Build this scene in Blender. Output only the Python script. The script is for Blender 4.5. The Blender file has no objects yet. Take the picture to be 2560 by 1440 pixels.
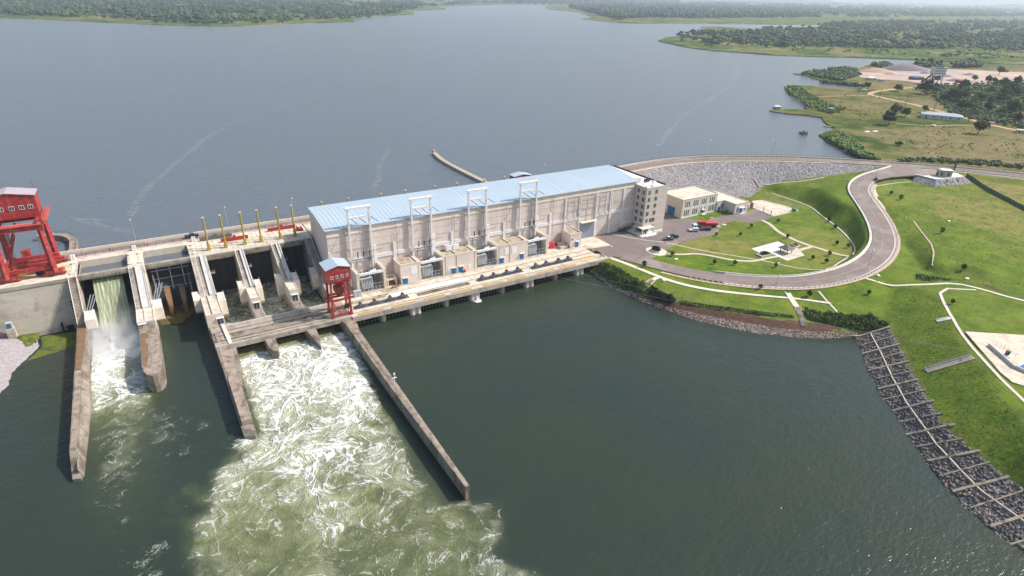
import bpy, math, random
import numpy as np
from mathutils import Vector, Matrix, noise
from mathutils.geometry import tessellate_polygon, delaunay_2d_cdt
random.seed(7); RNG = np.random.default_rng(7)
sc = bpy.context.scene; col = sc.collection
# ---------------------------------------------------------------- camera
CH = 110.0; FPX = 1526.39
PITCH, ROLL, YAW = map(math.radians, (25.797, 1.344, 31.18))
fw = np.array([math.sin(YAW)*math.cos(PITCH), math.cos(YAW)*math.cos(PITCH), -math.sin(PITCH)])
_r = np.array([math.cos(YAW), -math.sin(YAW), 0.0]); _u = np.cross(_r, fw)
cr_ = _r*math.cos(ROLL)+_u*math.sin(ROLL); cu_ = -_r*math.sin(ROLL)+_u*math.cos(ROLL)
cam = bpy.data.cameras.new('camera'); cam.sensor_width = 36; cam.lens = 36*FPX/2560
cam.clip_start = 1; cam.clip_end = 90000
co = bpy.data.objects.new('camera', cam); col.objects.link(co)
co.matrix_world = Matrix(((cr_[0], cu_[0], -fw[0], 0), (cr_[1], cu_[1], -fw[1], 0), (cr_[2], cu_[2], -fw[2], CH), (0, 0, 0, 1)))
sc.camera = co
# ---------------------------------------------------------------- sky, sun, exposure
SUN = Vector((0.95, -0.34, 1.0)).normalized()
world = bpy.data.worlds.new('World'); sc.world = world; world.use_nodes = True
nt = world.node_tree; sky = nt.nodes.new('ShaderNodeTexSky'); sky.sky_type = 'NISHITA'; sky.sun_disc = False
sky.sun_elevation = math.asin(SUN.z); sky.sun_rotation = math.atan2(SUN.x, SUN.y)
sky.air_density = 1.3; sky.dust_density = 3.0; sky.ozone_density = 1.5
bg = nt.nodes['Background']; bg.inputs[1].default_value = 0.115
nt.links.new(sky.outputs[0], bg.inputs[0])
sl = bpy.data.lights.new('sun', 'SUN'); sl.energy = 4.0; sl.angle = math.radians(0.8); sl.color = (1.0, 0.93, 0.84)
so = bpy.data.objects.new('sun', sl); col.objects.link(so); so.rotation_euler = (-SUN).to_track_quat('-Z', 'Y').to_euler()
sc.view_settings.view_transform = 'Standard'; sc.view_settings.look = 'None'
sc.view_settings.exposure = 0.47; sc.view_settings.gamma = 1
sc.cycles.volume_step_rate = 4; sc.cycles.volume_bounces = 2; sc.cycles.max_bounces = 6
# ---------------------------------------------------------------- photo survey helpers: a sight line met with a level gives a place on the ground
def ray(px, py): d = cr_*(px-1280)-cu_*(py-720)+fw*FPX; return d/np.linalg.norm(d)
def at(px, py, z=0.0):
    d = ray(px, py); t = (z-CH)/d[2]; return (d[0]*t, d[1]*t)
# ---------------------------------------------------------------- materials
MATS = {}
def mat(name, c1, c2=None, scale=1.0, rough=0.8, bump=0.0, metal=0.0, stretch=(1, 1, 1), detail=4, contrast=(0.35, 0.65), bscale=None, spec=0.3, c3=None, s3=0.15, dist=0.0):
    m = bpy.data.materials.new(name); m.use_nodes = True; n = m.node_tree.nodes; l = m.node_tree.links
    p = n['Principled BSDF']; p.inputs['Roughness'].default_value = rough; p.inputs['Metallic'].default_value = metal
    p.inputs['Specular IOR Level'].default_value = spec
    p.inputs['Base Color'].default_value = (*c1, 1)
    geo = n.new('ShaderNodeNewGeometry'); mp = n.new('ShaderNodeMapping'); mp.inputs['Scale'].default_value = stretch
    l.new(geo.outputs['Position'], mp.inputs[0])
    if c2 is not None:
        no = n.new('ShaderNodeTexNoise'); no.inputs['Scale'].default_value = scale; no.inputs['Detail'].default_value = detail; no.inputs['Distortion'].default_value = dist
        no.inputs['Roughness'].default_value = 0.6
        l.new(mp.outputs[0], no.inputs['Vector'])
        rp = n.new('ShaderNodeValToRGB'); rp.color_ramp.elements[0].position = contrast[0]; rp.color_ramp.elements[1].position = contrast[1]
        rp.color_ramp.elements[0].color = (*c1, 1); rp.color_ramp.elements[1].color = (*c2, 1)
        l.new(no.outputs['Fac'], rp.inputs[0]); out = rp.outputs[0]
        if c3 is not None:
            n3 = n.new('ShaderNodeTexNoise'); n3.inputs['Scale'].default_value = s3; n3.inputs['Detail'].default_value = 5; n3.inputs['Roughness'].default_value = 0.65
            l.new(geo.outputs['Position'], n3.inputs['Vector'])
            r3 = n.new('ShaderNodeValToRGB'); r3.color_ramp.elements[0].position = 0.5; r3.color_ramp.elements[1].position = 0.62
            l.new(n3.outputs['Fac'], r3.inputs[0])
            mx = n.new('ShaderNodeMix'); mx.data_type = 'RGBA'; l.new(r3.outputs[0], mx.inputs[0]); l.new(out, mx.inputs[6]); mx.inputs[7].default_value = (*c3, 1); out = mx.outputs[2]
        l.new(out, p.inputs['Base Color'])
    if bump:
        nb = n.new('ShaderNodeTexNoise'); nb.inputs['Scale'].default_value = bscale or scale*3; nb.inputs['Detail'].default_value = 5
        l.new(geo.outputs['Position'], nb.inputs['Vector'])
        b = n.new('ShaderNodeBump'); b.inputs['Strength'].default_value = 1.0; b.inputs['Distance'].default_value = bump
        l.new(nb.outputs['Fac'], b.inputs['Height']); l.new(b.outputs[0], p.inputs['Normal'])
    MATS[name] = m; return m
mat('concrete', (.50, .44, .375), (.39, .34, .29), .25, .9, .01, stretch=(1, 1, .25), c3=(.27, .24, .2), s3=.35)
mat('deck_concrete', (.64, .57, .47), (.54, .48, .39), .35, .9, c3=(.43, .38, .32), s3=.22)
mat('bridge_concrete', (.40, .355, .29), (.30, .265, .22), .4, .9, c3=(.2, .18, .15), s3=.3)
mat('old_concrete', (.30, .265, .215), (.20, .175, .14), .35, .92, .02, stretch=(1, 1, .3), c3=(.13, .1, .075), s3=.25)
mat('wall_top', (.36, .30, .25), (.25, .2, .165), .5, .92, c3=(.17, .13, .1), s3=.4)
mat('wet_stain', (.16, .11, .07), (.24, .14, .07), .6, .6)
mat('dam_face', (.45, .41, .35), (.37, .335, .28), .3, .9, .01, stretch=(.3, 1, 1), c3=(.29, .265, .225), s3=.12)
mat('plaster', (.73, .635, .585), (.64, .56, .515), .5, .85, stretch=(1, 1, .15), c3=(.57, .50, .46), s3=.09)
mat('plaster_band', (.76, .74, .75), (.70, .67, .68), .8, .8, stretch=(1, 1, .2))
mat('white_paint', (.80, .79, .80), (.72, .70, .70), .9, .7, stretch=(1, 1, .2))
mat('cream_trim', (.70, .63, .53), (.62, .55, .46), .6, .8)
mat('tower_tile', (.58, .53, .48), (.52, .47, .43), .6, .7)
mat('cream_wall', (.60, .53, .42), (.55, .48, .38), .5, .8)
mat('office_white', (.66, .63, .60), (.54, .52, .49), .5, .8)
mat('flat_roof', (.66, .60, .49), (.59, .52, .42), .4, .9, c3=(.47, .41, .34), s3=.3)
mat('dirty_roof', (.44, .38, .29), (.33, .27, .2), .6, .95, c3=(.2, .15, .11), s3=.5)
mat('roof_blue', (.40, .49, .57), (.36, .45, .53), .12, .45, stretch=(1, .3, 1), spec=.5)
mat('roof_light', (.60, .70, .78), (.54, .65, .73), .3, .5, spec=.5)
mat('roof_pale', (.50, .55, .58), (.46, .51, .54), .3, .5)
mat('crane_red', (.36, .028, .030), (.27, .024, .027), .5, .55, c3=(.40, .085, .075), s3=.8, spec=.5)
mat('crane_pink', (.55, .14, .12), (.5, .1, .09), .8, .6)
mat('beam_red', (.42, .045, .035), (.3, .04, .03), 1.2, .7)
mat('yellow_paint', (.42, .33, .045), (.34, .26, .04), 1.5, .5)
mat('ochre', (.50, .30, .06), (.42, .25, .06), 1.5, .85)
mat('orange_paint', (.62, .30, .05), (.5, .25, .05), 1., .6)
mat('grey_metal', (.17, .18, .19), (.11, .12, .13), 1.5, .5, metal=.3)
mat('light_metal', (.50, .52, .54), (.42, .44, .46), 1., .45, metal=.4)
mat('galv', (.47, .49, .51), (.38, .40, .42), 1.2, .45, metal=.5, stretch=(1, .2, .2))
mat('chute', (.56, .55, .54), (.46, .455, .45), 1.2, .6, stretch=(1, .3, .3))
mat('trafo_grey', (.42, .47, .50), (.36, .41, .45), 1.5, .5)
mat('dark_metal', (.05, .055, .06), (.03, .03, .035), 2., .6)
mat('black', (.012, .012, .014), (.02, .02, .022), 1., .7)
mat('rubber', (.02, .02, .02), (.03, .03, .03), 5., .9)
mat('rust', (.22, .09, .06), (.14, .06, .04), 1.5, .9)
mat('asphalt', (.235, .186, .168), (.19, .155, .143), .25, .9, c3=(.27, .23, .21), s3=.09)
mat('yard_asphalt', (.19, .155, .15), (.16, .135, .132), .2, .9, c3=(.29, .22, .185), s3=.045)
mat('kerb', (.60, .55, .50), (.52, .46, .42), 1., .9)
mat('verge', (.52, .38, .30), (.42, .33, .27), .5, .95)
mat('path_white', (.66, .61, .52), (.58, .53, .45), .5, .9)
mat('path_cream', (.55, .49, .39), (.48, .42, .33), .5, .9)
mat('slab_white', (.74, .73, .72), (.68, .67, .66), .4, .8)
mat('slab_cream', (.62, .55, .44), (.54, .47, .38), .3, .9, c3=(.47, .4, .33), s3=.3)
mat('line_white', (.42, .38, .36), (.35, .31, .29), 2., .8)
mat('glass_dark', (.03, .04, .055), (.045, .06, .08), 2., .12, spec=.6)
mat('glass_blue', (.03, .10, .18), (.05, .14, .22), 2., .15, spec=.6)
mat('door_blue', (.015, .17, .42), (.02, .13, .33), 2., .5)
mat('sign_blue', (.03, .08, .35)); mat('sign_white', (.8, .8, .8))
mat('rock', (.31, .285, .295), (.24, .22, .23), .9, .9, .03, contrast=(.3, .7), c3=(.36, .34, .345), s3=1.4)
mat('rock_dark', (.19, .175, .165), (.10, .09, .085), .8, .85, .05, contrast=(.3, .7), c3=(.27, .22, .17), s3=.5)
mat('rock_pale', (.38, .325, .28), (.22, .18, .15), 1.2, .95, .03, c3=(.5, .46, .42), s3=2.)
mat('beam_concrete', (.42, .36, .28), (.33, .28, .22), .8, .95, c3=(.16, .13, .1), s3=.5)
mat('brown_weed', (.13, .10, .03), (.085, .06, .02), 1.5, .9, .05, c3=(.17, .14, .03), s3=.6)
mat('green_weed', (.13, .155, .02), (.08, .11, .015), 1.2, .9, .05, c3=(.05, .07, .02), s3=.3)
mat('dirt_road', (.50, .31, .19), (.42, .26, .17), .1, .95)
mat('quarry', (.48, .36, .30), (.38, .29, .25), .03, .95, c3=(.30, .26, .26), s3=.02)
mat('sand_pile', (.50, .35, .26), (.42, .29, .22), .2, .95); mat('gravel_pile', (.24, .22, .24), (.19, .18, .2), .2, .95)
mat('bark', (.10, .075, .05), (.07, .05, .035), 3., .9)
mat('leaf_dark', (.036, .068, .022), (.018, .036, .013), .4, .7, c3=(.05, .085, .025), s3=.7)
mat('leaf_mid', (.065, .115, .030), (.028, .055, .016), .3, .7, c3=(.085, .12, .035), s3=.5)
mat('leaf_bright', (.10, .17, .025), (.055, .10, .018), .3, .7, c3=(.14, .2, .04), s3=.4)
mat('tuft_green', (.10, .17, .015), (.16, .23, .03), .3, .9)
mat('bush_green', (.13, .20, .04), (.06, .11, .022), .5, .8, c3=(.17, .19, .07), s3=.5)
mat('scrub_dry', (.17, .16, .05), (.10, .12, .03), .3, .9, c3=(.24, .19, .09), s3=.2)
mat('leaf_far', (.036, .072, .030), (.018, .040, .022), .02, .8, c3=(.06, .085, .035), s3=.008)
mat('container_red', (.30, .06, .055), (.24, .05, .045), 1., .6); mat('car_white', (.72, .73, .74), spec=.6, rough=.25); mat('car_grey', (.10, .11, .13), spec=.6, rough=.25)
mat('car_dark', (.02, .022, .03), spec=.6, rough=.25); mat('truck_red', (.62, .02, .045), (.55, .02, .04), 1., .4, spec=.6); mat('rim', (.45, .45, .46), metal=.7, rough=.4)
mat('green_plastic', (.03, .30, .10), (.03, .25, .09), 2., .5); mat('bin_yellow', (.6, .42, .05)); mat('lamp_red', (.5, .02, .02)); mat('lamp_glass', (.75, .78, .8), rough=.2)
mat('thatch', (.20, .17, .16), (.15, .13, .125), 1., .9); mat('soil', (.07, .05, .035), (.05, .035, .025), 1., .95)
mat('fence_green', (.05, .12, .08), (.04, .1, .07), 1., .7); mat('brick', (.26, .11, .075), (.2, .09, .06), 1., .9); mat('cloth', (.05, .06, .12), (.04, .04, .08), 3, .9); mat('skin', (.09, .05, .035))
mat('foam_white', (.78, .82, .82), (.6, .66, .62), 1.2, .8, .1)
# ---------------------------------------------------------------- mesh building
def wloc(o):
    v = Vector((0, 0, 0))
    while o is not None: v = v+o.location; o = o.parent
    return v
def tag(o, label=None, cat=None, group=None, kind=None):
    if label: o['label'] = label
    if cat: o['category'] = cat
    if group: o['group'] = group
    if kind: o['kind'] = kind
    return o
def thing(name, label, cat, loc=(0, 0, 0), group=None, rz=0):
    o = bpy.data.objects.new(name, None); col.objects.link(o); o.location = loc; o.rotation_euler.z = rz
    o.empty_display_size = 1
    return tag(o, label, cat, group)
class MB:
    def __init__(s): s.v = []; s.f = []; s.m = []
    def add(s, vs, fs, m=0):
        b = len(s.v); s.v += [tuple(map(float, p)) for p in vs]; s.f += [tuple(i+b for i in f) for f in fs]; s.m += [m]*len(fs); return s
    def box(s, x0, x1, y0, y1, z0, z1, m=0):
        return s.add([(x0, y0, z0), (x1, y0, z0), (x1, y1, z0), (x0, y1, z0), (x0, y0, z1), (x1, y0, z1), (x1, y1, z1), (x0, y1, z1)],
                     [(0, 3, 2, 1), (4, 5, 6, 7), (0, 1, 5, 4), (1, 2, 6, 5), (2, 3, 7, 6), (3, 0, 4, 7)], m)
    def prism(s, poly, z0, z1, m=0):   # plan polygon; z0/z1 numbers or lists
        n = len(poly); a = sum(poly[i][0]*poly[(i+1) % n][1]-poly[(i+1) % n][0]*poly[i][1] for i in range(n))
        Z0 = z0 if hasattr(z0, '__len__') else [z0]*n; Z1 = z1 if hasattr(z1, '__len__') else [z1]*n
        P = list(range(n))
        if a < 0: P = P[::-1]
        vs = [(poly[i][0], poly[i][1], Z0[i]) for i in P]+[(poly[i][0], poly[i][1], Z1[i]) for i in P]
        tri = tessellate_polygon([[Vector((poly[i][0], poly[i][1], 0)) for i in P]]) if n > 4 else None
        fs = [(i, (i+1) % n, n+(i+1) % n, n+i) for i in range(n)]
        if tri:
            for t in tri:
                A, B, C = (Vector((*poly[P[q]][:2], 0)) for q in t)
                if (B-A).cross(C-A).z < 0: t = t[::-1]
                fs += [tuple(n+q for q in t), tuple(reversed(t))]
        else: fs += [tuple(range(n, 2*n)), tuple(reversed(range(n)))]
        return s.add(vs, fs, m)
    def prof(s, pts, axis, a, b, m=0):  # profile extruded along axis: 'x' pts=(y,z); 'y' pts=(x,z)
        n = len(pts)
        if axis == 'x': vs = [(a, p, q) for p, q in pts]+[(b, p, q) for p, q in pts]
        else: vs = [(p, a, q) for p, q in pts]+[(p, b, q) for p, q in pts]
        fs = [(i, (i+1) % n, n+(i+1) % n, n+i) for i in range(n)]+[tuple(reversed(range(n))), tuple(range(n, 2*n))]
        return s.add(vs, fs, m)
    def bar(s, p, q, w, h=None, m=0, n=4, r2=None):   # bar/tube between two points
        h = h or w; p = Vector(p); q = Vector(q); d = (q-p).normalized()
        a = d.cross(Vector((0, 0, 1))); a = Vector((1, 0, 0)) if a.length < 1e-4 else a.normalized(); b = d.cross(a).normalized()
        vs = []
        for o, k in ((p, 1.0), (q, r2 or 1.0)):
            for i in range(n):
                t = 2*math.pi*(i+.5)/n; c = 1/math.cos(math.pi/4) if n == 4 else 1
                vs.append(o+a*math.cos(t)*w/2*c*k+b*math.sin(t)*h/2*c*k)
        return s.add(vs, [(i, (i+1) % n, n+(i+1) % n, n+i) for i in range(n)]+[tuple(reversed(range(n))), tuple(range(n, 2*n))], m)
    def cyl(s, x, y, z0, z1, r, n=12, m=0, r2=None): return s.bar((x, y, z0), (x, y, z1), 2*r, 2*r, m, n, (r2/r if r2 is not None else None))
    def ribbon(s, pts, w, t=0.0, m=0, off=0.0):  # strip following 3-D points
        P = np.array(pts, float); T = np.gradient(P[:, :2], axis=0); T /= np.linalg.norm(T, axis=1)[:, None]+1e-9; N = np.c_[-T[:, 1], T[:, 0]]
        w = np.broadcast_to(w, (len(P),))
        L = P[:, :2]+N*(off+w/2)[:, None]; Rr = P[:, :2]+N*(off-w/2)[:, None]; n = len(P); vs = []; fs = []
        for i in range(n): vs += [(L[i, 0], L[i, 1], P[i, 2]), (Rr[i, 0], Rr[i, 1], P[i, 2])]
        if t:
            for i in range(n): vs += [(L[i, 0], L[i, 1], P[i, 2]-t), (Rr[i, 0], Rr[i, 1], P[i, 2]-t)]
        for i in range(n-1):
            a = 2*i; fs.append((a, a+1, a+3, a+2))
            if t: b = 2*n+a; fs += [(a, a+2, b+2, b), (a+1, b+1, b+3, a+3), (b, b+2, b+3, b+1)]
        if t: fs += [(0, 2*n, 2*n+1, 1), (2*n-2, 2*n-1, 4*n-1, 4*n-2)]
        return s.add(vs, fs, m)
    def build(s, name, mats, parent=None, label=None, cat=None, group=None, kind=None, smooth=False, base=None, local=False):
        if isinstance(mats, str): mats = [mats]
        me = bpy.data.meshes.new(name)
        o = bpy.data.objects.new(name, me); col.objects.link(o)
        off = Vector((0, 0, 0))
        if parent is not None:
            o.parent = parent
            if not local: off = wloc(parent)
        elif base is not None: o.location = base; off = Vector(base) if not local else Vector((0, 0, 0))
        me.from_pydata([(x-off.x, y-off.y, z-off.z) for x, y, z in s.v], [], s.f)
        for q in mats: me.materials.append(MATS[q] if isinstance(q, str) else q)
        if len(mats) > 1: me.polygons.foreach_set('material_index', s.m)
        if smooth: me.polygons.foreach_set('use_smooth', [True]*len(s.f))
        me.update()
        return tag(o, label, cat, group, kind)
def npmesh(name, V, F, mats, smooth=True, kind=None, **kw):
    me = bpy.data.meshes.new(name); V = np.asarray(V, np.float32); F = np.asarray(F, np.int32); k = F.shape[1]
    me.vertices.add(len(V)); me.vertices.foreach_set('co', V.ravel()); me.loops.add(F.size); me.loops.foreach_set('vertex_index', F.ravel())
    me.polygons.add(len(F)); me.polygons.foreach_set('loop_start', np.arange(0, F.size, k, dtype=np.int32)); me.polygons.foreach_set('loop_total', np.full(len(F), k, np.int32))
    if smooth: me.polygons.foreach_set('use_smooth', np.ones(len(F), bool))
    me.update(calc_edges=True)
    for q in ([mats] if not isinstance(mats, (list, tuple)) else mats): me.materials.append(MATS[q] if isinstance(q, str) else q)
    o = bpy.data.objects.new(name, me); col.objects.link(o); tag(o, kind=kind, **kw); return o
def gridfaces(nx, ny):
    i = np.arange(nx*ny).reshape(ny, nx); return np.stack([i[:-1, :-1], i[:-1, 1:], i[1:, 1:], i[1:, :-1]], -1).reshape(-1, 4)
def copy_tree(o, parent=None, **kw):
    c = o.copy(); col.objects.link(c); c.parent = parent
    for ch in list(o.children): copy_tree(ch, c)
    for k, v in kw.items(): c[k] = v
    return c
ORD = ['first', 'second', 'third', 'fourth', 'fifth', 'sixth', 'seventh', 'eighth', 'ninth', 'tenth', 'eleventh', 'twelfth', 'thirteenth', 'fourteenth', 'fifteenth', 'sixteenth', 'seventeenth', 'eighteenth', 'nineteenth', 'twentieth']
def resample(P, step):
    P = np.array(P, float); d = np.r_[0, np.cumsum(np.linalg.norm(np.diff(P, axis=0), axis=1))]; n = max(2, int(d[-1]/step)+1)
    t = np.linspace(0, d[-1], n); return np.stack([np.interp(t, d, P[:, k]) for k in range(P.shape[1])], 1)
def smooth_line(P, step, it=3):
    P = np.array(P, float)
    for _ in range(it):
        Q = [P[0]]
        for a, b in zip(P[:-1], P[1:]): Q += [a*.75+b*.25, a*.25+b*.75]
        Q.append(P[-1]); P = np.array(Q)
    return resample(P, step)
# value noise in numpy
def vnoise(x, y, seed=0):
    xi = np.floor(x).astype(np.int64); yi = np.floor(y).astype(np.int64); fx = x-xi; fy = y-yi; fx = fx*fx*(3-2*fx); fy = fy*fy*(3-2*fy)
    def h(a, b):
        k = (a*374761393+b*668265263+seed*974711) & 0x7fffffff; k = ((k ^ (k >> 13))*1274126177) & 0x7fffffff; return ((k ^ (k >> 16)) & 0xffff)/65535.0
    return (h(xi, yi)*(1-fx)+h(xi+1, yi)*fx)*(1-fy)+(h(xi, yi+1)*(1-fx)+h(xi+1, yi+1)*fx)*fy
def fbm(x, y, o=4, seed=0):
    s = 0; a = .5; t = 0
    for i in range(o): s = s+a*vnoise(x*2**i, y*2**i, seed+i); t += a; a *= .5
    return s/t
def inpoly(X, Y, poly):
    r = np.zeros(np.shape(X), bool); n = len(poly)
    for i in range(n):
        x0, y0 = poly[i][:2]; x1, y1 = poly[(i+1) % n][:2]
        c = ((y0 > Y) != (y1 > Y)) & (X < (x1-x0)*(Y-y0)/((y1-y0) or 1e-9)+x0); r ^= c
    return r
# ================================================================ RIGHT BANK TERRAIN
from mathutils.bvhtree import BVHTree
CREST, YARD, LAKE = 18.0, 5.0, 15.5
def PL(*pts):  # polyline of (px,py,z) -> world
    return [(*at(a, b, z), z) for a, b, z in pts]
# access road centre line: level yard up to the crest junction
rp = [(1560, 640), (1600, 650), (1640, 662), (1720, 681), (1800, 695), (1900, 705), (2000, 706), (2080, 694), (2140, 676), (2190, 645), (2212, 605), (2200, 560), (2172, 515), (2145, 480), (2150, 458), (2180, 440), (2240, 424), (2262, 415)]
zz = np.full(len(rp), 5.0)
for _ in range(8):
    Wp = np.array([at(a, b, c) for (a, b), c in zip(rp, zz)]); Lr = np.r_[0, np.cumsum(np.hypot(*np.diff(Wp, axis=0).T))]
    zz = 5+13*np.clip((Lr-35)/(Lr[-2]-35), 0, 1)
ROAD = smooth_line(np.c_[Wp, zz], 2.0, 3)
cp = [(1300, 460), (1450, 440), (1560, 424), (1620, 412), (1700, 401), (1800, 396), (1950, 396.5), (2100, 403), (2250, 413), (2400, 424), (2560, 440), (2700, 456), (2900, 480)]
CRW = smooth_line(np.array([(*at(a, b, CREST), CREST) for a, b in cp]), 3.0, 2)
tin = []
def brk(P, step=4.0):
    tin.extend([tuple(p) for p in resample(P, step)])
def offs(P, d, dz=0):
    P = np.array(P, float); T = np.gradient(P[:, :2], axis=0); T /= np.linalg.norm(T, axis=1)[:, None]; N = np.c_[-T[:, 1], T[:, 0]]
    return np.c_[P[:, :2]+N*d, P[:, 2]+dz]
brk(ROAD, 5); brk(offs(ROAD, 6.2), 6); brk(offs(ROAD, -6.2), 6)
brk(CRW[8:], 6)
brk(offs(CRW, 7.5)[8:], 6); brk(offs(CRW, 16, -4.5)[8:], 8); brk(offs(CRW, 30, -8)[8:], 12)
SHORE = PL((1462, 668, 0), (1490, 692, 0), (1525, 716, 0), (1560, 735, 0), (1605, 755, 0), (1650, 772, 0), (1700, 789, 0), (1760, 806, 0), (1830, 822, 0), (1900, 835, 0), (1980, 843, 0), (2050, 847, 0), (2143, 843, 0))
RIPW = PL((2143, 843, 0), (2160, 890, 0), (2180, 940, 0), (2205, 985, 0), (2240, 1030, 0), (2285, 1100, 0), (2330, 1170, 0), (2385, 1235, 0), (2440, 1290, 0), (2500, 1335, 0), (2560, 1378, 0), (2700, 1475, 0), (2900, 1600, 0))
RIPT = PL((2222, 822, 5), (2240, 858, 5), (2262, 900, 5), (2285, 945, 5), (2310, 990, 5), (2338, 1035, 5), (2370, 1075, 5), (2410, 1110, 5), (2445, 1140, 5), (2500, 1185, 5), (2560, 1225, 5), (2700, 1320, 5), (2900, 1450, 5))
brk(SHORE, 3); brk(RIPW, 3); brk(RIPT, 4)
_W = np.concatenate([np.array(SHORE), np.array(RIPW)[1:]]); _c = np.array([100., 100.]); _sg = 1 if np.linalg.norm(offs(_W, 8)[5, :2]-_c) < np.linalg.norm(offs(_W, -8)[5, :2]-_c) else -1
brk(offs(_W, 7*_sg, -3), 5); brk(offs(_W, 16*_sg, -5.5), 8); brk([(150, 190, -5), (146, 170, -6), (146, 120, -6)], 8)
SCT = PL((1505, 660, 4.4), (1530, 680, 3.9), (1600, 722, 3.4), (1680, 752, 3.2), (1760, 768, 3.2), (1850, 783, 3.2), (1950, 798, 3.2), (2040, 808, 2.8), (2130, 812, 2.8), (2195, 815, 3.6))
SCB = PL((1480, 676, 1.0), (1520, 700, .9), (1600, 742, 1.0), (1680, 771, 1.1), (1760, 788, 1.2), (1850, 806, 1.2), (1950, 822, 1.2), (2050, 831, 1.0), (2140, 834, .8))
brk(SCT, 3); brk(SCB, 3)
brk(PL((1522, 644, 5), (1560, 656, 5), (1600, 672, 5), (1640, 687, 5), (1680, 700, 5), (1760, 718, 5), (1860, 736, 5), (1990, 744, 5), (2075, 757, 5), (2150, 775, 5), (2205, 800, 5.1)), 4)
brk(PL((2345, 733, 11.2), (2370, 795, 12), (2410, 858, 12.3), (2450, 908, 12.5), (2500, 970, 12.5), (2560, 1050, 12.5), (2640, 1140, 12.5), (2800, 1300, 12.5)), 4)
brk(PL((2362, 722, 11.4), (2400, 790, 12.4), (2450, 860, 12.6), (2500, 920, 12.7), (2560, 985, 12.7), (2700, 1130, 12.7)), 5)
brk(PL((2225, 715, 7.6), (2222, 760, 6.2)), 4)
UP = PL((2165, 697, 8.3), (2240, 714, 8.8), (2310, 711, 9.8), (2390, 708, 11), (2450, 722, 12), (2500, 737, 12.5), (2560, 752, 13), (2700, 780, 13.5))
brk(UP, 4)
brk(PL((2450, 790, 12.7), (2560, 830, 12.9), (2700, 900, 13)), 8); brk(PL((2480, 900, 12.7), (2560, 930, 12.7), (2700, 1020, 12.7)), 8)
DRN = PL((1925, 481, 5.2), (1990, 503, 5), (2025, 515, 5), (2055, 540, 5), (2100, 572, 5), (2132, 605, 5), (2140, 632, 5), (2122, 643, 5), (2098, 657, 5), (2067, 674, 5))
brk(DRN, 4)
brk(PL((1940, 466, 8.5), (1990, 463, 10), (2040, 468, 12), (2075, 485, 13.2), (2100, 505, 13.4)), 5)
GRB = PL((1885, 488, 5.2), (1910, 464, 7.6), (1960, 452, 10), (2060, 442, 13), (2150, 430, 15.5), (2225, 418, 17.2)); brk(GRB, 5)
brk([(150, 262, 8), (214, 236, 5), (240, 236, 5), (270, 234, 5), (285, 231, 5), *[tuple(p) for p in PL((1880, 493, 5), (1900, 492, 5))]], 6)
for a, b in ((1700, 640), (1800, 640), (1900, 600), (2000, 590), (2050, 640), (1800, 570), (1700, 550), (1850, 530), (1950, 545), (1950, 670), (1600, 610), (1560, 600)): tin.append((*at(a, b, 5), 5))
for x in (150, 160, 170, 180, 190, 200, 210, 220, 230):
    for y in (198, 206, 214, 222, 232): tin.append((x, y, 5))
tin += [(150, 193, 5), (157, 193, 5), (163, 192.5, 5)]
brk(PL((2238, 585, 10.6), (2262, 615, 9.3), (2290, 650, 8.7), (2318, 680, 9.0), (2345, 693, 10)), 5)
brk(PL((2225, 530, 14), (2245, 512, 14.5), (2285, 553, 13.5), (2310, 590, 13.2), (2335, 620, 13), (2332, 665, 12.6)), 5)
brk(PL((2200, 480, 14.6), (2235, 468, 14.4), (2290, 462, 14.5)), 6)
for a, b, z in ((2350, 500, 15), (2450, 560, 15.2), (2560, 650, 14.5), (2450, 670, 13.6), (2400, 620, 14), (2560, 560, 15.6), (2650, 620, 15), (2390, 690, 11.2), (2470, 706, 12.4), (2560, 735, 13.2), (2345, 470, 14.5), (2430, 465, 14.8), (2500, 462, 15.6), (2560, 480, 16), (2750, 520, 16), (2285, 453, 14.6)): tin.append((*at(a, b, z), z))
brk(offs(CRW, -8)[60:], 8) if False else None
brk(offs(CRW[int(len(CRW)*.70):], -9, 0), 6); brk(offs(CRW[int(len(CRW)*.74):], -16, -2.6), 6)
brk(offs(CRW[8:int(len(CRW)*.6)], -6.5, 0), 6)
brk([(640, 120, 16), (640, -60, 14), (400, -60, 13), (250, -60, 12.7)], 30)
# drop near duplicates
kept = []; cell = {}
for p in tin:
    k = (int(p[0]//1.6), int(p[1]//1.6)); bad = False
    for i in (-1, 0, 1):
        for j in (-1, 0, 1):
            for q in cell.get((k[0]+i, k[1]+j), ()):
                if (q[0]-p[0])**2+(q[1]-p[1])**2 < 2.0: bad = True
    if not bad: kept.append(p); cell.setdefault(k, []).append(p)
res = delaunay_2d_cdt([Vector(p[:2]) for p in kept], [], [], 0, 1e-5)
tv = [(v[0], v[1], kept[o[0]][2]) for v, o in zip(res[0], res[3])]
BV = BVHTree.FromPolygons(tv, [tuple(f) for f in res[2]])
GX = np.arange(148, 640, 1.4); GY = np.arange(-58, 292, 1.4)
GXX, GYY = np.meshgrid(GX, GY); Z = np.zeros_like(GXX)
for j in range(len(GY)):
    for i in range(len(GX)):
        h = BV.ray_cast(Vector((GX[i], GY[j], 200)), Vector((0, 0, -1)))
        Z[j, i] = h[0].z if h[0] is not None else -8
Zs = Z.copy()
for _ in range(2): Zs[1:-1, 1:-1] = (Zs[1:-1, 1:-1]*4+Zs[:-2, 1:-1]+Zs[2:, 1:-1]+Zs[1:-1, :-2]+Zs[1:-1, 2:])/8
Z = Zs
flat = np.clip(np.abs(Z-5)/.8, 0, 1)
_rp = inpoly(GXX, GYY, [p[:2] for p in RIPW]+[p[:2] for p in RIPT][::-1]); flat = np.where(_rp, .15, flat)
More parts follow.
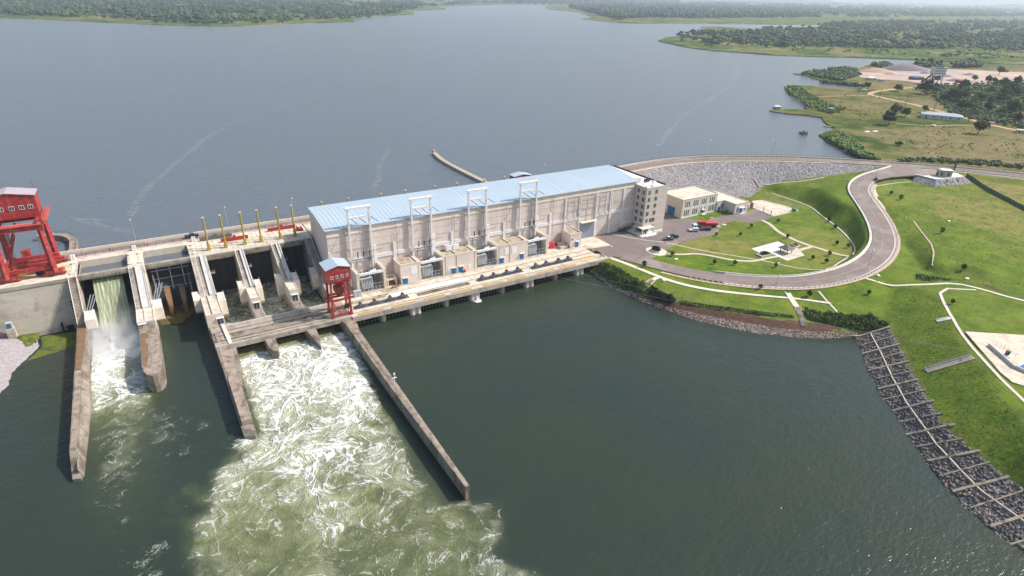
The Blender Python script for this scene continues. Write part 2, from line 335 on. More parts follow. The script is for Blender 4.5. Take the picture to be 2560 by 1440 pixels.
Z = Z+(fbm(GXX/9, GYY/9, 4, 3)-.5)*.55*flat+(fbm(GXX/2.5, GYY/2.5, 2, 9)-.5)*.12*flat
def carve(P, half, blend, dz):
    global Z
    P = np.asarray(P); D = np.full(Z.shape, 1e9); ZR = np.zeros(Z.shape)
    for x, y, z in resample(P, 1.0):
        i0, i1 = np.searchsorted(GX, [x-half-blend-2, x+half+blend+2]); j0, j1 = np.searchsorted(GY, [y-half-blend-2, y+half+blend+2])
        sl_ = (slice(j0, j1), slice(i0, i1)); d = np.hypot(GXX[sl_]-x, GYY[sl_]-y); m = d < D[sl_]
        D[sl_] = np.where(m, d, D[sl_]); ZR[sl_] = np.where(m, z, ZR[sl_])
    w = np.clip((half+blend-D)/blend, 0, 1); w = w*w*(3-2*w); Z = Z*(1-w)+(ZR+dz)*w
    return D
DC = carve(CRW, 7.4, 2.0, -.22)
DR = carve(ROAD, 6.6, 2.5, -.22)
def H(x, y):
    i = np.clip((np.asarray(x)-GX[0])/1.4, 0, len(GX)-1.001); j = np.clip((np.asarray(y)-GY[0])/1.4, 0, len(GY)-1.001)
    a = i.astype(int) if hasattr(i, 'astype') else int(i); b = j.astype(int) if hasattr(j, 'astype') else int(j); u = i-a; v = j-b
    return (Z[b, a]*(1-u)+Z[b, a+1]*u)*(1-v)+(Z[b+1, a]*(1-u)+Z[b+1, a+1]*u)*v
def hit(px, py, z0=8.0):
    z = z0
    for _ in range(25):
        x, y = at(px, py, z); z = z*.4+.6*float(H(np.float64(x), np.float64(y)))
    return (x, y, z)
def hits(pts): return [hit(a, b) for a, b in pts]
# ground cover weights: R bare soil, G gravel/rock, B dryness
bare = np.zeros(Z.shape); rockw = np.zeros(Z.shape); dry = np.zeros(Z.shape)
def paint(arr, poly, val=1.0, feather=2.0):
    m = inpoly(GXX, GYY, poly).astype(float); k = int(feather)
    for _ in range(k): m[1:-1, 1:-1] = (m[1:-1, 1:-1]+m[:-2, 1:-1]+m[2:, 1:-1]+m[1:-1, :-2]+m[1:-1, 2:])/5
    np.maximum(arr, m*val, out=arr)
paint(bare, [p[:2] for p in SCT[1:-1]]+[p[:2] for p in SCB[1:-1]][::-1], 1, 1)
_sh = [p[:2] for p in SCB]+[p[:2] for p in SHORE][::-1]; paint(bare, _sh, 1, 1); bare[(GXX < 209) & (Z < .9)] = 1
paint(rockw, [p[:2] for p in RIPW]+[p[:2] for p in RIPT][::-1], 1, 1)
rip = [tuple(p[:2]) for p in offs(CRW, -5.5)[4:int(len(CRW)*.66)]]+[p[:2] for p in GRB][::-1]+[at(1880, 492, 5), (285, 231), (240, 234), (205, 234), (190, 262)]
paint(rockw, rip, 1, 1); RIPUP = rip
paint(rockw, [p[:2] for p in PL((2420, 430, 17.5), (2700, 462, 17.5), (2700, 475, 15.6), (2450, 446, 15.6))], .9, 1)
paint(bare, [p[:2] for p in hits([(2440, 452), (2560, 462), (2700, 480), (2700, 560), (2560, 517), (2480, 478)])], .38, 3)
paint(bare, [p[:2] for p in hits([(2425, 700), (2500, 716), (2530, 735), (2460, 722)])], .6, 2)
dry = np.clip(fbm(GXX/38, GYY/38, 4, 5)*1.7-.5, 0, 1)*.85
paint(dry, [p[:2] for p in hits([(2330, 480), (2560, 520), (2700, 600), (2700, 690), (2560, 670), (2420, 600), (2330, 540)])], .8, 6)
paint(dry, [p[:2] for p in hits([(2400, 760), (2560, 770), (2700, 830), (2560, 830), (2430, 800)])], .8, 4)
m_ = (Z > 5.6) & (GXX < 330); dry = np.where(m_, dry*.25, dry); paint(dry, [p[:2] for p in hits([(2440, 452), (2560, 462), (2700, 480), (2700, 560), (2560, 517), (2480, 478)])], 1.0, 3); paint(dry, [p[:2] for p in hits([(1700, 590), (1860, 600), (1900, 620), (1800, 640), (1690, 625)])], .8, 5); paint(dry, [p[:2] for p in hits([(1950, 560), (2060, 575), (2080, 615), (1990, 600)])], .6, 5)
V = np.stack([GXX, GYY, Z], -1).reshape(-1, 3)
def grass_mat(name, g1, g2, gd, soil, rocky):
    m = bpy.data.materials.new(name); m.use_nodes = True; n = m.node_tree.nodes; l = m.node_tree.links; p = n['Principled BSDF']
    p.inputs['Roughness'].default_value = .95; p.inputs['Specular IOR Level'].default_value = .1
    geo = n.new('ShaderNodeNewGeometry'); at_ = n.new('ShaderNodeVertexColor'); at_.layer_name = 'cover'; sp = n.new('ShaderNodeSeparateColor'); l.new(at_.outputs[0], sp.inputs[0])
    def noi(s, d=5, dist=0.):
        q = n.new('ShaderNodeTexNoise'); q.inputs['Scale'].default_value = s; q.inputs['Detail'].default_value = d; q.inputs['Roughness'].default_value = .65; q.inputs['Distortion'].default_value = dist
        l.new(geo.outputs['Position'], q.inputs['Vector']); return q.outputs['Fac']
    def ramp(i, a, b, ca=(0, 0, 0), cb=(1, 1, 1)):
        r = n.new('ShaderNodeValToRGB'); r.color_ramp.elements[0].position = a; r.color_ramp.elements[1].position = b
        r.color_ramp.elements[0].color = (*ca, 1); r.color_ramp.elements[1].color = (*cb, 1); l.new(i, r.inputs[0]); return r.outputs[0]
    def mix(f, a, b):
        x = n.new('ShaderNodeMix'); x.data_type = 'RGBA'; l.new(f, x.inputs[0]); l.new(a, x.inputs[6]); l.new(b, x.inputs[7]); return x.outputs[2]
    def mth(op, a, b=None, v=0.):
        x = n.new('ShaderNodeMath'); x.operation = op; x.use_clamp = True; l.new(a, x.inputs[0])
        if b is not None: l.new(b, x.inputs[1])
        else: x.inputs[1].default_value = v
        return x.outputs[0]
    g = ramp(noi(.12, 8), .36, .64, g1, g2)
    fine = ramp(noi(.9, 6), .3, .72, (.5, .56, .5), (1.3, 1.22, 1.2))
    mm = n.new('ShaderNodeMix'); mm.data_type = 'RGBA'; mm.blend_type = 'MULTIPLY'; mm.inputs[0].default_value = .75; l.new(g, mm.inputs[6]); l.new(fine, mm.inputs[7]); g = mm.outputs[2]
    dfac = mth('MULTIPLY', sp.outputs[2], ramp(noi(.22, 6, .6), .33, .6)); g = mix(dfac, g, ramp(noi(.6), .3, .7, gd[0], gd[1]))
    sfac = ramp(mth('ADD', sp.outputs[0], mth('SUBTRACT', noi(.5), None, .5)), .42, .6); g = mix(sfac, g, ramp(noi(.9, 6), .3, .7, soil[0], soil[1]))
    rk = n.new('ShaderNodeTexVoronoi'); rk.inputs['Scale'].default_value = 1.15; rk.inputs['Randomness'].default_value = 1; l.new(geo.outputs['Position'], rk.inputs['Vector'])
    rcol = ramp(mth('ADD', rk.outputs['Color'], mth('SUBTRACT', noi(2.5, 4), None, .5)), .05, .95, rocky[0], rocky[1])
    rfac = ramp(mth('ADD', sp.outputs[1], mth('SUBTRACT', noi(.8), None, .5)), .42, .58); g = mix(rfac, g, rcol)
    l.new(g, p.inputs['Base Color'])
    rh = mth('MULTIPLY', rk.outputs['Distance'], rfac); hh = n.new('ShaderNodeMath'); hh.operation = 'MULTIPLY_ADD'; l.new(rh, hh.inputs[0]); hh.inputs[1].default_value = -1.0; l.new(noi(1.2, 5), hh.inputs[2])
    b = n.new('ShaderNodeBump'); b.inputs['Distance'].default_value = .35; b.inputs['Strength'].default_value = .8; l.new(hh.outputs[0], b.inputs['Height']); l.new(b.outputs[0], p.inputs['Normal'])
    MATS[name] = m; return m
grass_mat('bank_ground', (.068, .132, .012), (.150, .215, .022), ((.22, .19, .06), (.29, .215, .10)), ((.075, .04, .03), (.14, .085, .06)), ((.20, .19, .20), (.37, .35, .355)))
F_ = gridfaces(len(GX), len(GY))
zf = Z.reshape(-1); keep = (zf[F_].max(1) > -4.8); F_ = F_[keep]
ter = npmesh('terrain', V, F_, 'bank_ground', kind='structure')
ca = ter.data.color_attributes.new('cover', 'FLOAT_COLOR', 'POINT'); C_ = np.ones((len(V), 4), np.float32); C_[:, 0] = bare.ravel(); C_[:, 1] = rockw.ravel(); C_[:, 2] = dry.ravel(); ca.data.foreach_set('color', C_.ravel())
# ================================================================ FAR LAND
def land_mat(name, s):
    m = bpy.data.materials.new(name); m.use_nodes = True; n = m.node_tree.nodes; l = m.node_tree.links; p = n['Principled BSDF']; p.inputs['Roughness'].default_value = 1; p.inputs['Specular IOR Level'].default_value = .05
    geo = n.new('ShaderNodeNewGeometry')
    def noi(sc_, d, st=(1, 1, 1)):
        q = n.new('ShaderNodeTexNoise'); q.inputs['Scale'].default_value = sc_; q.inputs['Detail'].default_value = d; q.inputs['Roughness'].default_value = .6
        mp = n.new('ShaderNodeMapping'); mp.inputs['Scale'].default_value = st; l.new(geo.outputs['Position'], mp.inputs[0]); l.new(mp.outputs[0], q.inputs['Vector']); return q.outputs['Fac']
    r = n.new('ShaderNodeValToRGB'); cr = r.color_ramp; cols = s
    cr.elements[0].position = cols[0][0]; cr.elements[0].color = (*cols[0][1], 1); cr.elements[1].position = cols[-1][0]; cr.elements[1].color = (*cols[-1][1], 1)
    for pz, c in cols[1:-1]: e = cr.elements.new(pz); e.color = (*c, 1)
    ad = n.new('ShaderNodeMath'); ad.operation = 'MULTIPLY_ADD'; l.new(noi(.055, 7), ad.inputs[0]); ad.inputs[1].default_value = .55; sb = n.new('ShaderNodeMath'); sb.operation = 'MULTIPLY_ADD'; l.new(noi(.012, 9), sb.inputs[0]); sb.inputs[1].default_value = .75; sb.inputs[2].default_value = -.15; l.new(sb.outputs[0], ad.inputs[2]); l.new(ad.outputs[0], r.inputs[0])
    r2 = n.new('ShaderNodeValToRGB'); r2.color_ramp.elements[0].position = .3; r2.color_ramp.elements[1].position = .7; r2.color_ramp.elements[0].color = (.55, .6, .5, 1); r2.color_ramp.elements[1].color = (1.2, 1.15, 1.1, 1); l.new(noi(.16, 6), r2.inputs[0])
    mm = n.new('ShaderNodeMix'); mm.data_type = 'RGBA'; mm.blend_type = 'MULTIPLY'; mm.inputs[0].default_value = .8; l.new(r.outputs[0], mm.inputs[6]); l.new(r2.outputs[0], mm.inputs[7]); l.new(mm.outputs[2], p.inputs['Base Color'])
    b = n.new('ShaderNodeBump'); b.inputs['Distance'].default_value = .8; l.new(noi(.4, 5), b.inputs['Height']); l.new(b.outputs[0], p.inputs['Normal']); MATS[name] = m
land_mat('meadow', [(.38, (.055, .085, .022)), (.44, (.10, .12, .035)), (.50, (.155, .15, .06)), (.58, (.21, .17, .095))])
land_mat('far_field', [(.42, (.045, .085, .025)), (.50, (.085, .135, .035)), (.54, (.14, .17, .05)), (.60, (.25, .17, .115))])
def shoreline(pts, z, jag):  # fractal detail along a traced shore, real places on the lake level
    P = [np.array(at(a, b, z)) for a, b in pts]; out = []
    for a, b in zip(P[:-1], P[1:]):
        L = np.linalg.norm(b-a); k = int(min(14, max(1, L//(jag*2)))); n_ = np.array([-(b-a)[1], (b-a)[0]])/(L+1e-9)
        for i in range(k):
            t = i/k; o = (vnoise(np.array([a[0]*.7+i*1.37]), np.array([a[1]*.3]), 3)[0]-.5)*jag*(0 if i == 0 else 1); out.append(a+(b-a)*t+n_*o)
    out.append(P[-1]); return [tuple(p) for p in out]
def land(name, poly, z, m, bank=2.0):
    poly = [tuple(p) for p in poly]; n = len(poly); a = sum(poly[i][0]*poly[(i+1) % n][1]-poly[(i+1) % n][0]*poly[i][1] for i in range(n))
    if a < 0: poly = poly[::-1]
    mb = MB(); pv = np.array(poly); T = np.roll(pv, -1, 0)-np.roll(pv, 1, 0); T /= np.linalg.norm(T, axis=1)[:, None]; N = np.c_[T[:, 1], -T[:, 0]]
    vs = [(x, y, z) for x, y in pv]+[(x, y, 13.0) for x, y in (pv+N*bank)]
    tri = tessellate_polygon([[Vector((x, y, 0)) for x, y in pv]]); fs = [(i+n, (i+1) % n+n, (i+1) % n, i) for i in range(n)]
    for t in tri:
        A, B, C = (Vector((*pv[q], 0)) for q in t)
        fs.append(tuple(t) if (B-A).cross(C-A).z > 0 else tuple(reversed(t)))
    mb.add(vs, fs); return mb.build(name, m, kind='structure')
nearshore = shoreline([(2180, 400), (2147, 384.5), (2110, 372), (2073, 359), (2059, 349), (2048, 338), (2079, 327), (2085, 321), (2065, 310), (2056, 296), (2020, 290), (1961, 285), (1924, 279), (1933, 275), (2020, 275), (2011, 271), (2020, 268), (2009, 254), (1997, 245), (1972, 238), (1961, 220), (1969, 214), (2009, 216), (2093, 219), (2158, 220.5), (2163, 214), (2121, 211.5), (2065, 206), (2034, 197.5), (2014, 190), (1983, 185), (2037, 182), (2093, 175), (2121, 166.5), (2149, 172), (2172, 162), (2211, 164), (2250, 161), (2290, 158), (2318, 155), (2360, 157), (2440, 160), (2600, 168)], LAKE, 2.5)
cend = [tuple(p[:2]) for p in offs(CRW, 7.0)]
jn = [p for p in cend if p[0] > 405 and p[0] < 640]
land('meadow_land', nearshore+[(2600, 300), (2400, -200), (900, -400)]+[p for p in jn[::-1]], 16.4, 'meadow', 1.5)
penin = shoreline([(2800, 172), (2425, 157.5), (2275, 150), (2162, 145.5), (2050, 142.5), (1937, 139), (1862, 133), (1787, 128), (1712, 118), (1645, 103), (1667, 94.5), (1697, 92), (1750, 86), (1800, 80), (1830, 76), (1950, 70), (2087, 66.5)], LAKE, 6)
land('peninsula_land', penin+[at(2400, 66, LAKE), at(2800, 100, LAKE)], 16.8, 'far_field', 3)
land('spit', shoreline([(1750, 68), (1775, 67), (1830, 69), (1875, 71), (1840, 75), (1800, 74.5), (1765, 73)], LAKE, 4), 16.2, 'far_field', 3)
FR = 30000
far = shoreline([(1260, 11), (1330, 11), (1372, 13), (1360, 20), (1375, 24), (1450, 31), (1480, 44), (1455, 48), (1540, 57), (1600, 60), (1750, 59), (1975, 62), (2087, 63)], LAKE, 12)
land('far_land', far+[at(2400, 62, LAKE), at(2850, 92, LAKE), (9000, 900), (FR, 1500), (FR, FR), (-6000, FR), (-3000, 9000)], 17.0, 'far_field', 6)
left = shoreline([(-900, 20), (-500, 25), (-200, 37), (0, 45.5), (120, 49), (234, 55), (398, 63), (500, 65.5), (609, 66.5), (703, 61), (886, 55), (881, 48), (891, 44.5), (1031, 37.5), (1036, 33), (1008, 28), (1116, 23.5), (1111, 20), (1069, 18), (1170, 14.5), (1255, 12)], LAKE, 8)
land('west_land', left+[at(1255, 11.5, LAKE), (-3500, 9500), (-9000, 9000), (-9000, 3000)], 17.0, 'far_field', 5)
# low hills on the skyline
def hills(name, R0, az0, az1, hmax, seed, width):
    n = 160; vs = []; fs = []; rows = (0, .25, .5, .75, 1)
    for i in range(n+1):
        a = math.radians(az0+(az1-az0)*i/n); hgt = hmax*(.15+max(0, float(fbm(np.array([i*.09]), np.array([seed*3.1]), 4, seed)[0])-.3)*1.9)
        for t in rows:
            r = R0+width*t; vs.append((math.sin(a)*r, math.cos(a)*r, 16+hgt*math.sin(math.pi*t)**.8*(1+.15*math.sin(i*1.7+t*9))))
    for i in range(n):
        for j in range(4): k = i*5+j; fs.append((k, k+5, k+6, k+1))
    mb = MB(); mb.add(vs, fs); mb.build(name, 'leaf_far', kind='structure', smooth=True)
hills('hills', 11000, -15, 85, 60, 3, 1800); hills('hills', 16500, -15, 85, 130, 8, 3000); hills('hills', 24000, -15, 85, 230, 5, 4000)
# ================================================================ LAKE
def water_mat(name, c_near, rough=.12, bsc=(.45, .12), bd=.10, foam=False, spec=.5):
    m = bpy.data.materials.new(name); m.use_nodes = True; n = m.node_tree.nodes; l = m.node_tree.links; p = n['Principled BSDF']
    p.inputs['Roughness'].default_value = rough; p.inputs['IOR'].default_value = 1.33; p.inputs['Specular IOR Level'].default_value = spec; p.inputs['Base Color'].default_value = (*c_near, 1)
    geo = n.new('ShaderNodeNewGeometry')
    def noi(s, d=4, st=(1, 1, 1), dist=0., rot=0., rgh=.55):
        mp = n.new('ShaderNodeMapping'); mp.inputs['Scale'].default_value = st; mp.inputs['Rotation'].default_value[2] = rot; l.new(geo.outputs['Position'], mp.inputs[0])
        q = n.new('ShaderNodeTexNoise'); q.inputs['Scale'].default_value = s; q.inputs['Detail'].default_value = d; q.inputs['Distortion'].default_value = dist; q.inputs['Roughness'].default_value = rgh; l.new(mp.outputs[0], q.inputs['Vector']); return q.outputs['Fac']
    def mth(op, a, b=0., clamp=False, c=None):
        x = n.new('ShaderNodeMath'); x.operation = op; x.use_clamp = clamp
        for k, v in enumerate((a, b) if c is None else (a, b, c)):
            if isinstance(v, (int, float)): x.inputs[k].default_value = v
            else: l.new(v, x.inputs[k])
        return x.outputs[0]
    h = mth('ADD', mth('MULTIPLY', noi(bsc[0], 5, (1, 2.2, 1), rot=.5), 1.0), mth('MULTIPLY', noi(bsc[1], 4, (1, 1.7, 1), rot=-.4), 1.6))
    b = n.new('ShaderNodeBump'); b.inputs['Distance'].default_value = bd; b.inputs['Strength'].default_value = 1.0
    if foam:
        vc = n.new('ShaderNodeVertexColor'); vc.layer_name = 'foam'; sp = n.new('ShaderNodeSeparateColor'); l.new(vc.outputs[0], sp.inputs[0]); Fm, Gm, Bm = sp.outputs
        def ridge(s, dist, w, d=3): return mth('SUBTRACT', 1.0, mth('MULTIPLY', mth('ABSOLUTE', mth('SUBTRACT', noi(s, d, dist=dist, rgh=.55), .5)), w), True)
        r1 = ridge(.07, 2.2, 15.0, 5); r2 = ridge(.17, 2.0, 13.0, 4); r3 = ridge(.40, 1.5, 11.0, 3); big = noi(.06, 5, dist=1.4, rgh=.6); soft = noi(.22, 6, dist=1.0, rgh=.62); grain = noi(1.4, 4, rgh=.7)
        web = mth('MAXIMUM', mth('MULTIPLY', r1, .95), mth('MAXIMUM', mth('MULTIPLY', r2, .72), mth('MULTIPLY', r3, .38)))
        def rgb(c): q = n.new('ShaderNodeRGB'); q.outputs[0].default_value = (*c, 1); return q.outputs[0]
        def mix(f, a_, b_): x = n.new('ShaderNodeMix'); x.data_type = 'RGBA'; l.new(f, x.inputs[0]); l.new(a_, x.inputs[6]); l.new(b_, x.inputs[7]); return x.outputs[2]
        base = mix(Bm, rgb(c_near), rgb((.030, .040, .022)))
        gf = mth('MULTIPLY', Gm, mth('ADD', .25, mth('MULTIPLY', big, 1.5)), True); base = mix(gf, base, rgb((.195, .215, .088)))
        # soft pale aeration
        pf = mth('MULTIPLY', mth('ADD', mth('ADD', soft, mth('MULTIPLY', big, .8)), mth('MULTIPLY', Fm, 1.0)), 1.0); pf = mth('MULTIPLY', mth('SUBTRACT', pf, 1.22), 1.7, True); pf = mth('MULTIPLY', pf, mth('MULTIPLY', mth('SUBTRACT', Fm, .22), 3.5, True), True)
        base = mix(mth('MULTIPLY', pf, .85), base, rgb((.43, .45, .32)))
        # lacy white lines, merging into white sheets where the boil is strongest
        wv = mth('ADD', mth('ADD', mth('MULTIPLY', web, .8), mth('MULTIPLY', grain, .35)), mth('ADD', mth('MULTIPLY', Fm, 1.15), mth('MULTIPLY', soft, .75)))
        wf = mth('MULTIPLY', mth('SUBTRACT', wv, 1.60), 2.1, True); wf = mth('MULTIPLY', wf, mth('MULTIPLY', Fm, 3.5, True), True)
        base = mix(wf, base, rgb((.78, .80, .77)))
        l.new(base, p.inputs['Base Color'])
        rr = n.new('ShaderNodeMapRange'); l.new(wf, rr.inputs[0]); rr.inputs[3].default_value = rough; rr.inputs[4].default_value = .8; l.new(rr.outputs[0], p.inputs['Roughness'])
        h = mth('ADD', h, mth('MULTIPLY', mth('ADD', mth('ADD', wf, mth('MULTIPLY', pf, 1.2)), mth('MULTIPLY', web, Gm)), 1.2))
    l.new(h, b.inputs['Height']); l.new(b.outputs[0], p.inputs['Normal'])
    MATS[name] = m; return m
water_mat('lake', (.112, .132, .160), rough=.2, bsc=(.42, .10), bd=.42)
water_mat('river', (.023, .036, .029), rough=.13, bsc=(.5, .12), bd=.19, foam=True, spec=.48)
ccut = [tuple(p[:2]) for p in CRW]
lp = [(-FR, 262), (-30.8, 262), (-30.8, 243.6), (6, 243.6), (6, 262), (ccut[0][0]-5, 262)]+[p for p in ccut if 215 < p[0]]+[(9000, -3500), (FR, -3500), (FR, FR), (-FR, FR)]
mb = MB(); tri = tessellate_polygon([[Vector((x, y, 0)) for x, y in lp]]); fs = []
for t in tri:
    A, B, C = (Vector((*lp[q], 0)) for q in t); fs.append(tuple(t) if (B-A).cross(C-A).z > 0 else tuple(reversed(t)))
mb.add([(x, y, LAKE) for x, y in lp], fs); mb.build('lake_water', 'lake', kind='structure')
# ================================================================ RIVER BELOW THE DAM
xs = np.r_[[-900, -500, -250], np.arange(-130, -60, 5), np.arange(-60, 110, .9), np.arange(110, 240, 3), [300, 420, 700]]
ys = np.r_[[-900, -400, -150, -60], np.arange(-40, 60, 4), np.arange(60, 262, .9)]
RX, RY = np.meshgrid(xs, ys); n1 = fbm(RX/14+1.2*fbm(RX/20, RY/20, 3, 77), RY/14+1.2*fbm(RX/20, RY/20, 3, 78), 5, 21)
def sm(a, b, x): t = np.clip((x-a)/(b-a), 0, 1); return t*t*(3-2*t)
# main boil: between the two long walls, spreading left past the end of the middle wall
lefte = np.where(RY > 150, 9.5, 9.5-(150-RY)*.62)+(n1-.5)*34*(RY < 150)*sm(150, 135, RY)+5*np.sin(RY*.13)*(RY < 140)
righte = np.where(RY > 99, 48.5-6*sm(185, 130, RY)*(n1+.2), 48.5+(99-RY)*.10+6*np.sin(RY*.22)+(n1-.5)*14)
ins = sm(lefte-np.where(RY < 146, 7, 1.5), lefte+np.where(RY < 146, 6, 3), RX)*(1-sm(righte-4, righte+2, RX))
F1 = ins*(RY < 212)*(.37+.55*sm(92, 178, RY))*(1-.45*sm(186, 200, RY)); F1 = np.where(RY > 192, F1*.55, F1)
G1 = sm(lefte-5, lefte+9, RX)*(1-sm(righte-9, righte+3, RX))*(.40+.45*sm(80, 150, RY))*(RY < 197)*(.65+.7*n1)
F1 = F1*np.where(RY < 150, .42+1.15*n1, .72+.55*n1); rim = np.exp(-((RX-lefte-2)/4.5)**2)*(RY < 145)*(RY > 88)*.42; F1 = np.maximum(F1, rim); rim2 = np.exp(-((RX-righte+2)/3.5)**2)*(RY < 100)*.5; F1 = np.maximum(F1, rim2)
core = np.exp(-((RX-(33-.04*(185-RY)))/7)**2)*np.exp(-((RY-172)/17)**2); F1 = np.maximum(F1, core*1.05*(RY < 190))
b3 = ((RX > 10.5) & (RX < 47) & (RY >= 205)); F1 = np.where(b3, .42+.3*n1, F1); G1 = np.where(b3, .3, G1)
# first spillway bay
in1 = sm(-31, -29, RX)*(1-sm(-16, -12+.0*RX, RX)); Fb = in1*sm(158, 208, RY)*1.15*(1-.45*np.exp(-((RX+19)/4)**2)*np.exp(-((RY-203)/9)**2))
Fb = Fb*(.7+.5*n1); F2 = np.maximum(Fb, .36*np.exp(-((RX+23)/9)**2)*sm(85, 150, RY)*(RY < 245)*(.6+.8*n1)); F2 = np.where((RX < -30.5), 0, F2)
strk = .44*sm(-34, -22, RX)*(1-sm(6, 20, RX))*(RY < 175)*(RY > 60)*np.clip(n1*2.2-.75, 0, 1); strk = np.where((RX < 6) | (RY < 148), strk, 0)
Fa = np.maximum(np.maximum(F1, F2), strk); nose = np.exp(-((RX-6)**2+(RY-146)**2)/14)*.9; Fa = np.maximum(Fa, nose)
calm = ((RX > 49.5) & (RY > 99)) ; n2 = fbm(RX/22, RY/22, 4, 33); Fa = np.where(calm, .16*np.clip(n2*2.4-1.2, 0, 1)+0*Fa, Fa)
edge_r = np.exp(-((RX-(170-(100-RY)*0+((RY-60)*.55)))/10)**2)*(RY < 70)*.33*np.clip(n1*2-.5, 0, 1); Fa = np.maximum(Fa, edge_r)
Ga = np.maximum(G1, .55*Fb+.25*np.exp(-((RX+22)/9)**2)*sm(110, 200, RY)); Ga = np.where(calm, 0, Ga); Ba = np.clip(n2*1.5-.3, 0, 1)*(RX > 48)*.8+.25*(RX < 48)
Zr = np.where(Fa > .05, (fbm(RX/3, RY/3, 3, 4)-.5)*1.5*np.clip(Fa, 0, 1)+.15*Fa, 0)+(1.0*core)+.6*np.exp(-((RX+24)/5)**2)*np.exp(-((RY-222)/10)**2)
hole = (RX < -33.2) & (RY > 240)
riv = npmesh('river_water', np.stack([RX, RY, Zr], -1).reshape(-1, 3), gridfaces(len(xs), len(ys)), 'river', kind='structure')
ca = riv.data.color_attributes.new('foam', 'FLOAT_COLOR', 'POINT'); C_ = np.ones((RX.size, 4), np.float32); C_[:, 0] = np.clip(Fa, 0, 1).ravel(); C_[:, 1] = np.clip(Ga, 0, 1).ravel(); C_[:, 2] = Ba.ravel(); ca.data.foreach_set('color', C_.ravel())
# ================================================================ DAM, SPILLWAY
def railing(mb, pts, h=1.1, step=2.2, w=.07, rails=(1.0, .55), m=0):
    P = resample(pts, step)
    for x, y, z in P: mb.bar((x, y, z), (x, y, z+h), w, w, m)
    for a, b in zip(P[:-1], P[1:]):
        for k in rails: mb.bar((a[0], a[1], a[2]+h*k), (b[0], b[1], b[2]+h*k), w*.8, w*.8, m)
    return mb
def stairs(mb, x0, x1, ya, za, yb, zb, n, m=0):   # flight along y from (ya,za) high to (yb,zb) low
    for i in range(n):
        a, b = i/n, (i+1)/n; y0 = ya+(yb-ya)*a; y1 = ya+(yb-ya)*b; z = za+(zb-za)*b
        mb.box(x0, x1, min(y0, y1), max(y0, y1), z-.3, z+.06, m)
# left non-overflow wall
t = thing('dam_wall', 'long beige concrete dam wall under the tall red gantry crane', 'dam wall', (-80, 250, 0))
MB().prof([(238.6, -2), (242.3, 16.8), (242.0, 16.8), (242.0, 17.96), (268, 17.96), (268, -2)], 'x', -260, -33.1).build('wall', ['dam_face'], t)
mb = MB(); mb.box(-260, -33.1, 242.1, 258.5, 17.964, 18.0)
mb.build('deck', ['deck_concrete'], t)
mb = MB(); [mb.box(-34.1-.2, -33.9-.0, 239.4, 241.2, 1.5+i*1.2, 1.6+i*1.2) for i in range(8)]
mb.box(-38.6, -38.2, 237.9, 239.2, 0, 3.4); mb.box(-37.2, -35.4, 238.3, 239.1, .2, 1.8); mb.build('drain_slot', ['black'], t)
# crest slab between X -33 and the powerhouse end, with the two wide openings
t = thing('crest_deck', 'cream concrete crest deck over the spillway with two wide rectangular openings', 'dam deck', (0, 250, 18))
mb = MB()
mb.box(-33.1, -30.4, 242, 261, 16.4, 18); mb.box(-15, -9.8, 242, 261, 16.4, 18.0); mb.box(5.2, 50.5, 242.2, 261, 16.4, 18.0)
mb.box(-30.4, -15, 256.8, 261, 13.5, 18); mb.box(-9.8, 5.2, 256.8, 261, 13.5, 18)
mb.build('slab', ['deck_concrete'], t)
mb = MB(); mb.box(-30.4, -15, 242.0, 244.0, 16.3, 17.97); mb.box(-9.8, 5.2, 242.0, 244.0, 16.3, 17.97); mb.build('front_beam', ['bridge_concrete'], t)
for x0, x1 in ((10.5, 20.5), (23.8, 34.0), (37.3, 47.0)): mb = MB(); mb.box(x0, x1, 241.2, 242.2, 16.1, 17.95); mb.build('bay_lintel', ['old_concrete'], t)
for x0, x1 in ((-30.4, -15), (-9.8, 5.2)):
    mb = MB(); [mb.box(x0+.8+i*1.15, x0+1.25+i*1.15, 241.8, 242.0, 16.5, 17.2) for i in range(12)]; mb.build('beam_notch', ['old_concrete'], t, kind='stuff')
for i, x in enumerate((-31.8, -13.9, -10.9, 7.2)): mb = MB(); mb.box(x-.45, x+.45, 246, 254.5, 18.0, 18.12); mb.box(x-.7, x+.7, 244.8, 246, 18, 18.5); mb.box(x-.7, x+.7, 254.5, 256, 18, 18.6); mb.build('rail_plinth', ['cream_trim'], t)
for x in np.arange(11, 49, 4.2): mb = MB(); mb.box(x, x+1.6, 242.9, 243.2, 18.0, 18.1); mb.build('slot_cover', ['cream_trim'], t)
mb = MB()
for x in np.arange(8, 50, 2.1): mb.box(x, x+.1, 243, 259, 18.001, 18.02)
mb.build('joint', ['old_concrete'], t)
mb = MB()
for a, b in (((-33, 242.1, 18), (-30.2, 242.1, 18)), ((-30.2, 242.1, 18), (5.2, 242.1, 18)), ((5.2, 242.3, 18), (49.8, 242.3, 18)), ((-30.2, 244, 18), (-30.2, 256.6, 18)), ((-15, 256.6, 18), (-15, 244, 18))): railing(mb, (a, b), 1.1, 2.5, .05)
mb.build('railing', ['galv'], t)
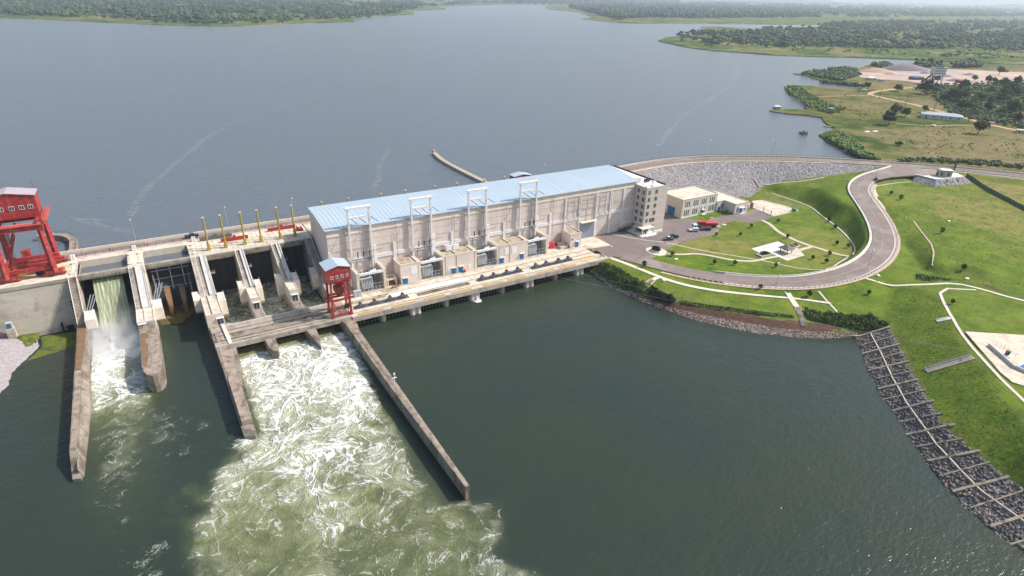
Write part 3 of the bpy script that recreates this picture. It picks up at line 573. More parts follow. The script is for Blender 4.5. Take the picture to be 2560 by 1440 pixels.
# road over the crest
t = thing('upstream_parapet', 'pale parapet wall with thin posts along the lake edge of the dam road', 'parapet', (0, 267.5, 18))
mb = MB(); mb.box(-260, 232, 267.2, 267.7, 12, 19.05); mb.build('wall', ['cream_trim'], t)
mb = MB()
for x in np.arange(-120, 212, 2.6): mb.bar((x, 267.5, 19.05), (x, 267.5, 19.7), .06)
mb.build('post', ['dark_metal'], t, kind='stuff')
mb = MB(); mb.box(-260, 214, 261, 267.2, 14, 18.03); mb.build('dam_road', ['asphalt'], kind='structure')
t = thing('road_guard_rail', 'low pinkish kerb with black railing posts between dam road and crest deck', 'guard rail', (0, 261, 18))
mb = MB(); mb.box(-260, 214, 260.8, 261.15, 18.0, 18.45); mb.build('kerb', ['kerb'], t)
mb = MB()
for x in np.arange(-60, 214, 2.9): mb.bar((x, 260.95, 18.4), (x, 260.95, 19.5), .14)
mb.bar((-60, 260.95, 19.35), (214, 260.95, 19.35), .06); mb.bar((-60, 260.95, 18.95), (214, 260.95, 18.95), .06); mb.build('railing', ['dark_metal'], t)
# dark body under the crest: what the open bays look into
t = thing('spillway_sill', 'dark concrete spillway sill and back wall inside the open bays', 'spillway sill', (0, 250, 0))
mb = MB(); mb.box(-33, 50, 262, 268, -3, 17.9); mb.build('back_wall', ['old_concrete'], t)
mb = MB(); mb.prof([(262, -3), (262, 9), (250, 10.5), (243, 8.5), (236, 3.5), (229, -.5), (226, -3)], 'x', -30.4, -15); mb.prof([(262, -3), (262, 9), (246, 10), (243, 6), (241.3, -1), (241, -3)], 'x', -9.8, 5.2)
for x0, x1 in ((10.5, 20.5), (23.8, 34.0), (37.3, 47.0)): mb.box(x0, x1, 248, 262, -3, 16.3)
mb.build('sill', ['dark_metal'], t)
# waterfall through the first bay
us = np.linspace(-26.6, -17.4, 30); pr = resample([(246.5, 15.4), (244, 14.9), (241, 13), (238, 10.2), (235.5, 7.2), (232, 4.2), (228, 1.6), (223, .2)], .6)
V = [(u+(.5*math.sin(i*.4+u) if 0 < k < 29 else 0)*.1, y, z+.12*math.sin(u*5.1+math.sin(y*.7)*1.2)) for i, (y, z) in enumerate(pr) for k, u in enumerate(us)]
def fall_mat():
    m = bpy.data.materials.new('falling_water'); m.use_nodes = True; n = m.node_tree.nodes; l = m.node_tree.links; p = n['Principled BSDF']; p.inputs['Roughness'].default_value = .35
    geo = n.new('ShaderNodeNewGeometry'); mp = n.new('ShaderNodeMapping'); mp.inputs['Scale'].default_value = (2.2, .12, .12); l.new(geo.outputs['Position'], mp.inputs[0])
    no = n.new('ShaderNodeTexNoise'); no.inputs['Scale'].default_value = 1.; no.inputs['Detail'].default_value = 6; no.inputs['Roughness'].default_value = .7; l.new(mp.outputs[0], no.inputs['Vector'])
    r = n.new('ShaderNodeValToRGB'); e = r.color_ramp; e.elements[0].position = .35; e.elements[0].color = (.15, .18, .10, 1); e.elements[1].position = .75; e.elements[1].color = (.78, .80, .72, 1); x = e.elements.new(.54); x.color = (.30, .34, .20, 1)
    l.new(no.outputs['Fac'], r.inputs[0]); l.new(r.outputs[0], p.inputs['Base Color']); b = n.new('ShaderNodeBump'); b.inputs['Distance'].default_value = .4; l.new(no.outputs['Fac'], b.inputs['Height']); l.new(b.outputs[0], p.inputs['Normal']); MATS['falling_water'] = m
fall_mat()
wf = npmesh('waterfall', V, gridfaces(30, len(pr)), 'falling_water', kind='stuff', label='green and white sheet of water falling through the open spillway bay')
# piers -----------------------------------------------------------
def pier(name, label, x0, x1, prof, mats='concrete', cat='pier', top='wall_top'):
    t = thing(name, label, cat, ((x0+x1)/2, prof[-2][0], 0))
    MB().prof(prof, 'x', x0, x1).build('body', [mats], t); return t
def trunnion(t, x0, x1, y0=222.5, y1=228, zt=9.8, zb=3.6):
    mb = MB(); mb.prof([(y1, zt+1.2), (y0, zt), (y0-.6, zb+1.6), (y0+.8, zb), (y1-.6, zb+1.2)], 'x', x0, x1); o = mb.build('trunnion_block', ['cream_trim'], t)
    mb = MB(); railing(mb, [(x0+.1, y1, zt+1.2), (x0+.1, y0+.1, zt+.0), (x1-.1, y0+.1, zt), (x1-.1, y1, zt+1.2)], 1.0, 1.3, .05); mb.build('railing', ['galv'], o)
    return o
def ramp_parts(t, x0, x1, gx0, gx1, ytop, ybot, zbot, steps=26):
    sl_ = (18-zbot)/(ytop-ybot)
    mb = MB(); mb.prof([(ytop, 18.02), (ybot, zbot+.05), (ybot, zbot+.45), (ytop, 18.42)], 'x', gx0, gx1)
    for k in (gx0+.12, gx1-.12): mb.prof([(ytop, 18.42), (ybot, zbot+.45), (ybot, zbot+.7), (ytop, 18.67)], 'x', k-.1, k+.1)
    mb.build('gate_chute', ['chute'], t)
    mb = MB(); stairs(mb, x0+.25, gx0-.15, ytop, 18.1, ybot, zbot+.1, steps); mb.build('steps', ['old_concrete'], t)
    mb = MB(); railing(mb, [(x0+.12, ytop, 18), (x0+.12, ybot, zbot)], 1.1, 1.4, .07); railing(mb, [(x1-.12, ytop, 18), (x1-.12, ybot, zbot)], 1.1, 1.4, .07); mb.build('railing', ['white_paint'], t)
def gatehouse(t, x0, x1, yb, yf, zt, zf, door=True, roofm='flat_roof', dx=None):
    mb = MB(); mb.box(x0-.012, x1+.012, yf-.01, yb, zf-.7, zt); o = mb.build('gatehouse', ['cream_trim'], t)
    mb = MB(); mb.box(x0+.25, x1-.25, yf+.3, yb-.2, zt+.004, zt+.05); mb.build('roof', [roofm], o)
    mb = MB(); [mb.box(a, b, c, d, zt+.002, zt+.3) for a, b, c, d in ((x0, x0+.22, yf, yb), (x1-.22, x1, yf, yb), (x0+.22, x1-.22, yf, yf+.22))]; mb.build('parapet', ['plaster'], o)
    if door:
        cx = dx if dx is not None else (x0+x1)/2
        mb = MB(); mb.box(cx-.95, cx+.95, yf-.04, yf+.1, zf+.05, zf+2.5); d = mb.build('door', ['glass_dark'], o)
        mb = MB(); mb.box(cx-.04, cx+.04, yf-.06, yf-.03, zf+.05, zf+2.5); mb.box(cx-1.05, cx-.95, yf-.07, yf, zf, zf+2.6); mb.box(cx+.95, cx+1.05, yf-.07, yf, zf, zf+2.6); mb.build('frame', ['white_paint'], d)
        mb = MB(); mb.box(cx-1.2, cx+1.2, yf-.7, yf, zf+2.75, zf+2.9); mb.build('canopy', ['white_paint'], o)
# wall 1 : stairs wall then long low wall
t = thing('guide_wall', 'leftmost long spillway wall with a steep railed staircase at its top', 'guide wall', (-31.7, 200, 0))
MB().prof([(262, -3), (262, 17.93), (242.03, 17.93), (231, 4.6), (231, -3)], 'x', -33.2, -30.4).build('stair_wall', ['concrete'], t)
mb = MB(); mb.prism([(-33.2, 231), (-32.9, 190), (-32.6, 158.7), (-32.4, 151.2), (-30.6, 150.6), (-30.8, 157.5), (-31.0, 187), (-30.8, 203), (-29.9, 207), (-30.0, 231)], -3, [4.6, 4.2, 4, 1.0, 1.0, 4, 4, 4, 4, 4.6]); mb.build('low_wall', ['old_concrete'], t)
mb = MB(); mb.prism([(-33.0, 231), (-32.7, 200), (-31.3, 200), (-30.9, 208), (-30.5, 231)], 4.55, [4.66, 4.35, 4.35, 4.4, 4.66]); mb.build('stained_top', ['wet_stain'], t)
mb = MB(); mb.prism([(-32.65, 199.9), (-32.4, 158.8), (-31.2, 158.2), (-31.3, 199.9)], 3.9, [4.34, 4.03, 4.03, 4.34]); mb.build('pale_top', ['wall_top'], t)
mb = MB(); mb.prism([(-31, 203), (-29.8, 206), (-29.3, 182), (-30.2, 152), (-31, 152)], -3, [3.6, 2.4, 1.2, .5, 3.2]); mb.build('batter', ['old_concrete'], t)
mb = MB(); stairs(mb, -32.8, -30.8, 242, 18.2, 231, 4.8, 34); mb.build('steps', ['old_concrete'], t)
mb = MB(); railing(mb, [(-33.0, 242, 18), (-33.0, 231, 4.6)], 1.1, 1.2, .1); railing(mb, [(-30.6, 242, 18), (-30.6, 231, 4.6)], 1.1, 1.2, .1); mb.build('railing', ['white_paint'], t)
mb = MB(); mb.prof([(233, 8.6), (228, 7.2), (227.6, 4.0), (229.5, 2.6), (232.5, 4)], 'x', -30.4, -27.4); o = mb.build('trunnion_block', ['cream_trim'], t)
mb = MB(); [mb.bar((-29.6+i*.7, 232.5, 8.5), (-27.6+i*.9, 237, 12.5), .22) for i in range(3)]; mb.build('gate_arm', ['galv'], o)
# pier 2 with long round-nosed apron
t = thing('spillway_pier', 'broad round-nosed spillway pier with a grey gate chute and rust-stained top', 'pier', (-12.4, 215, 0), 'spillway piers')
MB().prof([(262, -3), (262, 17.93), (242.03, 17.93), (224.5, 9), (213.5, 9), (213.5, -3)], 'x', -15, -9.8).build('body', ['concrete'], t)
nose = [(-15, 213.6), (-15.1, 190.0), (-14.8, 186.2), (-13.9, 184.0), (-12.6, 183.0), (-11.4, 183.2), (-10.3, 184.6), (-9.7, 187.5), (-9.6, 213.6)]
mb = MB(); mb.prism([(x, min(y, 213.45)) for x, y in nose], -3, 6.0); mb.build('apron', ['old_concrete'], t)
mb = MB(); mb.prism([(x+(.12 if x < -12 else -.12), y+.12) for x, y in nose], 6.004, 6.03); mb.build('apron_top', ['wall_top'], t)
mb = MB(); mb.prism([(-14.8, 212), (-14.9, 190), (-14, 189), (-13.1, 195), (-12.9, 203), (-13.6, 206), (-12.0, 209), (-13, 212)], 6.034, 6.05); mb.build('rust_stain', ['wet_stain'], t)
mb = MB(); mb.box(-12.45, -12.35, 184, 212, 6.034, 6.06); mb.build('joint', ['old_concrete'], t)
ramp_parts(t, -15, -9.8, -13.0, -10.6, 241.9, 224.6, 9)
gatehouse(t, -15, -9.8, 224.4, 213.6, 9.2, 6.0, True, 'flat_roof', -13.6)
mb = MB(); mb.box(-12.75, -12.45, 213.7, 224.3, 9.25, 9.5); mb.build('kerb', ['kerb'], t)
mb = MB(); mb.prof([(228, 10.2), (222.5, 9.2), (222, 5), (223.5, 3.6), (227, 5)], 'x', -9.8, -7.0); o = mb.build('trunnion_block', ['cream_trim'], t)
mb = MB(); [mb.bar((-9.2+i*.7, 227.5, 10), (-7.3+i*.9, 233, 14.0), .24) for i in range(3)]; mb.build('gate_arm', ['galv'], o)
# wall 3
t = thing('spillway_pier', 'wide pier dividing the two spillways, long low wall running downstream from it', 'pier', (8, 215, 0), 'spillway piers')
MB().prof([(262, -3), (262, 17.93), (242.03, 17.93), (224, 9.2), (208.1, 9.2), (208.1, -3)], 'x', 5.2, 10.5).build('body', ['concrete'], t)
mb = MB(); mb.prism([(5.22, 207.99), (10.6, 208), (11.4, 193), (11.2, 181), (9.6, 172.5), (9.4, 147), (9.0, 146.4), (6.4, 147.6), (6.2, 150), (6.0, 176), (5.4, 206)], -3, [4.97, 4.97, 4.6, 4.4, 4.2, 2.4, 1.2, 1.2, 2.6, 4.4, 4.8]); mb.build('low_wall', ['old_concrete'], t)
mb = MB(); mb.prism([(6.5, 207.8), (9.9, 207.8), (10.4, 193), (9.2, 176), (9.1, 150.5), (6.6, 150.5), (6.4, 176)], 4.2, [5.04, 5.04, 4.65, 4.4, 2.75, 2.75, 4.45]); mb.build('wall_surface', ['wall_top'], t)
mb = MB(); mb.prism([(9.0, 207.5), (10.2, 207.5), (10.7, 193), (9.6, 193)], 4.9, [5.6, 5.6, 5.3, 5.3]); mb.build('kerb', ['plaster'], t)
ramp_parts(t, 6.7, 10.5, 8.3, 9.9, 241.9, 224.2, 9.2)
gatehouse(t, 5.2, 10.5, 224, 208, 9.3, 5.0, True, 'slab_cream', 9.3)
mb = MB(); mb.box(7.3, 7.65, 208.2, 223.8, 9.35, 9.8); mb.build('kerb', ['kerb'], t)
trunnion(t, 10.5, 12.9, 218.5, 223.5, 9.0, 2.2)
mb = MB(); mb.prof([(228, 10.2), (222.5, 9.2), (222, 5), (223.5, 3.6), (227, 5)], 'x', 2.8, 5.2); mb.build('trunnion_block', ['cream_trim'], t)
for nm, x0, x1, lb, nz in (('spillway_pier', 20.5, 23.8, 'slim spillway pier between the second and third white-water bays, blunt sunlit nose', True), ('spillway_pier', 34.0, 37.3, 'slim spillway pier nearest the powerhouse, sharp nose beyond the bridge', False)):
    t = thing(nm, lb, 'pier', (x0+1.6, 215, 0), 'spillway piers')
    MB().prof([(262, -3), (262, 17.93), (242.03, 17.93), (224.4, 9.2), (214.4, 9.2), (214.4, 4.8), (192.7, 4.8), (192.7, -3)], 'x', x0, x1).build('body', ['concrete'], t)
    mb = MB()
    if nz: mb.prism([(x0, 192.4), (x1, 192.4), (x1-.2, 186.5), (x1-.9, 184.4), (x0+1.2, 185.2), (x0+.3, 187.6)], -3, [4.0, 4.0, 3.5, 3.2, 3.2, 3.5])
    else: mb.prism([(x0, 192.4), (x1, 192.4), (x1-.3, 186.0), (x1-.9, 183.0), (x0+1.6, 185.2)], -3, [4.0, 4.0, 3.2, 1.6, 2.8])
    mb.build('nose', ['old_concrete'], t)
    mb = MB(); mb.box(x0+.3, x1-.3, 206.7, 214.2, 4.805, 5.0); mb.build('walkway', ['wall_top'], t)
    ramp_parts(t, x0+.1, x1-.1, x0+1.75, x1-.3, 241.9, 224.6, 9.2)
    gatehouse(t, x0, x1, 224.2, 214.4, 9.3, 5.0)
    trunnion(t, x0-2.3, x0, 224, 229, 9.6, 2.8); trunnion(t, x1, x1+2.2, 222, 227.5, 9.6, 2.8)
    mb = MB(); [mb.bar((xx, 214, 5.0), (xx, 214.0, 5.6), .1) for xx in (x0+.1, x1-.1)]; railing(mb, [(x0+.1, 214, 5), (x0+.1, 206.5, 5)], 1, 1.5, .05); railing(mb, [(x1-.1, 214, 5), (x1-.1, 206.5, 5)], 1, 1.5, .05); mb.build('railing', ['galv'], t)
t = thing('guide_wall', 'longest concrete wall running downstream from the small red crane into the river', 'guide wall', (48, 170, 0))
MB().prof([(262, -3), (262, 17.93), (242.03, 17.93), (224, 9.2), (206.1, 4.95), (206.1, -3)], 'x', 47, 50.2).build('body', ['concrete'], t)
mb = MB(); mb.prism([(46.6, 206), (50.4, 206), (50.5, 187), (49.9, 183.5), (49.5, 99.2), (48.4, 99.2), (47.4, 150), (47.1, 186), (46.6, 192)], -3, [4.87, 4.87, 4.4, 4.1, 4.0, 4.0, 4, 4.2, 4.4]); mb.build('low_wall', ['old_concrete'], t)
mb = MB(); mb.prism([(47.0, 192), (50.3, 192), (50.3, 187), (49.7, 183.5), (49.3, 99.4), (48.5, 99.4), (48.1, 150), (48.2, 183), (47.3, 186.8)], 3.9, [4.5, 4.5, 4.45, 4.15, 4.05, 4.05, 4.05, 4.25, 4.3]); mb.build('wall_surface', ['wall_top'], t)
mb = MB(); railing(mb, [(49.4, 182, 4.1), (49.4, 147, 4.05)], 1.1, 2.2, .05); mb.build('railing', ['dark_metal'], t)
mb = MB(); stairs(mb, 47.4, 49.8, 242, 18.1, 224, 9.3, 26); mb.build('steps', ['old_concrete'], t)
mb = MB(); railing(mb, [(47.2, 242, 18), (47.2, 224, 9.2), (47.2, 207, 5)], 1.1, 1.6, .06); mb.build('handrail', ['galv'], t)
trunnion(t, 44.6, 47, 224, 229, 9.6, 3)
mb = MB(); mb.bar((48.9, 147, 4), (48.9, 147, 8.2), .16, n=8); mb.box(48.2, 49.6, 146.85, 147.15, 6.4, 6.55); mb.box(48.7, 49.1, 146.6, 147, 7.6, 8.2); mb.build('gauge_mast', ['white_paint'], t)
# lower walls inside bay 2 and its gate
t = thing('radial_gate', 'dark radial spillway gate with pale lattice arms in the closed wide bay', 'gate', (-2.3, 246, 5))
R_ = 12.0; pts = [(236+R_*math.cos(a)-1.5, 10+R_*math.sin(a)) for a in np.linspace(-.55, .42, 10)]
mb = MB()
for a, b in zip(pts[:-1], pts[1:]): mb.prof([a, b, (b[0]+.3, b[1]), (a[0]+.3, a[1])], 'x', -9.5, 4.9)
mb.build('skin_plate', ['dark_metal'], t)
mb = MB()
for x in (-6.6, -2.4, 1.8): mb.bar((x, 245.2, 15.2), (x, 243.5, 6.5), .32)
for z, y in ((14.2, 245.2), (10.6, 245.9), (7.4, 244.6)): mb.bar((-8.6, y-.7, z), (4.2, y-.7, z), .32)
mb.build('gate_rib', ['galv'], t)
mb = MB()
for x in (-8.2, 3.4):
    for z in (13.5, 8.2): mb.bar((x, 244.6, z), (x*.93, 227, 8.0), .5)
    mb.bar((x, 238, 11.8), (x, 238, 8), .3)
mb.build('gate_arm', ['grey_metal'], t)
for i, (x, lb) in enumerate(((-4.6, 'brown rounded baffle pier on the left behind the weed'), (.2, 'brown rounded baffle pier on the right behind the weed'))):
    mb = MB(); mb.prism([(x-.9, 241), (x-1.0, 236), (x-.5, 233.5), (x+.4, 233.5), (x+.9, 236), (x+.9, 241)], -2, [8.6, 7.4, 4, 4, 7.4, 8.6]); mb.build('baffle_pier', ['wet_stain'], label=lb, cat='baffle pier', group='baffle piers in the closed bay', base=(x, 237, 0))
for x0, lb in ((10.5, 'left'), (23.8, 'middle'), (37.3, 'right')):
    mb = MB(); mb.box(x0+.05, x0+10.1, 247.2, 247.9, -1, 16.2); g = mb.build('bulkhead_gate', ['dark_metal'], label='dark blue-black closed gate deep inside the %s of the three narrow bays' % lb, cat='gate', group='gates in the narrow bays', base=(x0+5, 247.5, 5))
    mb = MB(); [mb.box(x0+.3+i*3.2, x0+.5+i*3.2, 247.05, 247.2, 0, 16) for i in range(4)]; mb.build('rib', ['black'], g)
    mb = MB(); mb.box(x0+.1, x0+1.9, 240.0, 241.2, 11.0, 11.2); railing(mb, [(x0+.1, 240.1, 11.2), (x0+1.8, 240.1, 11.2), (x0+1.8, 241.2, 11.2)], 1.0, .8, .06); mb.build('inspection_platform', ['galv'], label='small railed steel platform on the left wall of the %s narrow bay' % lb, cat='platform', group='inspection platforms', base=(x0+1, 240.6, 11.2))
# ---- bridge over the spillway
t = thing('service_bridge', 'low concrete bridge across the spillway bays carrying the small crane rails', 'bridge', (29, 199, 5))
mb = MB(); mb.box(5.6, 50.3, 203.0, 206.6, 3.6, 5.0); mb.box(5.6, 50.3, 192.6, 195.8, 3.4, 5.0); mb.box(8.0, 50.3, 195.8, 203.0, 3.9, 4.9); mb.build('deck', ['bridge_concrete'], t)
mb = MB(); mb.box(7.5, 50.3, 199.9, 200.25, 4.9, 5.16); mb.box(7.5, 50.3, 194.2, 194.5, 5, 5.16); mb.box(8, 50.3, 196.1, 196.4, 4.9, 5.3); mb.box(8, 50.3, 202.7, 203, 4.9, 5.1); mb.build('crane_rail', ['old_concrete'], t)
mb = MB(); mb.box(9, 50, 206.1, 206.5, 5.003, 5.3); mb.box(20, 23.5, 206.0, 206.8, 5.0, 5.1); mb.build('kerb', ['kerb'], t)
mb = MB(); railing(mb, [(8, 206.5, 5), (50, 206.5, 5)], 1.1, 1.8, .045); mb.build('railing', ['galv'], t)
mb = MB(); mb.box(11, 50, 196.5, 199.8, 4.904, 4.92); mb.build('dark_strip', ['old_concrete'], t)  # darker concrete strip between the bridge crane rails
# ================================================================ TAILRACE DECK
t = thing('tailrace_deck', 'long pale concrete deck along the foot of the powerhouse above the river', 'deck', (110, 200, 5))
mb = MB(); mb.box(50.3, 166.5, 196.0, 217, 3.2, 5.0); mb.box(50.3, 168.0, 191.6, 196.0, 3.6, 4.98)
mb.build('slab', ['deck_concrete'], t)
mb = MB(); mb.box(50.3, 168.0, 191.3, 191.6, 3.3, 5.25); mb.build('edge_beam', ['concrete'], t)
mb = MB(); mb.box(50.4, 164, 194.5, 194.8, 4.98, 5.1); mb.box(50.4, 164, 199.9, 200.2, 5.0, 5.1); mb.box(62, 166, 203.9, 204.2, 5.0, 5.12); mb.box(52, 166, 208.0, 208.2, 5.004, 5.1); mb.build('crane_rail', ['old_concrete'], t)
mb = MB(); mb.box(50.4, 74, 201.6, 204.2, 5.003, 5.02); mb.box(66, 73, 205.2, 208.8, 5.003, 5.02); mb.build('damp_patch', ['dirty_roof'], t)
mb = MB(); mb.prism([(68, 199.9), (66.5, 202.5), (69, 204.3), (99.5, 203.9), (100.5, 200.2)], 5.003, 5.03); mb.build('grey_patch', ['slab_white'], t)
mb = MB()
for x0 in np.arange(52, 166, 6.25): mb.box(x0, x0+.12, 196, 217, 5.001, 5.012)
mb.build('joint', ['old_concrete'], t)
mb = MB(); railing(mb, [(50.4, 191.45, 5.25), (168.2, 191.45, 5.25)], .95, 1.6, .05, (1, .66, .33)); mb.build('railing', ['light_metal'], t)
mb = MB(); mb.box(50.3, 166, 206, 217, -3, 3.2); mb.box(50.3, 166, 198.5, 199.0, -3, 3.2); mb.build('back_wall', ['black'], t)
mb = MB()
for x0 in np.arange(52, 164, 1.35): mb.bar((x0, 193.2, -.2), (x0, 193.2, 3.5), .09)
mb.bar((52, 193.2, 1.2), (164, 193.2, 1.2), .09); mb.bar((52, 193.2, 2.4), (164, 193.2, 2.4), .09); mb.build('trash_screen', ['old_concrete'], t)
for i, x in enumerate((61.8, 87.3, 112.3, 138.3)):
    mb = MB(); mb.cyl(x, 193.6, -3, 3.4, 1.15, 16); mb.box(x-1.15, x+1.15, 193.6, 199, -3, 3.4); mb.build('deck_pier', ['concrete'], label='slim round-fronted pier under the tailrace deck, %s from the small red crane' % ORD[i], cat='pier', group='slim piers under the tailrace deck', base=(x, 194, 0), smooth=False)
for i, x in enumerate((74.3, 99.4, 124.8, 150.6)):
    mb = MB(); mb.box(x-2.2, x+2.2, 192.6, 199, -3, 3.55); mb.cyl(x-1.2, 192.9, -3, 3.5, 1.0, 14); mb.cyl(x+1.2, 192.9, -3, 3.5, 1.0, 14); mb.build('deck_pier', ['plaster'], label='broad block pier under the tailrace deck, %s from the small red crane' % ORD[i], cat='pier', group='broad piers under the tailrace deck', base=(x, 195, 0))
yp = [(52.6, 61.9), (65.1, 74.4), (78.0, 86.9), (89.3, 98.3), (103.1, 112.4), (114.6, 123.5), (128.5, 137.8), (139.7, 148.5)]
for i, (a, b) in enumerate(yp):
    mb = MB(); mb.box(a, b, 192.25, 193.75, 4.985, 5.02); mb.build('slot_cover', ['ochre'], label='ochre-yellow slot cover at the deck edge, %s from the small red crane' % ORD[i], cat='cover', group='yellow slot covers', base=((a+b)/2, 193, 5))
mb = MB(); mb.box(150.6, 161.4, 196.2, 197.7, 5.003, 5.05); mb.build('slot_cover', ['orange_paint'], label='orange slot cover nearest the grassy bank, farther from the deck edge', cat='cover', group='yellow slot covers', base=(156, 197, 5))
for i, (a, b, us_) in enumerate(((52.8, 73.8, (55.2, 60.6, 66.6, 71.5)), (103.6, 124.8, (105.6, 110.9, 117.1, 122.4)), (129.4, 150.2, (131.3, 136.6, 143.0, 148.0)))):
    t2 = thing('gate_winch', 'grey row of four winch housings on the deck, %s set from the small red crane' % ORD[i], 'winch', ((a+b)/2, 198, 5), 'winch sets on the tailrace deck')
    mb = MB(); mb.box(a, b, 197.0, 197.25, 5.0, 5.35); mb.box(a, b, 198.7, 198.95, 5.0, 5.35)
    for x in np.arange(a, b, .9): mb.box(x, x+.25, 197.25, 198.7, 5.05, 5.3)
    mb.build('base_frame', ['grey_metal'], t2)
    for x in us_:
        mb = MB(); mb.prof([(x-.65, 5.5), (x+.65, 5.5), (x+.65, 6.5), (x+.3, 7.25), (x-.25, 7.35), (x-.65, 6.7)], 'y', 197.5, 198.5); mb.box(x-1.7, x-.66, 197.6, 198.4, 5.5, 6.1); mb.box(x+.66, x+1.9, 197.6, 198.4, 5.5, 6.05); mb.build('motor_housing', ['grey_metal'], t2)
    mb = MB(); [mb.bar((p_, 198, 5.75), (q_, 198, 5.75), .3, n=8) for p_, q_ in zip(us_[:-1], us_[1:])]; mb.build('drive_shaft', ['grey_metal'], t2)
for i, (a, b) in enumerate(((77.5, 99.4),)):
    mb = MB(); mb.box(a, b, 196.6, 196.9, 5.003, 5.35); mb.box(a, b, 198.3, 198.6, 5.003, 5.35); mb.box(a, b, 196.9, 198.3, 5.004, 5.05)
    for x in np.arange(a, b, .8): mb.box(x, x+.3, 196.9, 198.3, 5.06, 5.2)
    mb.build('slot_grating', ['old_concrete'], label='empty dirty grating strip between the grey winch sets', cat='grating', base=(88, 197.6, 5))
# weeds and stony patch on the left
def mound(name, poly, z0, z1, m, label=None, kind='structure', jit=.5, cat=None, nseed=0, step=1.0):
    P = np.array(poly); x0, y0 = P.min(0)-1; x1, y1 = P.max(0)+1; X, Y = np.meshgrid(np.arange(x0, x1, step), np.arange(y0, y1, step))
    D = np.full(X.shape, 1e9); n = len(P)
    for i in range(n):
        a = P[i]; b = P[(i+1) % n]; ab = b-a; tt = np.clip(((X-a[0])*ab[0]+(Y-a[1])*ab[1])/(ab@ab+1e-9), 0, 1); D = np.minimum(D, np.hypot(X-a[0]-ab[0]*tt, Y-a[1]-ab[1]*tt))
    D = np.where(inpoly(X, Y, poly), D, -D); Zm = z0+(z1-z0)*np.clip(D/((z1-z0)*2+.5), -.3, 1)+(fbm(X/1.3, Y/1.3, 3, nseed)-.5)*jit
    F = gridfaces(X.shape[1], X.shape[0]); F = F[(D.ravel()[F] > -1.2).all(1)]
    return npmesh(name, np.stack([X, Y, Zm], -1).reshape(-1, 3), F, m, kind=kind)
mound('gravel_bank', [(-75, 246), (-57, 245), (-45.5, 239), (-44.2, 231), (-47.5, 222), (-50, 216), (-50.3, 208), (-52.5, 203), (-60, 190), (-80, 180), (-95, 246)], -.4, 4.6, 'rock', jit=.6, nseed=2, step=.7)
mound('green_weed', [(-45.5, 238.5), (-33.3, 237), (-33.2, 222.5), (-37.5, 223.8), (-42, 223), (-48.5, 221), (-44.5, 230)], -.12, .14, 'green_weed', kind='stuff', jit=.14, nseed=5, step=.6)['label'] = 'bright green floating weed between the gravel bank and the wall'
mound('brown_weed', [(-9.5, 242), (4.9, 242), (4.9, 238.5), (1.2, 230), (-2.0, 226), (-9.5, 227.5)], -.12, .2, 'brown_weed', kind='stuff', jit=.16, nseed=7, step=.6)['label'] = 'brown mat of weed and scum below the closed gate'
mound('grass_tuft', [(-46, 238.8), (-52, 238.5), (-53, 234), (-48, 231), (-45.5, 234)], 1.6, 3.0, 'green_weed', kind='stuff', jit=1.0, nseed=9, step=.5)
t = thing('pump_kiosk', 'small grey kiosk with a glazed box on top where the wall meets the gravel', 'kiosk', (-52, 237.5, 3))
MB().box(-53.2, -50.9, 236.4, 238.8, 1.0, 5.6).build('plinth', ['concrete'], t); mb = MB(); mb.box(-52.8, -51.2, 236.8, 238.4, 5.6, 7.6); mb.build('cabin', ['trafo_grey'], t)
mb = MB(); mb.box(-52.6, -51.4, 236.72, 236.8, 5.8, 7.4); mb.build('window', ['glass_blue'], t)

mb = MB(); mb.bar((99.6, 192.4, 2.6), (99.8, 191.4, 1.2), .25, n=6); mb.bar((99.8, 191.4, 1.2), (99.9, 191.0, -.1), .5, n=6); mb.prism([(99.9+1.5*math.cos(a)*(1+.3*math.sin(a*5)), 190.8+1.3*math.sin(a)) for a in np.linspace(0, 6.28, 15)[:-1]], -.3, .12); o = mb.build('water_jet', ['foam_white'], kind='stuff'); o['label'] = 'small white water jet splashing down from the second broad deck pier'
# ================================================================ POWERHOUSE
FY, BY, EZ = 217.0, 246.2, 29.2
ph = thing('powerhouse', 'long beige powerhouse hall with a pale blue ribbed roof beside the spillway', 'power station', (125, 231, 5))
mb = MB(); mb.prism([(50.0, FY), (201.4, FY), (206.5, BY), (51.2, BY)], 3, EZ); mb.build('wall', ['plaster'], ph)
mb = MB(); zr = 29.85; my = 232.5
def rx(y, e): return (50.0+(51.2-50)*(y-FY)/(BY-FY)-.25) if e == 0 else (201.4+5.1*(y-FY)/(BY-FY)+.2)
q = [(rx(FY-.35, 0), FY-.35, EZ), (rx(FY-.35, 1), FY-.35, EZ), (rx(my, 1), my, zr), (rx(my, 0), my, zr), (rx(BY+.3, 1), BY+.3, EZ+.3), (rx(BY+.3, 0), BY+.3, EZ+.3)]
mb.add([(x, y, z+.06) for x, y, z in q]+[(x, y, z-.25) for x, y, z in q], [(0, 1, 2, 3), (3, 2, 4, 5), (7, 6, 9, 8), (8, 9, 11, 10), (0, 6, 7, 1), (4, 10, 11, 5), (0, 3, 9, 6), (3, 5, 11, 9), (1, 7, 8, 2), (2, 8, 10, 4)])
rf = mb.build('roof', ['roof_blue'], ph)
mb = MB()
i = 0; x = 51.0
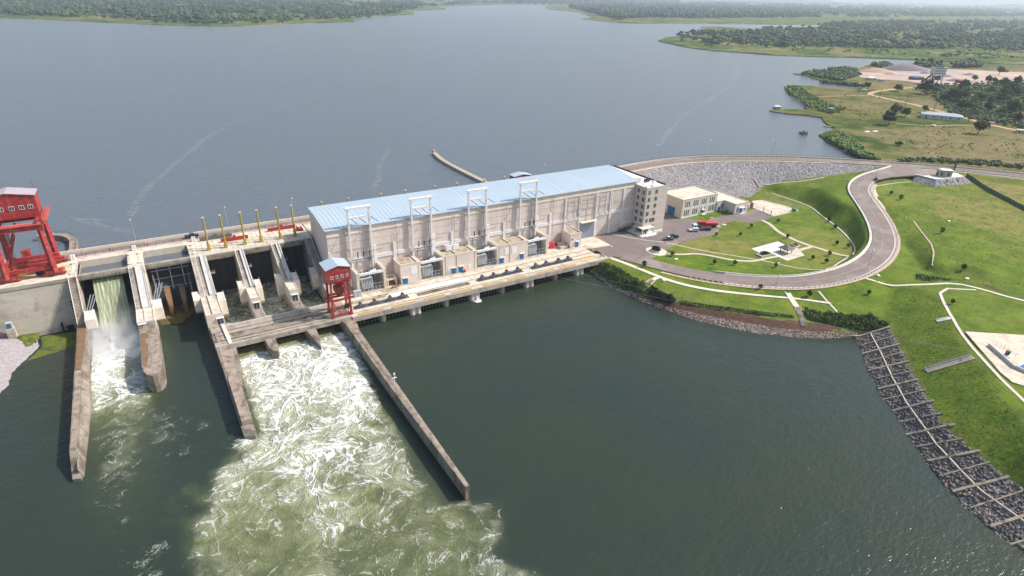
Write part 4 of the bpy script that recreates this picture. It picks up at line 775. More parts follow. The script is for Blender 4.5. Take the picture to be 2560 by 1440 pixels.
while x < 201:
    w = .22; x2 = x+(x-50)/151.4*5.0+.6
    for (ya, za, xa), (yb, zb, xb) in ((((FY-.3), EZ+.06, x), (my, zr+.06, (x+x2)/2)), ((my, zr+.06, (x+x2)/2), (BY+.2, EZ+.36, x2))):
        mb.add([(xa, ya, za), (xa+w, ya, za), (xb+w, yb, zb), (xb, yb, zb), (xa, ya, za+.10), (xa+w, ya, za+.10), (xb+w, yb, zb+.10), (xb, yb, zb+.10)], [(4, 5, 6, 7), (0, 1, 5, 4), (1, 2, 6, 5), (3, 0, 4, 7)])
    i += 1; x += 1.62 if i % 9 else 2.5
mb.build('rib', ['roof_light'], rf, kind='stuff')
mb = MB(); mb.box(49.9, 201.5, FY-.55, FY-.1, EZ-.35, EZ-.05); mb.build('gutter', ['light_metal'], rf)
mb = MB(); mb.box(50.0, 201.3, FY-.30, FY-.003, 26.4, 26.95); mb.build('string_course', ['cream_trim'], ph)
mb = MB(); mb.box(50.2, 199.8, FY-.12, FY-.003, 20.3, 26.4)   # upper wall stands a little proud of the recessed panels
mb.box(50.2, 199.8, FY-.10, FY-.003, 26.95, 28.8); mb.build('upper_wall', ['plaster'], ph)
px_ = [50.6, 68.2, 76.2, 93.2, 101.3, 118.5, 126.4, 143.6, 150.6, 158.9, 167.0, 176.8, 185.3, 193.2]
for x in px_: mb = MB(); mb.box(x-.55, x+.55, FY-.42, FY-.004, 5, 20.5 if x < 157 else 26.3); mb.build('pilaster', ['plaster_band'], ph)
for a, b in list(zip(px_[:-1], px_[1:]))+[(193.2, 200.35)]:
    if (a, b) != (167.0, 176.8): mb = MB(); mb.box(a+.55, b-.55, FY-.26, FY-.003, 15.0, 16.5); mb.build('band_course', ['plaster_band'], ph)
mb = MB()
for x in np.arange(62.7, 199, 12.5): mb.box(x, x+.09, FY-.135, FY-.121, 20.3, 26.38); mb.box(x, x+.09, FY-.115, FY-.101, 26.97, 28.78)
mb.box(50.2, 199.8, FY-.135, FY-.121, 23.3, 23.37); mb.build('panel_joint', ['old_concrete'], ph, kind='stuff')
for x in (77.3, 102.4, 127.4, 151.8, 67.0, 142.9, 117.2, 92.2): mb = MB(); mb.bar((x, FY-.5, 10), (x, FY-.5, 28.8), .12, n=6); mb.build('drainpipe', ['old_concrete'], ph)
mb = MB(); mb.box(167.7, 176.2, FY-.5, FY-.3, 5, 13.2); d = mb.build('roller_door', ['grey_metal'], ph)
d.data.materials[0] = mat('shutter', (.21, .25, .31), (.24, .28, .34), 3, .5, stretch=(.1, 1, 3))
mb = MB(); mb.box(167.4, 176.6, FY-2.2, FY-.3, 13.4, 13.75); mb.build('canopy', ['cream_trim'], ph)
mb = MB()
gx = np.linspace(159.3, 185.0, 8)
for i, x in enumerate(gx): mb.bar((x, FY-1.1, 16.5 if i < 2 or i > 5 else 16.5), (x, FY-1.1, 26.8), .16)
for z in (16.5, 19.5, 22.6, 25.0, 26.8): mb.bar((159.3, FY-1.1, z), (185.0, FY-1.1, z), .12)
for x in gx[::2]:
    for z in (17, 26.5): mb.bar((x, FY-1.1, z), (x, FY-.1, z), .12)
mb.build('steel_lattice', ['galv'], ph)
mb = MB(); [mb.box(a, a+2.4, FY-.2, FY-.003, 8.4, 9.6) for a in (194.4, 197.6)]; mb.build('notice_board', ['white_paint'], ph)
# cable take-off gantries on the facade
for k, x0 in enumerate((58.6, 83.7, 108.8, 133.9)):
    x1 = x0+8.2; y = FY-1.0
    t = thing('cable_gantry', 'tall white concrete frame rising above the blue roof edge, %s from the spillway end' % ORD[k], 'gantry', (x0+4, y, 13), 'white gantry frames on the powerhouse front')
    for x in (x0, x1):
        mb = MB(); mb.bar((x, y, 5), (x, y, 36.8), .72, .72, 0, 4, .9); mb.build('leg', ['white_paint'], t)
    mb = MB(); mb.box(x0-.9, x1+.9, y-.55, y+.55, 36.4, 37.2); mb.build('top_beam', ['white_paint'], t)
    mb = MB(); mb.box(x0+.42, x1-.42, y-.3, y+.3, 32.6, 33.4); mb.build('cross_beam', ['white_paint'], t)
    for q_ in (x0+1.2, x0+4.3, x1+.6):
        mb = MB(); mb.bar((q_, y-.3, 32.7), (q_+1.6, y-3.0, 31.3), .24, n=6); mb.build('insulator', ['dark_metal'], t)
    mb = MB()
    for q_ in (x0+2.2, x0+4.5, x0+6.9): mb.bar((q_, y-.9, 17.2), (q_, y-.9, 19.4), .42, n=8)
    mb.bar((x0+.2, y-.5, 16.2), (x1-.2, y-.5, 16.2), .2); mb.bar((x0+4.5, y-.9, 18.6), (x1+4, y-1.4, 19.6), .12); [mb.bar((q_, y-.5, 13.2), (q_, y-.5, 16.2), .14) for q_ in (x0+1.6, x0+6.6)]
    mb.build('bushing_rack', ['dark_metal'], t)
    mb = MB(); mb.bar((x1-.9, y+.2, 13), (x1-.9, y+.2, 28), .12, n=6); mb.build('cable', ['grey_metal'], t)
    # transformer bay
    yb = 208.9
    t = thing('transformer_bay', 'concrete transformer bay with stepped side walls, %s from the spillway end' % ORD[k], 'transformer bay', (x0+4.6, 212, 5), 'transformer bays')
    for q_, nm in ((x0-.9, 0), (x1+1.5, 1)):
        mb = MB(); mb.box(q_, q_+1.0, yb, FY-.45, 5, 12.9); w_ = mb.build('side_wall', ['cream_trim'], t)
        mb = MB(); [mb.box(q_-.1, q_+1.1, y_, y_+.55, 12.9, 13.5) for y_ in np.arange(yb, FY-1, 1.15)]; mb.build('coping_block', ['cream_trim'], w_)
    mb = MB(); mb.box(x0+.1, x1+1.5, yb-.12, yb+.5, 12.2, 13.1); mb.build('front_beam', ['white_paint'], t)
    mb = MB(); railing(mb, [(x0+.4, yb+.3, 5), (x1+1.3, yb+.3, 5)], 2.9, 1.5, .13, (1, .5, .04)); mb.build('fence', ['light_metal'], t)
    t = thing('power_transformer', 'pale grey transformer with radiator fins in its bay, %s from the spillway end' % ORD[k], 'transformer', (x0+4, 212, 5), 'transformers')
    mb = MB(); mb.box(x0+1.2, x0+6.2, 211.4, 215, 5.2, 9.6); mb.build('tank', ['trafo_grey'], t)
    for i in range(7):
        mb = MB(); mb.box(x0+1.5+i*.62, x0+1.85+i*.62, 209.9, 211.4, 5.9, 10.0); mb.build('radiator', ['roof_pale'], t)
    mb = MB(); mb.bar((x0+5.2, 212, 11.6), (x0+8.2, 213.4, 11.6), 1.3, n=12); mb.build('conservator', ['trafo_grey'], t)
    mb = MB()
    for i in range(3): mb.bar((x0+2.0+i*1.4, 213.5, 9.6), (x0+2.0+i*1.4, 213.0, 12.2), .36, n=8)
    mb.build('bushing', ['dark_metal'], t)
    mb = MB(); mb.box(x0+2.2, x0+4.0, 212, 213.6, 9.6, 10.5); mb.bar((x0+6.6, 211.0, 5.3), (x0+6.6, 211.0, 11), .3, n=8); mb.box(x0+6.8, x0+8.4, 211.5, 214, 7.4, 10.6); mb.build('fan_housing', ['grey_metal'], t)
# service blocks between the bays
def service(label, x0, x1, dirty, doors, boards, top=13.1, ac=None, split=None):
    t = thing('service_block', label, 'building', ((x0+x1)/2, 212.5, 5), 'service blocks along the powerhouse')
    mb = MB(); mb.box(x0, x1, 208.8, FY-.45, 5, top); mb.build('wall', ['plaster'], t)
    mb = MB(); mb.box(x0+.3, x1-.3, 209.1, FY-.6, top+.004, top+.05); mb.build('roof', [dirty], t)
    mb = MB(); [mb.box(*q, top+.002, top+.45) for q in ((x0-.06, x1+.06, 208.72, 209.0), (x0-.06, x0+.25, 209, FY-.45), (x1-.25, x1+.06, 209, FY-.45))]
    if split: mb.box(split-.15, split+.15, 209, FY-.6, top+.05, top+.5); mb.box(split-.1, split+.1, 208.6, 208.79, 5, top)
    mb.build('parapet', ['cream_trim'], t)
    for x in doors:
        mb = MB(); mb.box(x-1.0, x+1.0, 208.7, 208.79, 5.1, 7.6); d = mb.build('door', ['door_blue'], t)
        mb = MB(); mb.box(x-1.2, x+1.2, 207.9, 208.79, 7.9, 8.1); mb.build('canopy', ['cream_trim'], d)
    for a, b, z0, z1 in boards: mb = MB(); mb.box(a, b, 208.72, 208.79, z0, z1); mb.build('panel', ['white_paint'], t)
    return t
service('small service block with one blue door left of the second transformer bay', 75.2, 82.6, 'dirty_roof', [77.0], [(79.4, 81.9, 8.8, 12.0)])
service('service block between the second and third bays with two air conditioners on its roof', 94.6, 107.6, 'dirty_roof', [98.0, 101.4], [(95.4, 97, 6, 8.4), (104.8, 106, 6, 8)], split=99.6)
service('service block between the third and fourth bays with two blue doors far apart', 119.6, 132.8, 'dirty_roof', [120.9, 131.0], [(122.2, 124.4, 8.6, 11.8), (125.8, 128.2, 8.6, 11.8)], split=125.0)
for i, x in enumerate((97.4, 100.6)):
    t = thing('air_conditioner', 'white box air conditioner on the flat service roof, the %s one of the pair' % ('left', 'right')[i], 'air conditioner', (x+1.2, 215, 13.2), 'air conditioners on the service roof')
    mb = MB(); mb.box(x, x+2.6, 214, 216, 13.35, 15.5); mb.build('casing', ['white_paint'], t); mb = MB(); [mb.cyl(x+.7+.05+j*1.2, 215, 15.5, 15.62, .45, 12) for j in range(2)]; mb.build('fan', ['grey_metal'], t)
    mb = MB(); [mb.box(x+a, x+a+.2, 214.1, 215.9, 13.1, 13.35) for a in (.2, 2.1)]; mb.build('foot', ['dark_metal'], t)
t = thing('equipment_hut', 'small square beige hut with a blue door between roller door and transformer bays', 'hut', (160, 211, 5))
mb = MB(); mb.box(157.2, 163.2, 209.2, FY-.45, 5, 11.4); mb.build('wall', ['plaster'], t); mb = MB(); mb.box(157.4, 163.0, 209.4, FY-.6, 11.404, 11.45); mb.build('roof', ['dirty_roof'], t)
mb = MB(); [mb.box(*q, 11.4, 11.9) for q in ((157.1, 163.3, 209.1, 209.35), (157.1, 157.35, 209.35, 216.4), (163.05, 163.3, 209.35, 216.4))]; mb.build('parapet', ['cream_trim'], t)
mb = MB(); mb.box(160, 161.8, 209.1, 209.19, 5.1, 7.6); d = mb.build('door', ['door_blue'], t); mb = MB(); mb.box(159.8, 162.0, 208.3, 209.19, 7.9, 8.1); mb.build('canopy', ['cream_trim'], d)
mb = MB(); mb.box(157.9, 158.5, 209.1, 209.19, 8.8, 9.6); mb.build('vent', ['dark_metal'], t)
t = thing('open_shelter', 'small roofless concrete shelter with rusty contents right of the first transformer bay', 'shelter', (72, 212, 5))
mb = MB(); mb.box(70.0, 70.4, 209.8, 214, 5, 8.2); mb.box(73.4, 73.8, 209.8, 214, 5, 8.2); mb.box(70.4, 73.4, 213.6, 214, 5, 8.2); mb.box(70.4, 73.4, 209.8, 210.1, 7.5, 8.2); mb.build('wall', ['cream_trim'], t)
mb = MB(); mb.box(70.6, 73.2, 210.4, 213.4, 5, 6.1); mb.build('contents', ['rust'], t)
t = thing('pipe_stack', 'rusty pipes and drums lying on the damp deck beside the small service block', 'scrap', (73, 209, 5))
for i in range(4): mb = MB(); mb.bar((70.4+i*.9, 207.4+.5*(i % 2), 5.3), (71.6+i*1.0, 208.7, 5.35+.25*(i % 2)), .4, n=8); mb.build('pipe', ['rust'], t)
t = thing('fire_hydrant', 'red cabinet and hydrant by the blue doors between the second and third bays', 'hydrant', (102.9, 208, 5))
mb = MB(); mb.box(102.6, 103.2, 207.8, 208.4, 5.0, 6.2); mb.build('cabinet', ['truck_red'], t); mb = MB(); mb.cyl(102.2, 207.9, 5, 6.0, .18, 8); mb.build('post', ['truck_red'], t)
t = thing('grey_cabinet', 'grey double electrical cabinet in front of the leftmost bay wall', 'cabinet', (57, 207, 5)); mb = MB(); mb.box(55.6, 58.4, 206.6, 208.0, 5.1, 7.4); mb.build('casing', ['trafo_grey'], t); mb = MB(); mb.box(56.97, 57.03, 206.57, 206.6, 5.2, 7.3); mb.build('door_seam', ['dark_metal'], t)
t = thing('water_tank', 'round red tank on the deck right of the last transformer bay', 'tank', (150, 213.5, 5))
mb = MB(); mb.cyl(150, 213.6, 5.2, 7.9, 1.35, 20); mb.build('drum', ['truck_red'], t); mb = MB(); mb.cyl(150, 213.6, 7.9, 8.15, 1.0, 20, r2=.4); mb.build('lid', ['beam_red'], t); mb = MB(); mb.box(148.6, 151.4, 212.2, 215, 5, 5.2); mb.build('base', ['concrete'], t)
t = thing('concrete_plinth', 'low double concrete block beside the small hut', 'plinth', (154.5, 211.5, 5)); mb = MB(); mb.box(152.6, 156.6, 209.9, 212.2, 5, 6.3); mb.box(153.2, 156.9, 212.2, 213.8, 5, 6.9); mb.build('block', ['slab_cream'], t)
# ================================================================ OFFICE TOWER
tw = thing('office_tower', 'slim beige six-storey office tower at the right end of the powerhouse', 'tower', (206.8, 212, 5))
TX0, TX1, TY0, TZ = 200.0, 213.5, 208.6, 27.2
mb = MB(); mb.prism([(TX0, TY0), (TX1, TY0), (TX1, BY+4), (206.6, BY+4), (206.56, BY), (201.5, FY+.05), (TX0, FY-.02)], 3, TZ); mb.build('wall', ['tower_tile'], tw)
mb = MB(); mb.prism([(TX0+.3, TY0+.3), (TX1-.3, TY0+.3), (TX1-.3, BY+3.7), (207, BY+3.7), (201.8, FY+.3), (TX0+.3, FY-.1)], TZ+.003, TZ+.05); rr = mb.build('roof', ['slab_white'], tw)
mb = MB(); [mb.box(*q, TZ+.002, TZ+.75) for q in ((TX0-.05, TX1+.05, TY0-.05, TY0+.25), (TX0-.05, TX0+.25, TY0+.25, FY-.05))]; mb.build('parapet', ['tower_tile'], tw)
mb = MB(); mb.box(TX1-.2, TX1+.05, TY0+.25, BY+4, TZ+.002, TZ+.7); mb.build('dark_parapet', ['dark_metal'], tw)
mb = MB(); mb.box(201.9, 205.2, 219.2, 222.0, TZ, TZ+2.3); mb.build('stair_head', ['cream_wall'], rr)
mb = MB(); [mb.box(205.6+i*1.05, 206.5+i*1.05, 217.4, 217.6, TZ+.5, TZ+2.2) for i in range(4)]; mb.build('roof_grille', ['dark_metal'], rr)
for i, (x, y, w, h_) in enumerate(((202, 211, 2.2, .7), (205.6, 210.8, 1.6, .9), (208.8, 213.5, 1.8, .5), (211, 216, 1.6, .6), (203.6, 214.8, 2.4, .35))): mb = MB(); mb.box(x, x+w, y, y+1.5, TZ+.06, TZ+h_); mb.build('roof_unit', ['white_paint'], rr)
ZL = [8.6, 12.2, 15.8, 19.4, 23.0, 25.2]
mb = MB()
for z in (9.3, 12.7, 16.3, 19.8, 23.4): mb.box(TX0-.04, TX1+.04, TY0-.04, TY0, z, z+.28); mb.box(TX0-.04, TX0, TY0, FY-.5, z, z+.28)
mb.build('floor_band', ['cream_trim'], tw)
def wnd(x, z, side='f', w=.75, h=2.0, m='glass_dark'):
    mb = MB(); fr = MB()
    if side == 'f': mb.box(x-w, x+w, TY0-.07, TY0-.045, z, z+h); fr.box(x-w-.12, x+w+.12, TY0-.14, TY0-.075, z-.15, z); fr.box(x-.05, x+.05, TY0-.1, TY0-.075, z, z+h)
    else: mb.box(TX0-.07, TX0-.045, x-w, x+w, z, z+h); fr.box(TX0-.14, TX0-.075, x-w-.12, x+w+.12, z-.15, z); fr.box(TX0-.1, TX0-.075, x-.05, x+.05, z, z+h)
    o = mb.build('window', [m], tw); fr.build('frame', ['cream_trim'], o)
for i, z in enumerate((10.2, 13.8, 17.4, 20.9, 24.4)):
    m1 = 'glass_blue' if i in (0, 4) else 'glass_dark'
    wnd(201.9, z, 'f', m=m1); wnd(206.3, z, 'f')
    if i == 0: wnd(204.5, z, 'f', m='glass_dark')
    wnd(210.6, z-.2, 's', m=m1); wnd(214.2, z, 's', m=m1)
wnd(206.2, 6.6, 'f'); wnd(215.2, 6.8, 's', .7, 1.6)
mb = MB(); mb.box(TX0-.1, TX0-.045, 209.0, 212.4, 9.55-.6, 9.75+.5); sgn = mb.build('sign', ['sign_white'], tw)
mb = MB(); mb.add([(TX0-.13, 211.9, 9.2), (TX0-.13, 211.2, 9.2), (TX0-.13, 211.5, 9.9)], [(0, 1, 2)]); mb.box(TX0-.14, TX0-.105, 209.5, 210.9, 9.5, 9.7); mb.build('emblem', ['sign_blue'], sgn)
mb = MB(); mb.box(TX0-2.6, TX0+5.2, TY0-3.0, TY0-.05, 8.3, 8.55); mb.box(TX0-2.6, TX0-.05, TY0-.05, TY0+4, 8.3, 8.55); mb.build('canopy', ['cream_trim'], tw)
for x, y in ((TX0-2.3, TY0-2.7), (TX0+4.8, TY0-2.7), (TX0-2.3, TY0+3.6)): mb = MB(); mb.box(x-.22, x+.22, y-.22, y+.22, 5.4, 8.3); mb.build('column', ['cream_trim'], tw)
mb = MB(); mb.box(TX0+.8, TX0+3.8, TY0-.09, TY0-.045, 5.5, 8.0); mb.build('door', ['glass_dark'], tw); mb = MB(); mb.box(TX0-.09, TX0-.045, TY0+.6, TY0+4.2, 5.5, 8.0); mb.build('door', ['glass_blue'], tw)
mb = MB(); mb.box(TX0-4.0, TX0+6.0, TY0-4.2, TY0-.05, 5.0, 5.42); mb.box(TX0-4, TX0-.05, TY0-.05, FY-1, 5, 5.42); mb.box(TX0+6.0, TX0+11, TY0-2.6, TY0-1.9, 5, 6.1); mb.box(TX0-1.5, TX0+5, TY0-4.7, TY0-4.2, 5, 5.2); mb.build('entrance_plinth', ['slab_white'], tw)
bx = thing('plant_trough', 'row of dark potted plants along the powerhouse foot left of the tower', 'plant pots', (196, 215.8, 5))
for i in range(6):
    mb = MB(); mb.cyl(191.6+i*1.4, 215.7, 5, 5.8, .4, 8, r2=.5); p_ = mb.build('pot', ['black' if i < 5 else 'ochre'], bx)
    mb = MB()
    for k in range(26): a = random.uniform(0, 6.3); r = random.uniform(0, .75); z = 5.8+random.uniform(0, 1.1); x = 191.6+i*1.4+r*math.cos(a); y = 215.7+r*math.sin(a); mb.add([(x-.2, y, z), (x+.2, y+.1, z), (x, y, z+.35)], [(0, 1, 2)])
    mb.build('foliage', ['leaf_mid'], p_)
t = thing('person', 'person in dark clothes standing at the tower entrance under the canopy', 'person', (199.6, 205.6, 5.42))
# ---------------------------------------------------------------- people (small in the picture, one continuous skinned body each)
def person(loc, label, shirt, trousers, pose=0, rz=0.0, root=None):
    o = root or thing('person', label, 'person', loc)
    o.rotation_euler.z = rz
    J = {'pel': (0, 0, .95, .13), 'ch': (0, .02, 1.32, .15), 'nk': (0, .02, 1.5, .06), 'hd': (0, 0, 1.66, .105), 'tp': (0, .01, 1.76, .07),
         'sl': (-.2, .02, 1.42, .06), 'el': (-.27, .03, 1.15, .045), 'hl': (-.27, -.06, .9, .035), 'sr': (.2, .02, 1.42, .06), 'er': (.27, .03, 1.15, .045), 'hr': (.25, -.1, .92, .035),
         'kl': (-.12, -.04-.1*pose, .52, .075), 'fl': (-.13, .0+.12*pose, .08, .05), 'tl': (-.13, -.16+.12*pose, .04, .035), 'll': (-.1, 0, .86, .1), 'lr': (.1, 0, .86, .1), 'kr': (.12, -.02+.12*pose, .52, .075), 'fr': (.13, .04-.12*pose, .08, .05), 'tr': (.13, -.14-.12*pose, .04, .035)}
    E = [('pel', 'ch'), ('ch', 'nk'), ('nk', 'hd'), ('hd', 'tp'), ('ch', 'sl'), ('sl', 'el'), ('el', 'hl'), ('ch', 'sr'), ('sr', 'er'), ('er', 'hr'), ('pel', 'll'), ('ll', 'kl'), ('kl', 'fl'), ('fl', 'tl'), ('pel', 'lr'), ('lr', 'kr'), ('kr', 'fr'), ('fr', 'tr')]
    k = list(J); me = bpy.data.meshes.new('body'); me.from_pydata([J[a][:3] for a in k], [(k.index(a), k.index(b)) for a, b in E], [])
    ob = bpy.data.objects.new('body', me); col.objects.link(ob); ob.parent = o
    sk = ob.modifiers.new('skin', 'SKIN'); 
    for i, a in enumerate(k): me.skin_vertices[0].data[i].radius = (J[a][3], J[a][3]*.8); 
    me.skin_vertices[0].data[0].use_root = True; ob.modifiers.new('sub', 'SUBSURF').levels = 1
    m = bpy.data.materials.new('clothes'); m.use_nodes = True; n = m.node_tree.nodes; l = m.node_tree.links; p = n['Principled BSDF']; p.inputs['Roughness'].default_value = .9
    tc = n.new('ShaderNodeTexCoord'); sx = n.new('ShaderNodeSeparateXYZ'); l.new(tc.outputs['Object'], sx.inputs[0]); r = n.new('ShaderNodeValToRGB'); mr = n.new('ShaderNodeMath'); mr.operation = 'DIVIDE'; mr.inputs[1].default_value = 1.8; l.new(sx.outputs[2], mr.inputs[0]); l.new(mr.outputs[0], r.inputs[0])
    e = r.color_ramp; e.interpolation = 'CONSTANT'; e.elements[0].position = 0; e.elements[0].color = (.02, .02, .02, 1); e.elements[1].position = .06; e.elements[1].color = (*trousers, 1)
    for q, c in ((.53, shirt), (.84, (.09, .05, .035))): z = e.elements.new(q); z.color = (*c, 1)
    l.new(r.outputs[0], p.inputs['Base Color']); me.materials.append(m)
    mb = MB(); 
    for i in range(6):
        a = i/6*math.pi*2; 
    mb.bar((0, .01, 1.7), (0, .01, 1.8), .19, .19, n=10, r2=.6); mb.build('hair', ['black'], o, local=True)
    return o
person(None, None, (.02, .025, .06), (.02, .02, .03), 0, 0, bpy.data.objects['person'])
person((-20.4, 262.2, 18.03), 'person in dark clothes walking along the dam road near the red post', (.03, .03, .1), (.03, .03, .05), 1, 1.5)
# ================================================================ CRANES AND DAM-TOP EQUIPMENT
cr = thing('gantry_crane', 'huge red gantry crane with a windowed machine house standing on the dam crest', 'crane', (-43.3, 253, 18))
LX = (-49.6, -36.9); LY = (246.6, 259.2)
for x in LX:
    for y in LY:
        s = 1 if x > -43 else -1; d = 1 if y > 253 else -1
        mb = MB(); mb.bar((x+s*.5, y+d*.6, 19.4), (x, y, 35.4), 1.45, 1.5, 0, 4, .82); mb.build('leg', ['crane_red'], cr)
for y in LY:
    for x in LX:
        mb = MB(); mb.box(x-2.2, x+2.6, y-.75, y+.75, 18.75, 20.2); mb.box(x-3.0, x+3.4, y-.55, y+.55, 18.45, 19.1); b_ = mb.build('bogie', ['crane_red'], cr)
        mb = MB()
        for i in range(4): mb.bar((x-2.4+i*1.6, y-.62, 18.45), (x-2.4+i*1.6, y+.62, 18.45), .85, n=12)
        mb.build('wheel', ['rust'], b_)
for y, lb in ((LY[0], 'front'), (LY[1], 'back')):
    mb = MB(); mb.box(LX[0]-1.2, LX[1]+1.2, y-.8, y+.8, 35.2, 37.4); mb.build('cross_girder', ['crane_red'], cr)
    mb = MB(); mb.box(LX[0]+.6, LX[1]-.6, y-.5, y+.5, 20.6, 21.9); mb.build('sill_beam', ['crane_red'], cr)
mb = MB(); mb.box(LX[0]-.9, LX[1]+.9, LY[0]-1.3, LY[0]-.8, 37.0, 37.3); mb.box(LX[0]-1, LX[1]+1, LY[0]-.8, LY[0]+.8, 37.4, 37.5); mb.build('walkway', ['crane_pink'], cr)
for x in LX: mb = MB(); mb.box(x-.8, x+.8, LY[0]+.8, LY[1]-.8, 35.4, 38.2); mb.box(x-.3, x+.3, LY[0]-1.2, LY[1]+1.0, 38.2, 38.6); mb.build('side_girder', ['crane_red'], cr)
mb = MB(); mb.bar((LX[0], LY[0], 22), (LX[0]+4.5, LY[1], 34.5), .5); mb.bar((LX[0], LY[1], 22), (LX[0]+5.5, LY[0], 34), .45); mb.bar((LX[1]-.3, LY[0], 21.5), (LX[1]-.3, LY[1], 21.5), 1.0, 1.2); mb.bar((LX[0]+.3, LY[0], 21.5), (LX[0]+.3, LY[1], 21.5), 1.0, 1.2); mb.build('brace', ['crane_red'], cr)
for yy, zz_ in ((250.2, 22.6), (255.6, 22.0), (252.7, 24.6)): mb = MB(); mb.box(LX[0]+.5, LX[1]+2.2, yy-.45, yy+.45, zz_-1.7, zz_-.5); mb.build('lifting_frame', ['crane_red'], cr)
mb = MB(); mb.box(-47.5, -33.8, 248.2, 249.0, 18.9, 20.0); lb_ = mb.build('lifting_beam', ['ochre'], cr)
mb = MB(); mb.bar((-41.0, 247.0, 19.6), (-41.0, 247.5, 19.6), 2.3, n=20); mb.build('pulley', ['rubber'], lb_)
mb = MB(); mb.box(-45.4, -43.0, 254.6, 257, 22.8, 25.6); mb.build('control_cabin', ['crane_red'], cr)
mb = MB(); railing(mb, [(-46.4, 254.2, 22.9), (-42.2, 254.2, 22.9)], 1.1, .9, .07); mb.build('cabin_railing', ['crane_pink'], cr)
mb = MB(); railing(mb, [(LX[0]-.8, LY[0]-1.25, 37.3), (LX[0]+4, LY[0]-1.25, 37.3)], 1.1, 1, .08); railing(mb, [(LX[1]+1.6, LY[0]-1, 38.2), (LX[1]+1.6, LY[1]+1, 38.2)], 1.2, 1.0, .09); railing(mb, [(LX[1]+2.6, LY[0]-1, 38.2), (LX[1]+2.6, LY[1]+1, 38.2)], 1.2, 1.0, .09); mb.box(LX[1]+1.5, LX[1]+2.7, LY[0]-1, LY[1]+1, 38.0, 38.2); mb.build('side_walkway', ['crane_pink'], cr)
mb = MB(); stairs(mb, LX[0]+1.5, LX[0]+2.5, 258, 34, 248.6, 21, 22); mb.build('stair', ['crane_pink'], cr)
mh = MB(); X0, X1, Y0, Y1, Z0, Z1, ZP = -51.2, -36.0, 250.0, 257.5, 39.3, 45.9, 47.3
mh.prof([(X0, Z0), (X1, Z0), (X1, Z1), ((X0+X1)/2, ZP), (X0, Z1)], 'y', Y0, Y1); hs = mh.build('machine_house', ['crane_red'], cr)
mb = MB(); m_x = (X0+X1)/2
mb.add([(X0-.35, Y0-.35, Z1), (m_x, Y0-.35, ZP+.08), (m_x, Y1+.35, ZP+.08), (X0-.35, Y1+.35, Z1), (X1+.35, Y0-.35, Z1), (X1+.35, Y1+.35, Z1)]+[(a, b, c+.16) for a, b, c in ((X0-.35, Y0-.35, Z1), (m_x, Y0-.35, ZP+.08), (m_x, Y1+.35, ZP+.08), (X0-.35, Y1+.35, Z1), (X1+.35, Y0-.35, Z1), (X1+.35, Y1+.35, Z1))],
       [(3, 2, 1, 0), (1, 2, 5, 4), (6, 7, 8, 9), (7, 10, 11, 8), (0, 1, 7, 6), (1, 4, 10, 7), (4, 5, 11, 10), (2, 3, 9, 8), (5, 2, 8, 11), (3, 0, 6, 9)]); mb.build('roof', ['crane_pink'], hs)
mb.build; MATS['house_roof'] = mat('house_roof', (.42, .36, .40), (.37, .32, .36), .5, .6)
hs.children[0].data.materials[0] = MATS['house_roof']
for x in (-49.3, -45.9, -43.0, -40.3, -37.9):
    mb = MB(); mb.box(x-.62, x+.62, Y0-.06, Y0-.03, 41.6, 42.8); w_ = mb.build('window', ['glass_dark'], hs)
    mb = MB(); [mb.box(*q) for q in ((x-.72, x-.62, Y0-.1, Y0, 41.5, 42.9), (x+.62, x+.72, Y0-.1, Y0, 41.5, 42.9), (x-.05, x+.05, Y0-.1, Y0-.065, 41.6, 42.8), (x-.62, x+.62, Y0-.1, Y0, 42.8, 42.9), (x-.62, x+.62, Y0-.1, Y0, 41.5, 41.6))]; mb.build('frame', ['white_paint'], w_)
mb = MB(); mb.box(X0, X1, Y0, Y0+.6, 38.6, 39.3); mb.box(X0, X1, Y1-.6, Y1, 38.6, 39.3); mb.bar((-37.0, Y0-.2, 38.7), (-37.0, Y0+1.2, 38.7), 1.4, n=16); mb.build('underframe', ['crane_red'], hs)
mb = MB()
for x in (-38.6, -38.1, -47.4, -46.9):
    mb.bar((x, 252.5, 22.5), (x, 252.5, 38.8), .07, n=5)
mb.build('hoist_rope', ['dark_metal'], cr)
mb = MB(); mb.cyl(-36.4, 257, 47, 49.4, .06, 6); mb.build('lightning_rod', ['dark_metal'], hs)
# small crane on the bridge
c2 = thing('tailrace_crane', 'small red gantry crane with a pale blue roof where bridge and deck meet', 'crane', (47.4, 197.2, 5))
for x in (44.2, 50.7):
    for y in (194.6, 200.0):
        mb = MB(); mb.bar((x, y, 5.6), (x+(.35 if x < 47 else -.35), y, 19.0), .75, .75, 0, 4, .9); mb.build('leg', ['crane_red'], c2)
        mb = MB(); mb.box(x-.5, x+.5, y-.6, y+.6, 5.1, 5.75); mb.build('wheel_box', ['crane_red'], c2)
for y in (194.6, 200.0):
    mb = MB(); mb.box(44.6, 50.3, y-.3, y+.3, 5.6, 6.1); mb.build('sill_beam', ['crane_red'], c2)
    mb = MB(); mb.box(43.9, 51.2, y-.35, y+.35, 18.2, 18.9); mb.build('head_beam', ['crane_red'], c2)
mb = MB(); mb.box(41.8, 52.9, 196.7, 197.5, 11.6, 12.1); mb.box(44, 51, 194.3, 194.9, 11.2, 11.9); mb.box(44, 51, 199.7, 200.3, 11.2, 11.9); mb.build('middle_frame', ['crane_red'], c2)
mb = MB(); [mb.box(x-.25, x+.25, 194.9, 199.7, 11.3, 11.8) for x in (44.3, 50.6)]; [mb.box(x-.25, x+.25, 194.9, 199.7, 18.2, 18.8) for x in (44.4, 50.4)]; mb.bar((44.6, 194.7, 11), (47.0, 194.7, 6.2), .3); mb.bar((50.4, 194.7, 11), (49.6, 194.7, 6.2), .3); mb.build('brace', ['crane_red'], c2)
